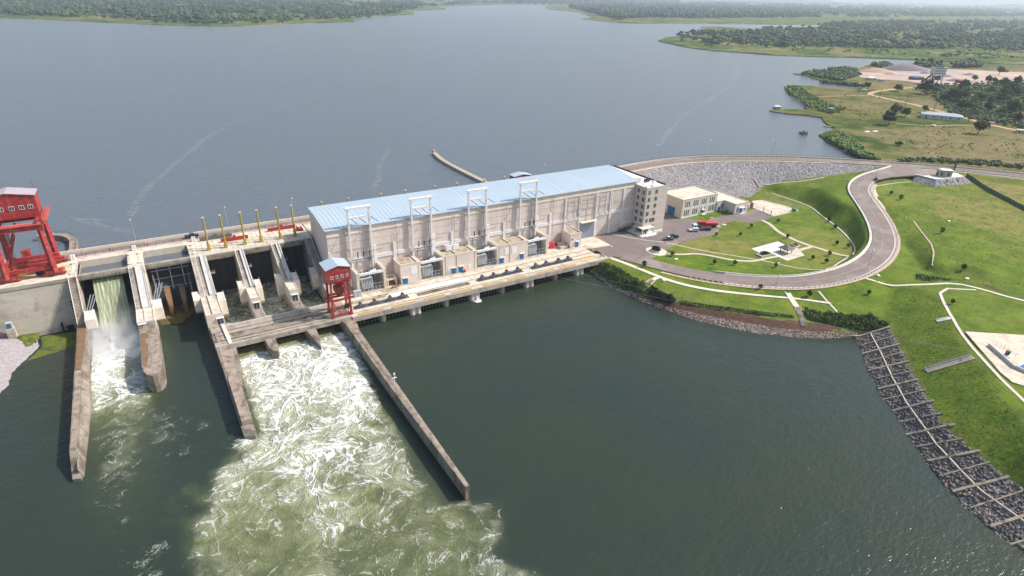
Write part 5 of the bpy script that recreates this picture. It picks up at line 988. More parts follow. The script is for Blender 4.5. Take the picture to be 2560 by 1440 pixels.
mb = MB(); mb.box(46.2, 49.4, 195.6, 198.8, 13.8, 15.8); mb.bar((46.6, 197, 16.6), (49.2, 197, 16.6), 1.3, n=12); o = mb.build('hoist', ['crane_red'], c2)
mb = MB(); mb.box(46.6, 49.0, 195.4, 195.59, 14, 15.4); mb.box(47.0, 48.6, 196, 198, 11.9, 13.6); mb.build('hoist_frame', ['rust'], o)
mb = MB(); mb.bar((49.2, 194.0, 8.8), (49.2, 194.3, 8.8), 1.9, n=20); mb.build('cable_reel', ['rubber'], c2)
X0, X1, Y0, Y1, Z0, Z1, ZP = 43.4, 51.7, 194.0, 201.6, 18.9, 23.6, 24.7; m_x = (X0+X1)/2
mh = MB(); mh.prof([(X0, Z0), (X1, Z0), (X1, Z1), (m_x, ZP), (X0, Z1)], 'y', Y0, Y1); hs = mh.build('machine_house', ['crane_red'], c2)
mb = MB(); tp = [(X0-.3, Y0-.3, Z1-.02), (m_x, Y0-.3, ZP+.08), (m_x, Y1+.3, ZP+.08), (X0-.3, Y1+.3, Z1-.02), (X1+.3, Y0-.3, Z1-.02), (X1+.3, Y1+.3, Z1-.02)]
FR_ = [(3, 2, 1, 0), (1, 2, 5, 4), (6, 7, 8, 9), (7, 10, 11, 8), (0, 1, 7, 6), (1, 4, 10, 7), (4, 5, 11, 10), (2, 3, 9, 8), (5, 2, 8, 11), (3, 0, 6, 9)]
mb.add(tp+[(a, b, c+.14) for a, b, c in tp], FR_); mb.build('roof', ['roof_blue'], hs)
for x in (45.1, 46.9, 48.6, 50.4):
    mb = MB(); mb.box(x-.36, x+.36, Y0-.06, Y0-.03, 20.2, 21.1); w_ = mb.build('window', ['glass_dark'], hs)
    mb = MB(); [mb.box(*q) for q in ((x-.46, x-.36, Y0-.1, Y0, 20.1, 21.2), (x+.36, x+.46, Y0-.1, Y0, 20.1, 21.2), (x-.04, x+.04, Y0-.1, Y0-.065, 20.2, 21.1), (x-.36, x+.36, Y0-.1, Y0, 21.1, 21.2), (x-.36, x+.36, Y0-.1, Y0, 20.1, 20.2))]; mb.build('frame', ['white_paint'], w_)
mb = MB()
for i in range(9): mb.box(44.0+i*.85, 44.12+i*.85, Y0-.05, Y0-.01, 22.1+.12*(4-abs(i-4))-.2, 22.5+.12*(4-abs(i-4)))
mb.build('rivet_strip', ['crane_pink'], hs)
# third crane: only its cab roof shows over the powerhouse
c3 = thing('intake_crane', 'red crane house with a pale roof peeping over the back edge of the blue roof', 'crane', (159.5, 258, 18))
mb = MB(); mb.prof([(154.4, 22.3), (164.7, 22.3), (164.7, 26.9), (159.5, 28.0), (154.4, 27.3)], 'y', 255.2, 260); hs = mb.build('machine_house', ['crane_red'], c3)
mb = MB(); tp = [(154.1, 254.9, 27.35), (159.5, 254.9, 28.1), (159.5, 260.3, 28.1), (154.1, 260.3, 27.35), (165.0, 254.9, 26.95), (165, 260.3, 26.95)]; mb.add(tp+[(a, b, c+.14) for a, b, c in tp], FR_); mb.build('roof', ['roof_blue'], hs)
for x in (155, 164):
    for y in (255.6, 259.6): mb = MB(); mb.bar((x, y, 18), (x, y, 22.3), .7); mb.build('leg', ['crane_red'], c3)
# yellow hydraulic hoists
hx = [12.3, 18.3, 25.4, 31.5, 38.9, 44.7]; hb = [57.3, 68.6, 82.9, 94.3, 108.4, 119.6, 133.9, 144.9]
def hoist(x, y, zt, lb, grp):
    t = thing('gate_hoist', lb, 'hoist', (x, y, 18), grp)
    mb = MB(); mb.box(x-.65, x+.65, y-.65, y+.65, 18, 18.9); mb.box(x-.45, x+.45, y-.5, y+.5, 18.9, 20.2); mb.build('base', ['yellow_paint'], t)
    mb = MB(); mb.bar((x, y-.7, 19.7), (x, y+.7, 19.7), 1.0, n=12); mb.box(x-.55, x+.55, y-.55, y+.55, 20.2, 20.5); mb.build('trunnion', ['ochre'], t)
    mb = MB(); mb.cyl(x, y, 20.5, zt-.4, .33, 10); mb.build('cylinder', ['yellow_paint'], t)
    mb = MB(); mb.box(x-.4, x+.4, y-.4, y+.4, zt-.4, zt); mb.build('cap', ['slab_cream'], t)
for i, x in enumerate(hx): hoist(x, 246.9, 31.4, 'tall yellow hydraulic hoist on the crest deck, %s from the left' % ORD[i], 'yellow hoists on the open crest deck')
for i, x in enumerate(hb): hoist(x, 248.9, 30.5, 'yellow hoist tip showing over the blue roof edge, %s from the left' % ORD[i], 'yellow hoists behind the powerhouse roof')
MB().box(51, 206, 246.6, 261, 16.5, 17.98).build('intake_deck', ['deck_concrete'], label='concrete intake deck hidden behind the powerhouse roof', cat='deck', base=(125, 254, 17))
for lb, x0, x1, y, m in (('long red lifting beam lying left on the crest deck behind the second hoist', 17.4, 27.6, 253.6, 'beam_red'), ('long red lifting beam lying farther right near the powerhouse gable', 36.0, 47.2, 257.6, 'beam_red'), ('dark grey steel beam with brackets lying beside the dam road', 10.2, 22.2, 258.6, 'grey_metal')):
    t = thing('lifting_beam', lb, 'beam', ((x0+x1)/2, y, 18), 'lifting beams on the crest deck')
    mb = MB(); mb.box(x0, x1, y-.5, y-.3, 18.15, 19.3); mb.box(x0, x1, y+.3, y+.5, 18.15, 19.3); mb.build('girder', [m], t)
    mb = MB(); [mb.box(q, q+.25, y-.3, y+.3, 18.3, 19.2) for q in np.linspace(x0+.1, x1-.4, 8)]; mb.box((x0+x1)/2-.5, (x0+x1)/2+.5, y-.25, y+.25, 19.3, 20.2); mb.build('diaphragm', [m], t)
    mb = MB(); [mb.box(q, q+.5, y-.8, y+.8, 18.003, 18.15) for q in (x0+1, x1-1.6)]; mb.build('bearer', ['bark'], t)
t = thing('deck_pump', 'small rusty orange pump frame by the powerhouse corner on the crest deck', 'machine', (48, 253, 18)); mb = MB(); mb.box(47.2, 47.6, 252, 256, 18, 19.3); mb.box(48.8, 49.2, 252, 256, 18, 18.9); mb.box(47.6, 48.8, 252.4, 253.2, 18, 18.7); mb.build('frame', ['beam_red'], t); mb = MB(); mb.bar((48.2, 254, 18.5), (48.2, 255.5, 18.5), .8, n=10); mb.build('motor', ['ochre'], t)
for x, lb in ((-29.4, 'thin red marker post on the dam road nearest the red gantry crane'), (-8.9, 'pair of red and black road barriers over the pier between the wide bays')):
    t = thing('marker_post', lb, 'post', (x, 262, 18.03)); mb = MB(); mb.bar((x, 262, 18.03), (x, 262, 20.0), .22); mb.bar((x+.9, 262, 18.03), (x+.9, 262, 19.4), .22) if x > -20 else None; mb.build('post', ['truck_red'], t); mb = MB(); mb.box(x-.3, x+.3, 261.8, 262.2, 18.03, 18.2); mb.build('foot', ['rubber'], t)
for x, lb in ((-32.0, 'leftmost'), (-12.4, 'middle'), (8.2, 'rightmost')):
    t = thing('junction_box', 'white roadside cabinet pair on a pier end beside the road rail, %s of three' % lb, 'cabinet', (x, 259.5, 18), 'white cabinets by the dam road'); mb = MB(); mb.box(x-.7, x-.1, 259.2, 260.0, 18, 19.9); mb.box(x+.1, x+.7, 259.2, 260.0, 18, 19.9); mb.build('casing', ['white_paint'], t)
# lake-side wing ring and the long curved mole
t = thing('ring_wall', 'curved concrete wing wall standing in the lake behind the gantry crane', 'breakwater', (-38, 290, 16))
P = smooth_line([(-46.0, 296.3), (-41.0, 295.6), (-36.8, 293.0), (-33.6, 287.5), (-32.9, 280), (-32.9, 268)], 1.0); P3 = np.c_[P, np.full(len(P), 17.6)]
mb = MB(); mb.ribbon(P3, 2.6, 6); mb.build('wall', ['wall_top'], t); mb = MB(); railing(mb, np.c_[P[:, 0]+.9, P[:, 1]+.6, P3[:, 2]], 1.1, 2, .06); mb.build('railing', ['dark_metal'], t)
t = thing('mole', 'thin curved concrete mole reaching out into the lake behind the powerhouse', 'breakwater', (158, 320, 16))
ML = smooth_line([at(1085, 381, 16.8), at(1093, 388, 16.8), at(1103, 397, 16.8), at(1130, 413, 16.8), at(1170, 433, 16.8), at(1225, 460, 16.8), (158, 268)], 1.5)
mb = MB(); mb.ribbon(np.c_[ML, np.full(len(ML), 16.9)], 2.6, 5); mb.build('wall', ['path_cream'], t); mb = MB()
for s in (-1.15, 1.15): railing(mb, offs(np.c_[ML, np.full(len(ML), 16.9)], s), 1.0, 2.4, .07)
mb.build('railing', ['old_concrete'], t); mb = MB(); mb.box(*(ML[0][0]-.8, ML[0][0]+.8), ML[0][1]-.8, ML[0][1]+.8, 16.9, 18.4); mb.build('beacon_base', ['concrete'], t)
# vehicles ---------------------------------------------------------
def vehicle(kind, label, loc, rz, paint, cat, group=None):
    t = thing(kind, label, cat, loc, group, rz)
    L = {'pickup': 5.2, 'suv': 4.8, 'minibus': 5.0, 'saloon': 4.5}[kind if kind in ('pickup', 'suv', 'minibus') else 'saloon']; w = .92
    if kind == 'pickup': pr = [(-2.6, .55), (2.6, .55), (2.62, .95), (2.45, 1.1), (1.35, 1.2), (.75, 1.78), (-.6, 1.8), (-.85, 1.2), (-2.6, 1.15)]; gl = [(1.28, 1.2), (.75, 1.7), (-.58, 1.72), (-.78, 1.2)]
    elif kind == 'suv': pr = [(-2.4, .5), (2.4, .5), (2.42, .95), (2.2, 1.1), (1.2, 1.2), (.6, 1.75), (-2.1, 1.8), (-2.4, 1.2)]; gl = [(1.15, 1.2), (.6, 1.68), (-2.0, 1.7), (-2.2, 1.2)]
    else: pr = [(-2.4, .5), (2.4, .5), (2.45, 1.1), (2.0, 1.25), (1.6, 1.95), (-2.3, 2.05), (-2.45, 1.2)]; gl = [(1.9, 1.25), (1.55, 1.85), (-2.1, 1.9), (-2.2, 1.3)]
    mb = MB(); mb.prof(pr, 'y', -w, w); b = mb.build('body', [paint], t, local=True); bv = b.modifiers.new('bevel', 'BEVEL'); bv.width = .09; bv.segments = 2
    mb = MB(); mb.prof(gl, 'y', -w-.012, w+.012); f, r = gl[0][0], gl[-1][0]; mb.add([(f+.03, -.8, 1.22), (f+.03, .8, 1.22), (gl[1][0]+.04, .72, gl[1][1]), (gl[1][0]+.04, -.72, gl[1][1])], [(0, 1, 2, 3)]); mb.build('window', ['glass_dark'], t, local=True)
    for x in (-L/2+.95, L/2-.95):
        for y in (-w, w):
            mb = MB(); mb.bar((x, y-.12, .38), (x, y+.12, .38), .76, n=14); wh = mb.build('wheel', ['rubber'], t, local=True); mb = MB(); mb.bar((x, y-.135, .38), (x, y+.135, .38), .4, n=10); o = mb.build('rim', ['rim'], None); o.parent = wh
    for y in (-.66, .66): mb = MB(); mb.box(L/2-.05, L/2+.03, y-.2, y+.2, .8, .98); mb.build('headlight', ['lamp_glass'], t, local=True); mb = MB(); mb.box(-L/2-.02, -L/2+.05, y-.16, y+.16, .85, 1.05); mb.build('tail_light', ['lamp_red'], t, local=True)
    if kind == 'pickup': mb = MB(); mb.box(-2.5, -.95, -.78, .78, 1.12, 1.16); mb.build('load_bed', ['black'], t, local=True)
    if paint == 'car_grey' and kind == 'pickup': mb = MB(); mb.box(-.5, .65, -.75, .75, 1.79, 1.84); mb.build('roof_panel', ['car_white'], t, local=True)
    return t
xr = at(481, 596, 18); vehicle('pickup', 'black pickup on the dam road behind the grey steel beam', (xr[0], 264.4, 18.04), 0, 'car_dark', 'car')
A5 = lambda a, b: (*at(a, b, 5), 5.05)
vehicle('pickup', 'grey pickup with a white roof parked beside a dark one', A5(1671, 600), 2.75, 'car_grey', 'car')
vehicle('pickup', 'dark pickup parked just behind the white-roofed grey one', A5(1683, 594.5), 2.75, 'car_dark', 'car')
vehicle('suv', 'white estate car parked beside the flatbed truck', A5(1734, 578.5), 2.70, 'car_white', 'car')
def lorry(name, label, loc, rz, kind):
    t = thing(name, label, 'truck', loc, None, rz); cabm = 'car_white' if kind == 'flat' else 'truck_red'
    mb = MB(); mb.box(-5.2, 4.4, -.45, .45, .7, 1.0); mb.build('chassis', ['dark_metal'], t, local=True)
    mb = MB(); mb.prof([(2.7, .8), (4.6, .8), (4.7, 1.9), (4.4, 3.05), (2.7, 3.1)], 'y', -1.2, 1.2); c = mb.build('cab', [cabm], t, local=True)
    mb = MB(); mb.box(4.5, 4.66, -1.05, 1.05, 1.95, 2.8); mb.box(3.0, 4.2, -1.22, -1.205, 1.9, 2.75); mb.box(3.0, 4.2, 1.205, 1.22, 1.9, 2.75); mb.build('window', ['glass_dark'], t, local=True)
    for x in (3.6, -2.6, -4.0):
        for y in (-1.05, 1.05): mb = MB(); mb.bar((x, y-.18, .52), (x, y+.18, .52), 1.04, n=14); mb.build('wheel', ['rubber'], t, local=True)
    if kind == 'flat':
        mb = MB(); mb.box(-5.4, 2.4, -1.25, 1.25, 1.02, 1.25); mb.box(-5.4, 2.4, -1.25, -1.17, 1.25, 1.7); mb.box(-5.4, 2.4, 1.17, 1.25, 1.25, 1.7); mb.box(2.3, 2.42, -1.25, 1.25, 1.25, 2.2); mb.build('flatbed', ['grey_metal'], t, local=True)
        mb = MB(); mb.box(-5.2, 2.2, -.9, -.3, 1.26, 1.45); mb.box(-5.2, 2.2, .2, .8, 1.26, 1.4); mb.build('load', ['rust'], t, local=True)
        mb = MB(); mb.box(1.2, 2.2, -1.0, 1.0, 1.3, 2.8); mb.bar((1.7, 0, 2.8), (.2, .3, 3.4), .3); mb.build('loader_crane', ['dark_metal'], t, local=True)
    else:
        mb = MB(); mb.bar((-5.0, 0, 2.0), (1.2, 0, 2.15), 2.2, 2.0, n=16); mb.build('tank', ['truck_red'], t, local=True); mb = MB(); mb.box(1.2, 2.5, -1.2, 1.2, 1.0, 3.2); mb.box(-5.3, -5.0, -1, 1, 1.0, 2.6); mb.build('pump_locker', ['truck_red'], t, local=True)
    return t
lorry('flatbed_truck', 'dark flatbed truck with a white cab between the white car and the red tanker', A5(1753, 575), 2.70, 'flat')
lorry('fire_truck', 'bright red tanker truck parked at the grass corner, farthest of the parked row', A5(1766, 568), 2.70, 'tank')
# lamps --------------------------------------------------------------
def lamp(x, y, z, label, rz=0, h=10, arm=1.6, group='street lamps'):
    t = thing('street_lamp', label, 'lamp', (x, y, z), group, rz)
    mb = MB(); mb.bar((0, 0, 0), (0, 0, h), .26, n=8, r2=.5); mb.build('pole', ['light_metal'], t, local=True)
    mb = MB(); mb.bar((0, 0, h-.05), (arm*.6, 0, h+.5), .12, n=6); mb.bar((arm*.6, 0, h+.5), (arm, 0, h+.55), .12, n=6); mb.build('arm', ['light_metal'], t, local=True)
    mb = MB(); mb.box(arm-.1, arm+.75, -.16, .16, h+.46, h+.62); mb.build('lamp_head', ['white_paint'], t, local=True)
for i, x in enumerate((-11.6, 22.2, 49.0, 179.7)): lamp(x, 268.3, 18, 'thin lamp post on the lake side, ' + ('nearest the red gantry crane', 'between the first two yellow hoists', 'just left of the blue roof', 'behind the right part of the blue roof')[i], -math.pi/2, 9.6)
# ================================================================ ROADS, PATHS, YARD
def lift(P, dz): P = np.array(P, float).copy(); P[:, 2] += dz; return P
mb = MB(); mb.ribbon(lift(ROAD, .07), 8.6); mb.build('access_road', 'asphalt', kind='structure')
ic = [i for i in range(len(CRW)) if CRW[i][0] > 212]; CR2 = CRW[ic[0]:]
mb = MB(); mb.ribbon(lift(CR2, .02), 9.0, .5); mb.build('crest_road', 'asphalt', kind='structure')
jp = [at(a, b, 18) for a, b in ((2228, 417), (2262, 411), (2340, 418), (2400, 425), (2345, 437), (2290, 438), (2225, 443), (2196, 449), (2190, 441), (2222, 433), (2246, 426), (2243, 420))]
mb = MB(); mb.prism([p[:2] for p in jp], 17.4, 18.035); mb.build('road_junction', 'asphalt', kind='structure')
mb = MB(); mb.ribbon(lift(offs(ROAD, 0.1)[14:], .085), .14); mb.build('centre_line', 'line_white', kind='structure')
yard = [at(1528, 640, 5), at(1560, 638, 5), at(1602, 647, 5), at(1618, 650, 5), at(1608, 640, 5), at(1622, 628, 5), (188.5, 190.0), at(1700, 603, 5), at(1762, 592, 5), at(1800, 580, 5), at(1770, 568, 5), at(1840, 551, 5), at(1880, 560, 5), at(1935, 542, 5), at(1860, 520, 5), (264, 207), (233, 214), (213.4, 216), (213.4, 232), (206.6, 232), (200, 216), (150, 216.9), (150, 206), (167, 204), at(1520, 630, 5)]
yd = [(166.4, 192.2), (166.4, 216.6), (199.9, 216.6), (203, 212), (213.3, 209), (213.4, 236), (233.3, 236), (233.3, 215), (264, 207), (274, 207.4), at(1900, 517, 5), at(1937, 541, 5), at(1915, 549, 5), at(1880, 557, 5), at(1866, 557, 5), at(1836, 551, 5), at(1788, 564, 5), at(1797, 576, 5), at(1792, 584, 5), at(1770, 590, 5), at(1700, 607, 5), at(1668, 622, 5), at(1652, 628, 5), at(1640, 640, 5), at(1624, 648, 5), at(1606, 655, 5), at(1572, 648, 5), at(1530, 640, 5)]
mb = MB(); mb.prism(yd, 4.8, 5.03); mb.build('yard', 'yard_asphalt', kind='structure')
mb = MB(); mb.prism([(160.5, 206.4), (167.2, 204.4), (176.6, 203.4), (176.3, 216.5), (160.5, 216.5)], 4.9, 5.045); mb.build('loading_apron', 'deck_concrete', kind='structure')
for pts_ in (((1720, 545), (1765, 553), (1778, 546), (1750, 535)), ((1767, 532), (1790, 545), (1806, 540), (1803, 532), (1785, 528))):
    P = [at(a, b, 5) for a, b in pts_]; mb = MB(); mb.prism(P, 5.03, 5.12); o = mb.build('lawn_patch', 'bank_ground', kind='structure')
def slab(name, pts_, z, m, dz=.06, th=.2, **kw):
    P = [at(a, b, z) for a, b in pts_]; mb = MB(); mb.prism(P, z-th, z+dz); return mb.build(name, m, **(kw or dict(kind='structure')))
slab('container_yard', ((1905, 500), (1882, 502), (1873, 515), (1935, 541), (1998, 526), (1965, 515)), 5, 'slab_cream', .05)
def drape(pts_, step=1.5, dz=.06, its=2):
    P = smooth_line([p[:2] for p in hits(pts_)], step, its); return np.array([(x, y, float(H(np.float64(x), np.float64(y)))+dz) for x, y in P])
def pathr(name, pts_, w, m='path_white', dz=.09, th=.25, its=2, step=1.2):
    P = drape(pts_, step, dz, its); P[:, 2] = np.convolve(np.pad(P[:, 2], 2, 'edge'), np.ones(5)/5, 'valid')+.03; mb = MB(); mb.ribbon(P, w, th); o = mb.build(name, m, kind='structure'); return P
# river walk and stair paths
pathr('river_path', ((1523, 644), (1560, 657), (1600, 673), (1640, 689), (1680, 704), (1740, 719), (1810, 730), (1900, 739), (1990, 745), (2077, 758)), 1.9)
pathr('river_path', ((1655, 692), (1640, 695), (1632, 700)), 1.9)
pathr('river_path', ((1958, 716), (1970, 732), (1982, 752), (1992, 768)), 2.1, its=1)
def steps_on(name, label, a, b, w, n=18, rail=False, m='old_concrete', raise_=.15):
    t = thing(name, label, 'steps', ((a[0]+b[0])/2, (a[1]+b[1])/2, min(a[2], b[2])))
    A = np.array(a); B = np.array(b); d = (B-A)[:2]; L = np.linalg.norm(d); d /= L; nn = np.array([-d[1], d[0]]); mb = MB()
    for i in range(n):
        p = A+(B-A)*i/n; q = A+(B-A)*(i+1)/n; z = max(p[2], q[2], float(H(np.float64((p[0]+q[0])/2), np.float64((p[1]+q[1])/2)))+.1)+raise_
        c = [p[:2]+nn*w/2, q[:2]+nn*w/2, q[:2]-nn*w/2, p[:2]-nn*w/2]; mb.prism([tuple(k) for k in c], z-.9, z)
    mb.build('flight', [m], t)
    mb = MB()
    for s in (-1, 1):
        P = [(*(A[:2]+nn*s*(w/2+.12)), A[2]+raise_+.15), (*(B[:2]+nn*s*(w/2+.12)), B[2]+raise_+.15)]; mb.bar(P[0], P[1], .25, .5)
    mb.build('string', ['path_cream'], t)
    if rail:
        mb = MB(); s = 1 if (nn[1] > 0) else -1; railing(mb, [(*(A[:2]+nn*s*(w/2+.2)), A[2]+.3), (*(B[:2]+nn*s*(w/2+.2)), B[2]+.3)], 1.2, 1.4, .05, (1, .66, .33)); mb.build('railing', ['galv'], t)
    return t
h1 = hit(1632, 701); h2 = hit(1620, 710); steps_on('stairway', 'short grey stairway just below the river walk near the deck end', h1, h2, 2.0, 8)
h1 = hit(1613, 722); h2 = (*at(1592, 737, .2), .2); steps_on('stairway', 'grey stairway running down into the water through bushes near the deck end', h1, h2, 2.0, 12)
h1 = hit(1993, 768); h2 = (*at(2006, 828, .1), .1); steps_on('stairway', 'long straight stairway from the river walk down over the earth bank', h1, h2, 1.9, 26)
h1 = hit(2432, 894); h2 = hit(2314, 928); steps_on('stairway', 'long stairway with a steel handrail on the right-hand grass slope', h1, h2, 1.9, 26, True, 'concrete')
h1 = hit(2376, 797); h2 = hit(2342, 804); steps_on('stairway', 'short white stairway near the top of the right-hand grass slope', h1, h2, 1.6, 8, False, 'slab_white')
h1 = hit(1889, 449); h2 = hit(1903, 471); steps_on('stairway', 'grey stairway down the pale rock embankment behind the containers', h1, h2, 2.4, 16, True, 'concrete', .4)
# lawn paths inside the loop
pathr('lawn_path', ((1665, 634), (1700, 637), (1740, 634), (1780, 640), (1830, 651), (1885, 654), (1915, 646), (1945, 641)), 1.6, 'path_cream')
pathr('lawn_path', ((1905, 551), (1925, 560), (1945, 580), (1975, 595), (2010, 610), (2050, 622), (2080, 632), (2125, 640)), 1.9, 'path_cream')
pathr('lawn_path', ((2030, 617), (2010, 622), (1985, 630)), 1.9, 'path_cream')
pathr('lawn_path', ((2128, 640), (2145, 637), (2163, 633)), 1.0, 'kerb')
pathr('drain_channel', ((1665, 607), (1760, 628), (1850, 642), (1950, 660), (2063, 675)), .75, 'path_cream', its=1)
pathr('drain_channel', ((1530, 585), (1600, 600), (1660, 606)), .7, 'path_cream', its=1, dz=.12)
pathr('drain_channel', ((1928, 482), (1990, 503), (2025, 515), (2055, 540), (2100, 572), (2132, 605), (2140, 625), (2133, 636)), .8, 'kerb')
pathr('drain_channel', ((2122, 643), (2098, 657), (2067, 674)), .9, 'kerb')
pathr('drain_channel', ((2036, 718), (2060, 745), (2092, 778), (2103, 795)), .8, 'kerb', its=1)
pathr('upper_path', ((2162, 696), (2200, 707), (2238, 715), (2310, 712), (2390, 708), (2450, 722), (2500, 737), (2560, 752), (2650, 775)), 1.3, 'path_white', its=1)
pathr('drain_channel', ((2440, 725), (2345, 722), (2365, 770), (2400, 830), (2440, 880), (2490, 935), (2560, 1003), (2650, 1085)), 1.0, 'kerb', its=1)
pathr('drain_channel', ((2284, 552), (2310, 588), (2335, 620), (2331, 665)), .7, 'verge', its=1)
pathr('drain_channel', ((1912, 463), (1960, 456), (2015, 452), (2060, 444)), .8, 'kerb', its=1)
pathr('drain_channel', ((2190, 466), (2230, 458), (2275, 455)), .6, 'kerb', its=1)
# verges along the access road and lay-by
def strip(src, i0, i1, off, w, m, name, dz=.02, th=.1):
    P = offs(src, off)[i0:i1]; P = lift(P, dz); mb = MB(); mb.ribbon(P, w, th); mb.build(name, m, kind='structure')
n_ = len(ROAD)
strip(ROAD, 22, n_-10, -5.0, 1.1, 'kerb', 'road_kerb', .10); strip(ROAD, 22, n_-4, 5.0, .9, 'kerb', 'road_kerb', .10)
strip(ROAD, 10, n_-26, -6.3, 1.4, 'verge', 'verge', .0)
wd = [p for p in hits([(2172, 452), (2190, 463), (2178, 470), (2172, 490), (2178, 512), (2169, 505), (2155, 485), (2158, 465)])]
P = ROAD[n_-50:n_-26]; Q = offs(P, -7.4); mb = MB(); mb.ribbon(lift(Q, -.02), np.concatenate([np.linspace(.3, 3.4, 12), np.linspace(3.4, .3, 12)]), .2); mb.build('lay_by', 'slab_cream', kind='structure')
t = thing('road_barrier', 'white parapet kerb with thin railing along the inner edge of the curving road', 'barrier', tuple(ROAD[n_//2]))
mb = MB(); P = offs(ROAD, 5.6, .0)[20:n_-4]; mb.ribbon(lift(P, .55), .3, .6); mb.build('kerb', ['slab_white'], t)
mb = MB(); railing(mb, lift(P, .5), .7, 3.0, .06, (1,)); mb.build('railing', ['dark_metal'], t)
t = thing('guard_rail', 'white and dark post guard rail along the outer edge of the curving road', 'barrier', tuple(ROAD[n_//2]))
P = offs(ROAD, -5.6, 0)[16:n_-10]; mb = MB()
for i, p in enumerate(resample(P, 2.2)): mb.box(p[0]-.18, p[0]+.18, p[1]-.18, p[1]+.18, p[2], p[2]+.65)
mb.build('post', ['slab_white'], t, kind='stuff'); mb = MB(); Pr = resample(P, 2.2)
for a, b in zip(Pr[:-1], Pr[1:]): mb.bar((a[0], a[1], a[2]+.62), (b[0], b[1], b[2]+.62), .1)
mb.build('rail', ['dark_metal'], t)
for off_, nm, lb, m in ((5.2, 'lake_parapet', 'pale parapet with dark posts on the lake side of the curving crest road', 'cream_trim'), (-5.2, 'crest_barrier', 'low reddish kerb wall with posts on the land side of the crest road', 'verge')):
    t = thing(nm, lb, 'parapet', tuple(CR2[len(CR2)//2])); P = offs(CR2, off_)
    if off_ < 0:
        for k, (ia, ib) in enumerate(((0, int(len(P)*.50)), (int(len(P)*.655), len(P)))):
            mb = MB(); mb.ribbon(lift(P[ia:ib], .55), .45, 1.2); mb.build('wall', [m], t); mb = MB(); railing(mb, lift(P[ia:ib], .5), .7, 3.2, .1, (1,)); mb.build('railing', ['dark_metal'], t)
            mb = MB(); mb.ribbon(offs(lift(P[ia:ib], .06), -1.1), 1.5, .6); mb.build('verge', ['path_cream'], t)
    else:
        mb = MB(); mb.ribbon(lift(P, .8), .4, 1.6); mb.build('wall', [m], t); mb = MB(); railing(mb, lift(P, .8), .7, 3.2, .09, (1,)); mb.build('railing', ['dark_metal'], t)
# parking bay lines
mb = MB()
for i in range(7):
    a = at(1690+i*11, 592-i*2.6, 5); b = at(1703+i*11.2, 603-i*2.9, 5); d = np.array(b)-a; nn = np.array([-d[1], d[0]])/np.linalg.norm(d)*.07
    mb.prism([tuple(a+nn), tuple(b+nn), tuple(b-nn), tuple(a-nn)], 5.031, 5.04)
mb.build('parking_lines', 'line_white', kind='structure')
# roundabout planter
c0 = at(1640, 629, 5); mb = MB(); mb.prism([(c0[0]+4.0*math.cos(a)*(1.25 if math.cos(a+.6) > 0 else 1), c0[1]+5.2*math.sin(a)) for a in np.linspace(0, 2*math.pi, 28)[:-1]], 4.9, 5.12); mb.build('planter_apron', 'slab_cream', kind='structure')
def clump(name, x, y, z, r, h, m, n=60, label=None, cat=None, group=None, parent=None, leaf=.28, stem=False, seed=0):
    rg = random.Random(seed or int(x*7+y*13)); mb = MB()
    for _ in range(n):
        a = rg.uniform(0, 6.283); u = rg.random()**.6; ph = rg.uniform(0, 1); rr = r*u*math.sqrt(max(.05, 1-(2*ph-1)**2)); px, py, pz = x+rr*math.cos(a), y+rr*math.sin(a), z+h*ph
        s = leaf*rg.uniform(.6, 1.4); b = rg.uniform(0, 6.28); tl = rg.uniform(-.6, .6)
        mb.add([(px-s*math.cos(b), py-s*math.sin(b), pz-s*tl), (px+s*math.cos(b), py+s*math.sin(b), pz+s*tl), (px+s*.3*math.sin(b), py-s*.3*math.cos(b), pz+s), (px-s*.4*math.sin(b), py+s*.4*math.cos(b), pz-s*.8)], [(0, 1, 2), (0, 3, 1)])
    return mb.build(name, [m], parent, label, cat, group, base=(x, y, z) if parent is None else None)
t = thing('round_planter', 'oval white planter full of dark shrubs on the paved island by the yard', 'planter', (c0[0]+.3, c0[1]+.4, 5.1))
ov = [(c0[0]+.1+1.9*math.cos(a), c0[1]+.3+2.7*math.sin(a)) for a in np.linspace(0, 2*math.pi, 24)[:-1]]; mb = MB(); mb.prism(ov, 5.1, 5.9); mb.build('rim', ['slab_white'], t); mb = MB(); mb.prism([(c0[0]+.1+(p[0]-c0[0]-.1)*.86, c0[1]+.3+(p[1]-c0[1]-.3)*.9) for p in ov], 5.9, 5.93); mb.build('soil', ['soil'], t); clump('shrubs', c0[0]+.1, c0[1]+.3, 5.7, 2.2, 1.5, 'leaf_dark', 420, parent=t)
# ================================================================ OFFICE, WING, CONTAINERS
ob = thing('office_building', 'two-storey beige building with rows of tall narrow windows and a cream flat roof', 'building', (246, 224, 5))
OY = 216.1; mb = MB(); mb.box(233.5, 259.0, OY, 232, 4.5, 14.9); mb.build('wall', ['office_white'], ob)
mb = MB(); mb.box(233.44, 233.5, OY, 232, 5, 14.88); mb.build('gable', ['cream_wall'], ob)
mb = MB(); mb.box(233.9, 258.6, OY+.4, 231.6, 14.904, 14.95); r_ = mb.build('roof', ['flat_roof'], ob); mb = MB(); [mb.box(*q, 14.9, 15.35) for q in ((233.3, 259.2, OY-.15, OY+.2), (233.3, 259.2, 231.8, 232.15), (233.3, 233.65, OY+.2, 231.8), (258.85, 259.2, OY+.2, 231.8))]; mb.build('parapet', ['cream_trim'], ob)
mb = MB(); [mb.box(*q) for q in ((233.48, 259.02, OY-.08, OY-.002, 9.7, 9.95), (233.48, 259.02, OY-.1, OY-.002, 5.0, 5.5))]; mb.box(246.1, 246.3, OY-.1, OY-.002, 5.5, 14.85); mb.build('string_course', ['white_paint'], ob)
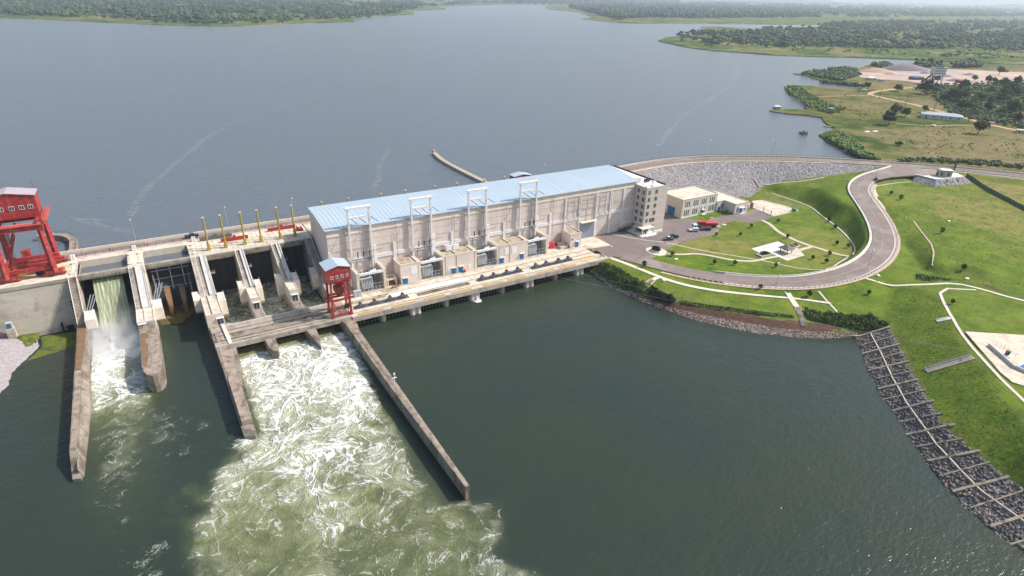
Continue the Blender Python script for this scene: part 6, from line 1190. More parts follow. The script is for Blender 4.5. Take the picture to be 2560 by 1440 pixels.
for z in (6.2, 10.9):
    for g in range(4):
        for k in range(3):
            x = 235.6+g*6.05+k*1.35
            if z < 7 and g == 2 and k == 1: continue
            mb = MB(); mb.box(x-.3, x+.3, OY-.06, OY-.03, z, z+2.9); w_ = mb.build('window', ['glass_dark'], ob); 
mb = MB(); mb.box(248.4, 249.8, OY-.06, OY-.03, 5.1, 7.4); mb.build('door', ['dark_metal'], ob); mb = MB(); mb.box(248.0, 250.2, OY-1.0, OY, 7.7, 7.9); mb.build('canopy', ['slab_white'], ob); mb = MB(); mb.box(247.8, 250.4, OY-1.8, OY-.12, 5.1, 5.4); mb.build('doorstep', ['slab_cream'], ob)
mb = MB(); mb.box(233.36, 233.43, 221.0, 226.4, 5.05, 9.5); d = mb.build('door', ['door_blue'], ob); d['label'] = 'large blue double door'; mb = MB(); mb.box(233.3, 233.36, 223.6, 223.75, 5.05, 9.5); mb.build('seam', ['dark_metal'], d); mb = MB(); mb.box(232.6, 233.44, 220.6, 226.8, 9.9, 10.1); mb.build('canopy', ['cream_wall'], ob)
wg = thing('office_wing', 'low single-storey L-shaped wing with a cream flat roof right of the office', 'building', (267, 218, 5))
wp = [(259.05, 215.4), (264.1, 215.4), (264.1, 207.5), (274.0, 207.5), (274.0, 229), (259.05, 229)]; mb = MB(); mb.prism(wp, 4.5, 10.7); mb.build('wall', ['office_white'], wg)
mb = MB(); mb.prism([(259.1, 215.75), (264.45, 215.75), (264.45, 207.85), (273.65, 207.85), (273.65, 228.7), (259.1, 228.7)], 10.704, 10.75); mb.build('roof', ['flat_roof'], wg)
mb = MB(); [mb.box(*q, 10.7, 11.05) for q in ((259.2, 264.3, 215.25, 215.6), (263.95, 264.3, 207.35, 215.25), (264.3, 274.15, 207.35, 207.7), (273.8, 274.15, 207.7, 229.1), (259.2, 273.8, 228.8, 229.15))]; mb.build('parapet', ['cream_trim'], wg)
for x in (266.0, 272.0): mb = MB(); mb.box(x-.5, x+.5, 207.43, 207.47, 6.4, 9.0); mb.build('window', ['glass_blue'], wg)
mb = MB(); mb.box(267.8, 270.2, 207.43, 207.47, 5.1, 8.0); mb.build('door', ['door_blue'], wg); mb = MB(); mb.box(267.2, 271.4, 206.3, 207.5, 8.4, 8.6); mb.build('canopy', ['slab_white'], wg); mb = MB(); mb.box(267, 271.5, 206.0, 207.35, 5, 5.3); mb.build('doorstep', ['slab_cream'], wg)
mb = MB(); mb.box(260.0, 261.4, 215.3, 215.36, 5.1, 7.6); mb.build('door', ['glass_blue'], wg)
for x in (262.3, 263.4): mb = MB(); mb.box(x-.25, x+.25, 215.3, 215.36, 6.4, 9.2); mb.build('window', ['glass_dark'], wg)
mb = MB(); [mb.box(264.0, 264.09, 210.5+i*1.1, 211.3+i*1.1, 5.1, 6.3) for i in range(3)]; mb.build('utility_box', ['green_plastic'], wg)
for i, (x, c) in enumerate(((263.4, 'green_plastic'), (263.2, 'bin_yellow'), (263.4, 'green_plastic'))):
    t = thing('wheelie_bin', ('green wheelie bin by the wing wall, farther from the corner', 'yellow wheelie bin by the wing wall', 'green wheelie bin nearest the wing corner')[i], 'bin', (x, 209.0+i*1.1, 5.03)); y = 209.0+(2-i)*1.1
    mb = MB(); mb.box(x-.3, x+.3, y-.3, y+.3, 5.1, 6.1); mb.build('bin_body', [c], t); mb = MB(); mb.box(x-.34, x+.34, y-.34, y+.34, 6.1, 6.18); mb.build('lid', [c], t)
ca0 = at(1900, 509, 5)
for i, (x, m, nm) in enumerate(((275.6, 'container_red', 'rust red container nearest the wing, first of the row of three'), (278.4, 'slab_white', 'white container between the two red ones'), (281.2, 'container_red', 'rust red container at the yard side of the white one'))):
    t = thing('shipping_container', nm, 'container', (x+1.2, 217, 5), 'shipping containers behind the wing')
    mb = MB(); mb.box(x, x+2.45, 211.2, 223.4, 5.1, 7.7); mb.build('shell', [m], t); mb = MB(); [mb.box(x-.05, x+2.5, y, y+.12, 5.15, 7.65) for y in np.arange(211.6, 223.4, .9)]; mb.build('corrugation', [m], t); mb = MB(); mb.box(x+.1, x+2.35, 211.12, 211.19, 5.2, 7.6); d = mb.build('door', [m], t); mb = MB(); [mb.bar((x+q, 211.06, 5.2), (x+q, 211.06, 7.6), .06) for q in (.7, 1.1, 1.4, 1.8)]; mb.build('lock_bar', ['galv'], d)
t = thing('fence', 'thin wire mesh fence round the pale container yard', 'fence', (*at(1960, 525, 5), 5)); mb = MB(); railing(mb, [(*at(a, b, 5), 5) for a, b in ((1873, 515), (1908, 530))], 1.9, 2.5, .06, (1, .5)); railing(mb, [(*at(a, b, 5), 5) for a, b in ((1930, 541), (1998, 526), (1965, 515), (1905, 500))], 1.9, 2.5, .06, (1, .5)); mb.build('mesh', ['galv'], t)
t = thing('yard_gate', 'steel mesh gate standing open at the container yard', 'gate', (*at(1917, 535, 5), 5)); a = at(1908, 529, 5); b = at(1927, 538, 5)
for q in (a, b): mb = MB(); mb.bar((*q, 5), (*q, 7.6), .3); mb.build('post', ['old_concrete'], t)
mb = MB(); railing(mb, [(*a, 5), (*b, 5)], 2.2, .9, .07, (1, .5, .05)); mb.build('leaf', ['galv'], t)
t = thing('garden_tank', 'small green tank at the far corner of the container yard', 'tank', (*at(1983, 527, 5), 5)); q = at(1984, 528, 5); mb = MB(); mb.cyl(q[0], q[1], 5, 6.6, 1.2, 14); mb.build('drum', ['green_plastic'], t); mb = MB(); mb.cyl(q[0], q[1], 6.6, 7.0, 1.2, 14, r2=.3); mb.build('lid', ['green_plastic'], t)
for a, b, m, lb in ((1810, 562.5, 'slab_cream', 'pale manhole slab on the grass beside the fire truck'), (1796, 567, 'trafo_grey', 'grey cover plate on the grass edge beside the fire truck'), (1818, 559, 'brick', 'brick red slab in the grass beside the pale manhole slab')):
    q = at(a, b, 5); mb = MB(); mb.box(q[0]-1.2, q[0]+1.2, q[1]-.8, q[1]+.8, 4.9, 5.35); mb.build('cover_slab', [m], label=lb, cat='slab', base=(*q, 5))
# gazebo terrace
slab('terrace', ((1879, 622), (1945, 604), (1968, 616), (2011, 639), (1969, 652), (1946, 642), (1925, 630), (1903, 634)), 5, 'slab_white', .09)
slab('terrace', ((1938, 628), (1990, 616), (2011, 639), (1969, 652)), 5, 'slab_cream', .1)
gz = thing('gazebo', 'small grey-roofed gazebo with four leaning posts on the lawn terrace', 'gazebo', (242.5, 158.5, 5.1))
for x, y in ((241.0, 156.8), (244.0, 156.8), (241.0, 160.2), (244.0, 160.2)): mb = MB(); mb.bar((x, y, 5.1), (x+(.25 if x > 242 else -.25), y+(.25 if y > 158 else -.25), 7.6), .32); mb.build('post', ['old_concrete'], gz)
mb = MB(); e = 2.75; zz0, zz1 = 7.5, 9.3; B4 = [(242.5-e, 158.5-e), (242.5+e, 158.5-e), (242.5+e, 158.5+e), (242.5-e, 158.5+e)]
mb.add([(x, y, zz0) for x, y in B4]+[(242.5, 158.5, zz1)]+[(x, y, zz0-.2) for x, y in B4], [(0, 1, 4), (1, 2, 4), (2, 3, 4), (3, 0, 4), (5, 6, 1, 0), (6, 7, 2, 1), (7, 8, 3, 2), (8, 5, 0, 3), (8, 7, 6, 5)]); mb.build('roof', ['thatch'], gz)
def planter(lb, pts_, seed):
    P = [at(a, b, 5) for a, b in pts_]; c = np.mean(P, 0); t = thing('planter_box', lb, 'planter', (*c, 5.1)); mb = MB(); mb.prism(P, 5.0, 5.65); mb.build('kerb', ['slab_cream'], t)
    I = [tuple(c+(np.array(p)-c)*.82) for p in P]; mb = MB(); mb.prism(I, 5.65, 5.68); mb.build('soil', ['soil'], t); clump('shrubs', c[0], c[1], 5.5, 2.3, .9, 'leaf_dark' if seed else 'leaf_bright', 110 if seed else 30, parent=t)
planter('low planter box with dark plants at the near corner of the terrace', ((1890, 638), (1904, 644), (1934, 637), (1918, 630)), 1)
planter('small planter box with one bright bush behind the gazebo', ((1975, 612), (1988, 610), (2001, 616), (1990, 620)), 0)
# lamps along the road and crest
LP = [(1667, 670, 'at the yard end of the curving road', -.3), (1941, 712, 'on the lowest bend of the curving road', 1.6), (2167, 676, 'on the right-hand bend near the upper path', 2.2), (2241, 591, 'on the outer bend beside the shaded slope', 2.9), (2177, 503, 'beside the lay-by on the upper bend', .2), (2188, 447, 'where the curving road nears the junction', -1.8)]
for a, b, s, rz in LP: x, y, z = hit(a, b, 10); lamp(x, y, z-.1, 'thin street lamp ' + s, rz+math.pi*.5, 9.6)
for i, (a, b) in enumerate(((1645, 399), (1776, 386), (1931, 387), (2108, 393), (2284, 405), (2297, 407), (2470, 418))):
    x, y = at(a, b, 18); lamp(x, y, 18, 'thin lamp post on the lake side of the crest road, %s from the office tower' % ORD[i], 3.6-.3*i, 9.2)
x, y, z = hit(1524, 643); lamp(x, y, z, 'short white lamp post at the deck end of the river walk', 0, 4.5, .4)
# guard house platform
top = [at(a, b, 17.6) for a, b in ((2286, 437), (2340, 450), (2411, 442), (2380, 428), (2318, 425))]; bot = [at(a, b, z) for a, b, z in ((2280, 456, 14.6), (2338, 471, 14.2), (2440, 462, 14.8), (2425, 436, 15), (2318, 425, 15))]
t = thing('rock_platform', 'raised platform with grey stone-pitched sides under the guard house', 'platform', (*np.mean(top, 0), 15))
mb = MB(); mb.add([(x, y, 14) for x, y in bot]+[(x, y, 17.6) for x, y in top], [(i, (i+1) % 5, 5+(i+1) % 5, 5+i) for i in range(5)]+[(5, 6, 7, 8, 9)]); mb.build('stone_slope', ['rock'], t)
mb = MB(); mb.prism(top, 17.3, 17.75); mb.prism(top[:3]+[tuple(np.array(top[2])*.96+np.array(top[3])*.04), tuple(np.array(top[1])*.93+np.mean(top, 0)*.07), tuple(np.array(top[0])*.95+np.mean(top, 0)*.05)], 17.76, 18.1); mb.build('paving', ['slab_white'], t)
gx_, gy_ = at(2358, 441, 17.75); gh = thing('guard_house', 'small grey stone guard house beside the road junction, flat pale roof', 'hut', (gx_, gy_, 17.75), None, -.75)
mb = MB(); mb.box(-3.4, 3.4, -2.2, 2.2, 0, 3.9); w_ = mb.build('wall', ['concrete'], gh, local=True); mb = MB(); mb.box(-2.6, 3.6, -2.5, 2.4, 3.902, 4.15); mb.build('roof', ['slab_white'], gh, local=True)
for x in (-2.0, 1.6): mb = MB(); mb.box(x-.5, x+.5, -2.26, -2.21, .9, 2.6); mb.build('window', ['glass_dark'], gh, local=True)
mb = MB(); mb.box(-3.46, -3.41, -1, .6, .05, 2.3); mb.build('door', ['dark_metal'], gh, local=True)
gx_, gy_ = at(2386, 422, 18); t = thing('road_gate', 'dark steel road gate with pickets standing across the crest road', 'gate', (gx_, gy_, 18), None, -1.15)
for y in (-4.2, 4.2): mb = MB(); mb.bar((0, y, 0), (0, y, 3.2), .7); mb.build('post', ['dark_metal'], t, local=True)
mb = MB(); [mb.bar((0, -4+i*.5, .1), (0, -4+i*.5, 2.6), .1) for i in range(17)]; mb.bar((0, -4, 2.5), (0, 4, 2.5), .12); mb.bar((0, -4, .3), (0, 4, .3), .12); mb.build('leaf', ['dark_metal'], t, local=True)
t = thing('fence', 'green mesh fence running down the meadow behind the guard house', 'fence', (*at(2500, 490, 15.5), 15.5)); P = drape(((2415, 440), (2440, 455), (2480, 483), (2520, 503), (2570, 530), (2640, 565)), 2.5, 0, 1); mb = MB()
for a, b in zip(P[:-1], P[1:]): mb.add([(a[0], a[1], a[2]), (b[0], b[1], b[2]), (b[0], b[1], b[2]+1.9), (a[0], a[1], a[2]+1.9), (a[0]+.05, a[1]+.05, a[2]), (b[0]+.05, b[1]+.05, b[2]), (b[0]+.05, b[1]+.05, b[2]+1.9), (a[0]+.05, a[1]+.05, a[2]+1.9)], [(0, 1, 2, 3), (7, 6, 5, 4), (3, 2, 6, 7)])
mb.build('mesh', ['fence_green'], t); mb = MB(); [mb.bar(tuple(p), (p[0], p[1], p[2]+2.1), .12) for p in P]; mb.build('post', ['galv'], t)
# right-hand paved yard with low plant wall
slab('paved_yard', ((2413, 829), (2560, 838), (2760, 900), (2760, 1060), (2560, 965), (2530, 955), (2500, 930)), 12.9, 'slab_cream', .08)
t = thing('plant_wall', 'low white wall with thin steel rods in the paved yard at the right edge', 'wall', (*at(2500, 890, 13), 12.9)); P = [at(a, b, 13) for a, b in ((2470, 864), (2535, 921), (2600, 930))]
mb = MB(); mb.ribbon([(*p, 14.0) for p in P], .35, 1.1); mb.build('wall', ['office_white'], t); mb = MB(); [mb.bar((*at(2478+i*9, 862+i*7, 13), 13), (*at(2478+i*9, 862+i*7, 13), 16), .06, n=6) for i in range(7)]; mb.build('rod', ['galv'], t)
q = at(2517, 888, 13); t = thing('cabinet', 'dark box on a pale base inside the paved yard', 'cabinet', (*q, 12.9)); mb = MB(); mb.box(q[0]-1.1, q[0]+1.3, q[1]-1.2, q[1]+.8, 12.9, 13.2); mb.build('base', ['slab_white'], t); mb = MB(); mb.box(q[0]-.5, q[0]+.5, q[1]-.5, q[1]+.5, 13.2, 14.5); mb.build('casing', ['dark_metal'], t)
q = at(2556, 925, 13); t = thing('basin', 'white-walled blue basin cut off by the right edge of the picture', 'basin', (*q, 12.9)); mb = MB(); mb.box(q[0]-1.2, q[0]+8, q[1]-4, q[1]+1.2, 12.9, 14.0); mb.build('wall', ['office_white'], t); mb = MB(); mb.box(q[0]-.8, q[0]+7.6, q[1]-3.6, q[1]+.8, 14.0, 14.05); mb.build('cover', ['door_blue'], t)
# saplings and bushes on the grass: one built, the rest copied
SAP = [(1610, 668, 1.5, 'near the river walk below the yard'), (1680, 641, 1.0, 'beside the white planter island'), (1785, 660, .8, 'in the strip left of the lowest bend'), (1836, 663, .9, 'below the S-shaped lawn path'), (1939, 669, .8, 'between the drain channel and the road below the terrace'), (1968, 596, .9, 'behind the terrace slab'), (1877, 570, .9, 'on the lawn nearest the fire truck'), (1944, 557, .7, 'by the start of the eastern lawn path'), (2072, 555, .9, 'at the foot of the shaded slope, upper one'), (2087, 572, 1.2, 'at the foot of the shaded slope, lower one'), (2072, 640, 1.0, 'in the eastern tip of the lawn'), (2065, 658, .8, 'beside the lower drain channel'), (2031, 649, .7, 'right of the terrace slab'), (2120, 620, .9, 'inside the bend of the drain channel'), (2091, 612, .7, 'near the fork of the eastern lawn path'), (1790, 590, .5, 'behind the fire truck on the dry grass'), (1850, 590, .5, 'in the middle of the upper lawn'), (2251, 500, 1.4, 'on the meadow above the shaded valley'), (2227, 487, .8, 'near the lay-by on the meadow'), (2353, 584, 1.6, 'as a low dark bush in the open meadow'), (2407, 676, 1.3, 'as a dark bush near the lower meadow edge'), (2380, 760, .6, 'in the meadow strip below the upper path'), (1900, 722, .6, 'between road and river walk'), (2022, 742, 1.3, 'as a spreading bush right of the stair path'), (2171, 737, .6, 'on the smooth slope below the right-hand bend'), (1975, 450, .0, '')]
def sapling(x, y, z, h, label, group, seed):
    t = thing('sapling', label, 'young tree', (x, y, z), group); lf = ('leaf_dark', 'leaf_mid', 'bush_green')[seed % 3]; mb = MB(); mb.bar((x, y, z-.1), (x, y, z+h*.7), .08*h+.05, n=5, r2=.5); mb.build('trunk', ['bark'], t); clump('crown', x, y, z+h*.35, .42*h+.2, h*1.0, lf, int(40+34*h), parent=t, leaf=.17+.06*h, seed=seed)
for i, (a, b, s, lb) in enumerate(SAP):
    if s > 0: x, y, z = hit(a, b, 6); sapling(x, y, z, 1.0+s*.75, 'small green sapling ' + lb, 'saplings on the grass', i+1)
for i, (a, b, lb) in enumerate(((1660, 702, 'white boulder on the grass below the river walk fork'), (2196, 690, 'pale boulder beside the upper path near the right-hand bend'), (1690, 649, 'pair of pale stones beside the sapling at the planter island'), (2372, 554, 'small white slab lying in the open meadow'), (2418, 698, 'flat pale stone beside the upper path at the meadow edge'))):
    x, y, z = hit(a, b, 6); mb = MB(); rg = random.Random(i); pts = [(x+.9*math.cos(k)*rg.uniform(.7, 1.1), y+.7*math.sin(k)*rg.uniform(.7, 1.1)) for k in np.linspace(0, 6.28, 9)[:-1]]; mb.prism(pts, z-.2, [z+.5*rg.uniform(.7, 1.1) for _ in pts]); mb.build('boulder', ['slab_white'], label=lb, cat='boulder', base=(x, y, z))
# ================================================================ RIVERBANK RIPRAP: beams and stones
mid = PL((2176, 832, 2.6), (2200, 880, 2.5), (2230, 945, 2.5), (2262, 1000, 2.5), (2300, 1055, 2.5), (2340, 1110, 2.5), (2400, 1175, 2.5), (2450, 1225, 2.5), (2500, 1262, 2.5), (2560, 1305, 2.5), (2640, 1360, 2.5))
mb = MB(); P = resample(mid, 2); P[:, 2] = [float(H(np.float64(x), np.float64(y)))+.62 for x, y, _ in P]; mb.ribbon(P, .32, .8); mb.build('long_beam', ['slab_cream'], label='long pale concrete beam running lengthwise down the middle of the rock bank', cat='beam', base=tuple(P[len(P)//2]))
bl = [((2143, 843), (2224, 820)), ((2164, 863), (2236, 842)), ((2164, 885), (2247, 863)), ((2182, 903), (2255, 884)), ((2180, 927), (2271, 906)), ((2202, 946), (2285, 930)), ((2204, 973), (2294, 952)), ((2215, 1000), (2313, 978)), ((2240, 1028), (2333, 1005)), ((2258, 1056), (2356, 1036)), ((2276, 1088), (2385, 1065)), ((2301, 1118), (2408, 1100)), ((2330, 1153), (2448, 1130)), ((2360, 1190), (2472, 1158)), ((2395, 1228), (2520, 1195)), ((2440, 1268), (2557, 1230)), ((2488, 1315), (2600, 1280)), ((2540, 1360), (2680, 1320))]
for i, (a, b) in enumerate(bl):
    p = np.array(hit(a[0], a[1], .5)); q = np.array(hit(b[0], b[1], 4.5)); w = .75 if i % 2 == 0 else .4; n = 8; P = np.array([p+(q-p)*k/n for k in range(-1, n+1)]); P[:, 2] = [float(H(np.float64(x), np.float64(y)))+(.70 if i % 2 == 0 else .62) for x, y, _ in P]; mb = MB(); mb.ribbon(P, w, 1.0)
    mb.build('cross_beam', ['beam_concrete'], label='%s concrete rib across the rock bank, %s from the bushy end' % ('thick' if i % 2 == 0 else 'thin', ORD[i]), cat='beam', group='concrete ribs across the rock bank', base=tuple(p))
ico_v = []; ph = (1+5**.5)/2
ICOV = np.array([(-1, ph, 0), (1, ph, 0), (-1, -ph, 0), (1, -ph, 0), (0, -1, ph), (0, 1, ph), (0, -1, -ph), (0, 1, -ph), (ph, 0, -1), (ph, 0, 1), (-ph, 0, -1), (-ph, 0, 1)])/math.sqrt(1+ph*ph)
ICOF = np.array([(0, 11, 5), (0, 5, 1), (0, 1, 7), (0, 7, 10), (0, 10, 11), (1, 5, 9), (5, 11, 4), (11, 10, 2), (10, 7, 6), (7, 1, 8), (3, 9, 4), (3, 4, 2), (3, 2, 6), (3, 6, 8), (3, 8, 9), (4, 9, 5), (2, 4, 11), (6, 2, 10), (8, 6, 7), (9, 8, 1)])
def blobs(name, P, R, m, label, jit=.45, flat=.7, smooth=False, kind='stuff', seed=1):
    rg = np.random.default_rng(seed); n = len(P); S = rg.uniform(1-jit, 1+jit, (n, 12, 1))*R[:, None, None]*np.array([1, 1, flat]); an = rg.uniform(0, 6.28, n); c, s = np.cos(an), np.sin(an)
    B = ICOV[None]*S*rg.uniform(.7, 1.2, (n, 1, 3)); X = B[..., 0]*c[:, None]-B[..., 1]*s[:, None]; Y = B[..., 0]*s[:, None]+B[..., 1]*c[:, None]
    V = np.stack([X, Y, B[..., 2]], -1)+P[:, None, :]; F = (ICOF[None]+np.arange(n)[:, None, None]*12).reshape(-1, 3); o = npmesh(name, V.reshape(-1, 3), F, m, smooth, kind=kind); o['label'] = label; return o
def scatter(poly, n, seed):
    rg = np.random.default_rng(seed); P = np.array([p[:2] for p in poly]); lo, hi = P.min(0), P.max(0); out = np.zeros((0, 2))
    while len(out) < n:
        q = rg.uniform(lo, hi, (n*3, 2)); out = np.r_[out, q[inpoly(q[:, 0], q[:, 1], poly)]]
    out = out[:n]; return np.c_[out, H(out[:, 0], out[:, 1])]
P = scatter([p[:2] for p in offs(RIPW, 0.9 if False else -0.9)]+[p[:2] for p in RIPT][::-1], 9000, 3); R = .13+.50*np.random.default_rng(4).random(len(P))**2.6; blobs('riprap_stones', P+[0, 0, .12], R, 'rock_dark', 'dark grey broken rock filling the bank between the concrete ribs')
P = scatter(RIPUP, 12000, 5); R = np.random.default_rng(6).uniform(.10, .28, len(P)); blobs('riprap_stones', P+[0, 0, .06], R, 'rock', 'pale grey rock facing of the curved embankment')
P = scatter([p[:2] for p in SCB]+[p[:2] for p in SHORE][::-1], 2600, 7); R = np.random.default_rng(8).uniform(.08, .34, len(P)); blobs('shore_gravel', P+[0, 0, .04], R, 'rock_pale', 'pale stones and gravel along the waterline under the earth bank')
gp = [(-54, 242), (-46.5, 238), (-45.5, 231), (-49, 222), (-51, 216), (-51.2, 209), (-54, 204), (-62, 195), (-70, 215)]
rg = np.random.default_rng(11); q = rg.uniform([-70, 190], [-44, 244], (6000, 2)); q = q[inpoly(q[:, 0], q[:, 1], gp)]
dd = np.min([np.hypot(q[:, 0]-a, q[:, 1]-b) for a, b in resample(gp, 1)], 0); blobs('shore_gravel', np.c_[q, np.clip(-.4+dd*.5, -.2, 4.5)+.05], rg.uniform(.12, .32, len(q)), 'rock', 'pink-grey gravel heap at the left edge of the river')
# bushes on the bank
def bush_mass(name, pts_, n, hgt, m, label, seed, leaf=.5, hmin=.2):
    poly = [p[:2] for p in hits(pts_)]; P = scatter(poly, n, seed); rg = np.random.default_rng(seed); base = fbm(P[:, 0]/2.2, P[:, 1]/2.2, 3, seed); hh = np.clip((base-.28)*2.2, hmin, 1.3)*hgt
    P[:, 2] += rg.uniform(0, 1, n)**.6*hh; an = rg.uniform(0, 6.28, n); tl = rg.uniform(-.8, .8, n); s = leaf*rg.uniform(.5, 1.4, n); d = np.stack([np.cos(an), np.sin(an), tl], -1)*s[:, None]; e = np.stack([-np.sin(an)*.5, np.cos(an)*.5, rg.uniform(.3, 1, n)], -1)*s[:, None]
    V = np.stack([P-d, P+d, P+e, P-e*.6], 1).reshape(-1, 3); k = np.arange(n)[:, None]*4; F = np.r_[k+[0, 1, 2], k+[0, 3, 1]]; o = npmesh(name, V, F, m, False, kind='stuff'); o['label'] = label
bush_mass('bushes', ((1495, 665), (1530, 665), (1570, 690), (1600, 705), (1625, 725), (1605, 735), (1560, 725), (1520, 705), (1495, 685)), 7500, 2.0, 'bush_green', 'tangled green bushes on the bank just beyond the deck end', 21, .32)
bush_mass('bushes', ((1628, 722), (1660, 735), (1690, 752), (1680, 762), (1640, 752), (1618, 740)), 3200, 1.8, 'leaf_dark', 'dark bushes right of the lower grey stairway', 22, .3)
bush_mass('bushes', ((2010, 775), (2060, 785), (2110, 790), (2180, 790), (2222, 812), (2205, 822), (2150, 828), (2080, 812), (2020, 800)), 9000, 1.6, 'bush_green', 'dark green bushes on the bank above the end of the rock bank', 23, .34)
bush_mass('bushes', ((1700, 752), (1800, 766), (1900, 780), (1985, 790), (1985, 797), (1900, 789), (1800, 776), (1700, 760)), 3000, .45, 'leaf_bright', 'ragged grass fringe along the top of the bare earth bank', 24, .26)
bush_mass('bushes', ((2290, 685), (2330, 690), (2390, 700), (2330, 704), (2285, 700)), 500, .6, 'leaf_mid', 'dark shrubs in the hollow beside the upper path', 25, .3)

p0 = np.array([152.0, 191.8, 6.4]); t = thing('cable', 'thin cables strung from the deck end over the water toward the right-hand slope', 'cable', tuple(p0)); mb = MB()
for k, (a, b) in enumerate((((1433, 681, 6.4), (2432, 878, 14)), ((1380, 690, 6.2), (2360, 868, 13.5)))):
    A = np.array([*at(a[0], a[1], a[2]), a[2]]); B = np.array([*at(b[0], b[1], b[2]), b[2]])
    for i in range(12): u, v = A+(B-A)*i/12, A+(B-A)*(i+1)/12; mb.bar((u[0], u[1], u[2]-1.2*math.sin(math.pi*i/12)), (v[0], v[1], v[2]-1.2*math.sin(math.pi*(i+1)/12)), .045, n=4)
mb.build('wire', ['galv'], t)
t = thing('net_fence', 'row of thin stakes with netting standing in the shallows off the gravel shore', 'net', (*at(1950, 846, 0), 0)); mb = MB(); railing(mb, [(*at(a, b, 0), -.2) for a, b in ((1760, 812), (1830, 829), (1900, 842), (1980, 850), (2050, 853), (2120, 851))], 1.0, 2.6, .05, (1, .5)); mb.build('net', ['dark_metal'], t)

def tufts(name, pts_, n, m, label, seed, leaf=.3):
    bush_mass(name, pts_, n, .35, m, label, seed, leaf, .15)
tufts('grass', [(2230, 725), (2340, 740), (2400, 860), (2560, 1060), (2700, 1200), (2700, 1320), (2560, 1220), (2440, 1130), (2310, 980), (2225, 822)], 3500, 'tuft_green', 'long fresh grass on the steep slope above the rock bank', 61, .16)
tufts('grass', [(2245, 515), (2290, 550), (2340, 620), (2335, 665), (2330, 690), (2290, 650), (2235, 580), (2225, 540)], 900, 'tuft_green', 'long shaded grass in the hollow beside the outer bend', 62, .18)
tufts('grass', [(2290, 480), (2440, 470), (2560, 540), (2700, 640), (2700, 740), (2560, 735), (2400, 690), (2345, 665), (2340, 610), (2290, 545)], 1800, 'scrub_dry', 'dry uneven grass on the open right-hand meadow', 63, .22)

_r = np.random.default_rng(40); _P = []
for i in (0, 1, 2):
    a, b = np.array([*bot[i], 14.]), np.array([*bot[(i+1) % 5], 14.]); c, d = np.array([*top[i], 17.6]), np.array([*top[(i+1) % 5], 17.6])
    for _ in range(260): u, v = _r.random(2); _P.append((a*(1-u)+b*u)*(1-v)+(c*(1-u)+d*u)*v)
blobs('pitching_stones', np.array(_P), _r.uniform(.18, .4, len(_P)), 'rock', 'grey pitching stones on the sides of the guard house platform', seed=41)
# ================================================================ FAR LAND: quarry, village, trees
GZ = 16.4
def A2(a, b, z=GZ): return at(a, b, z)
def flat_path(name, pts_, w, m, z=GZ+.06):
    P = smooth_line([A2(a, b) for a, b in pts_], 4, 2); mb = MB(); mb.ribbon(np.c_[P, np.full(len(P), z)], w); return mb.build(name, m, kind='structure')
flat_path('dirt_road', ((2700, 372), (2600, 338), (2560, 328), (2500, 318), (2440, 303), (2360, 281), (2290, 262), (2240, 252), (2195, 241), (2172, 237), (2182, 230), (2215, 225), (2285, 218)), 6.0, 'dirt_road')
flat_path('dirt_track', ((2172, 239), (2130, 239), (2060, 241), (2010, 243)), 2.4, 'dirt_road', GZ+.05)
flat_path('dirt_track', ((2240, 309), (2330, 315), (2420, 312), (2480, 316)), 2.0, 'dirt_road', GZ+.05)
mb = MB(); mb.prism([A2(a, b) for a, b in ((2145, 182), (2175, 171), (2250, 170), (2300, 172), (2400, 174), (2560, 181), (2700, 190), (2700, 210), (2560, 205), (2440, 212), (2330, 214), (2270, 203), (2190, 197), (2150, 193))], GZ-.2, GZ+.1); mb.build('quarry_floor', 'quarry', kind='structure')
def pile(label, a, b, r, h, m, el=1.6, seed=0, rot=0.):
    x, y = A2(a, b); n = 22; mb = MB(); rg = random.Random(seed); ring = []
    for lv, (rr, zz_) in enumerate(((1, 0), (.72, .42), (.42, .78), (.15, 1))):
        for i in range(n):
            t = 2*math.pi*i/n; k = rr*rg.uniform(.9, 1.1); u, v = el*r*math.cos(t)*k, r*math.sin(t)*k; ring.append((x+u*math.cos(rot)-v*math.sin(rot), y+u*math.sin(rot)+v*math.cos(rot), GZ-.1+h*zz_*rg.uniform(.88, 1.05)))
    fs = [(l*n+i, l*n+(i+1) % n, (l+1)*n+(i+1) % n, (l+1)*n+i) for l in range(3) for i in range(n)]+[tuple(range(3*n, 4*n))]; mb.add(ring, fs); mb.build('spoil_heap', [m], label=label, cat='heap', group='heaps in the quarry', base=(x, y, GZ), smooth=True)
pile('long dark grey gravel heap at the back of the quarry', 2262, 176, 13, 10, 'gravel_pile', 3.2, 1, -.6)
pile('orange sand heap at the left end of the quarry', 2190, 180, 10, 6, 'sand_pile', 2.6, 2, -.6)
pile('small brown heap in the left part of the quarry', 2226, 186, 5, 3.4, 'sand_pile', 2., 3, -.6)
pile('small dark heap left of the processing tower', 2312, 184, 5, 3.5, 'gravel_pile', 1.8, 4, -.6)
pile('low grey heap just right of the processing tower', 2364, 192, 6, 3, 'gravel_pile', 2., 5, -.6)
pile('dark heap in the middle of the open quarry floor', 2424, 188, 6, 3.2, 'gravel_pile', 1.9, 6, -.6)
pile('dark heap near the trees on the right of the quarry', 2388, 203, 6, 3.6, 'gravel_pile', 2., 7, -.6)
x, y = A2(2336, 210); t = thing('processing_tower', 'tall pale steel processing tower standing in the quarry', 'plant tower', (x, y, GZ), None, -.6)
for u in (-5, 5):
    for v in (-4, 4): mb = MB(); mb.bar((u, v, 0), (u, v, 12), 1.0); mb.build('leg', ['light_metal'], t, local=True)
mb = MB(); mb.box(-7, 7, -5, 5, 11.5, 20.5); mb.build('hopper_house', ['slab_white'], t, local=True); mb = MB(); mb.box(-5, 4, -4, 4, 20.5, 22); mb.build('roof', ['dark_metal'], t, local=True)
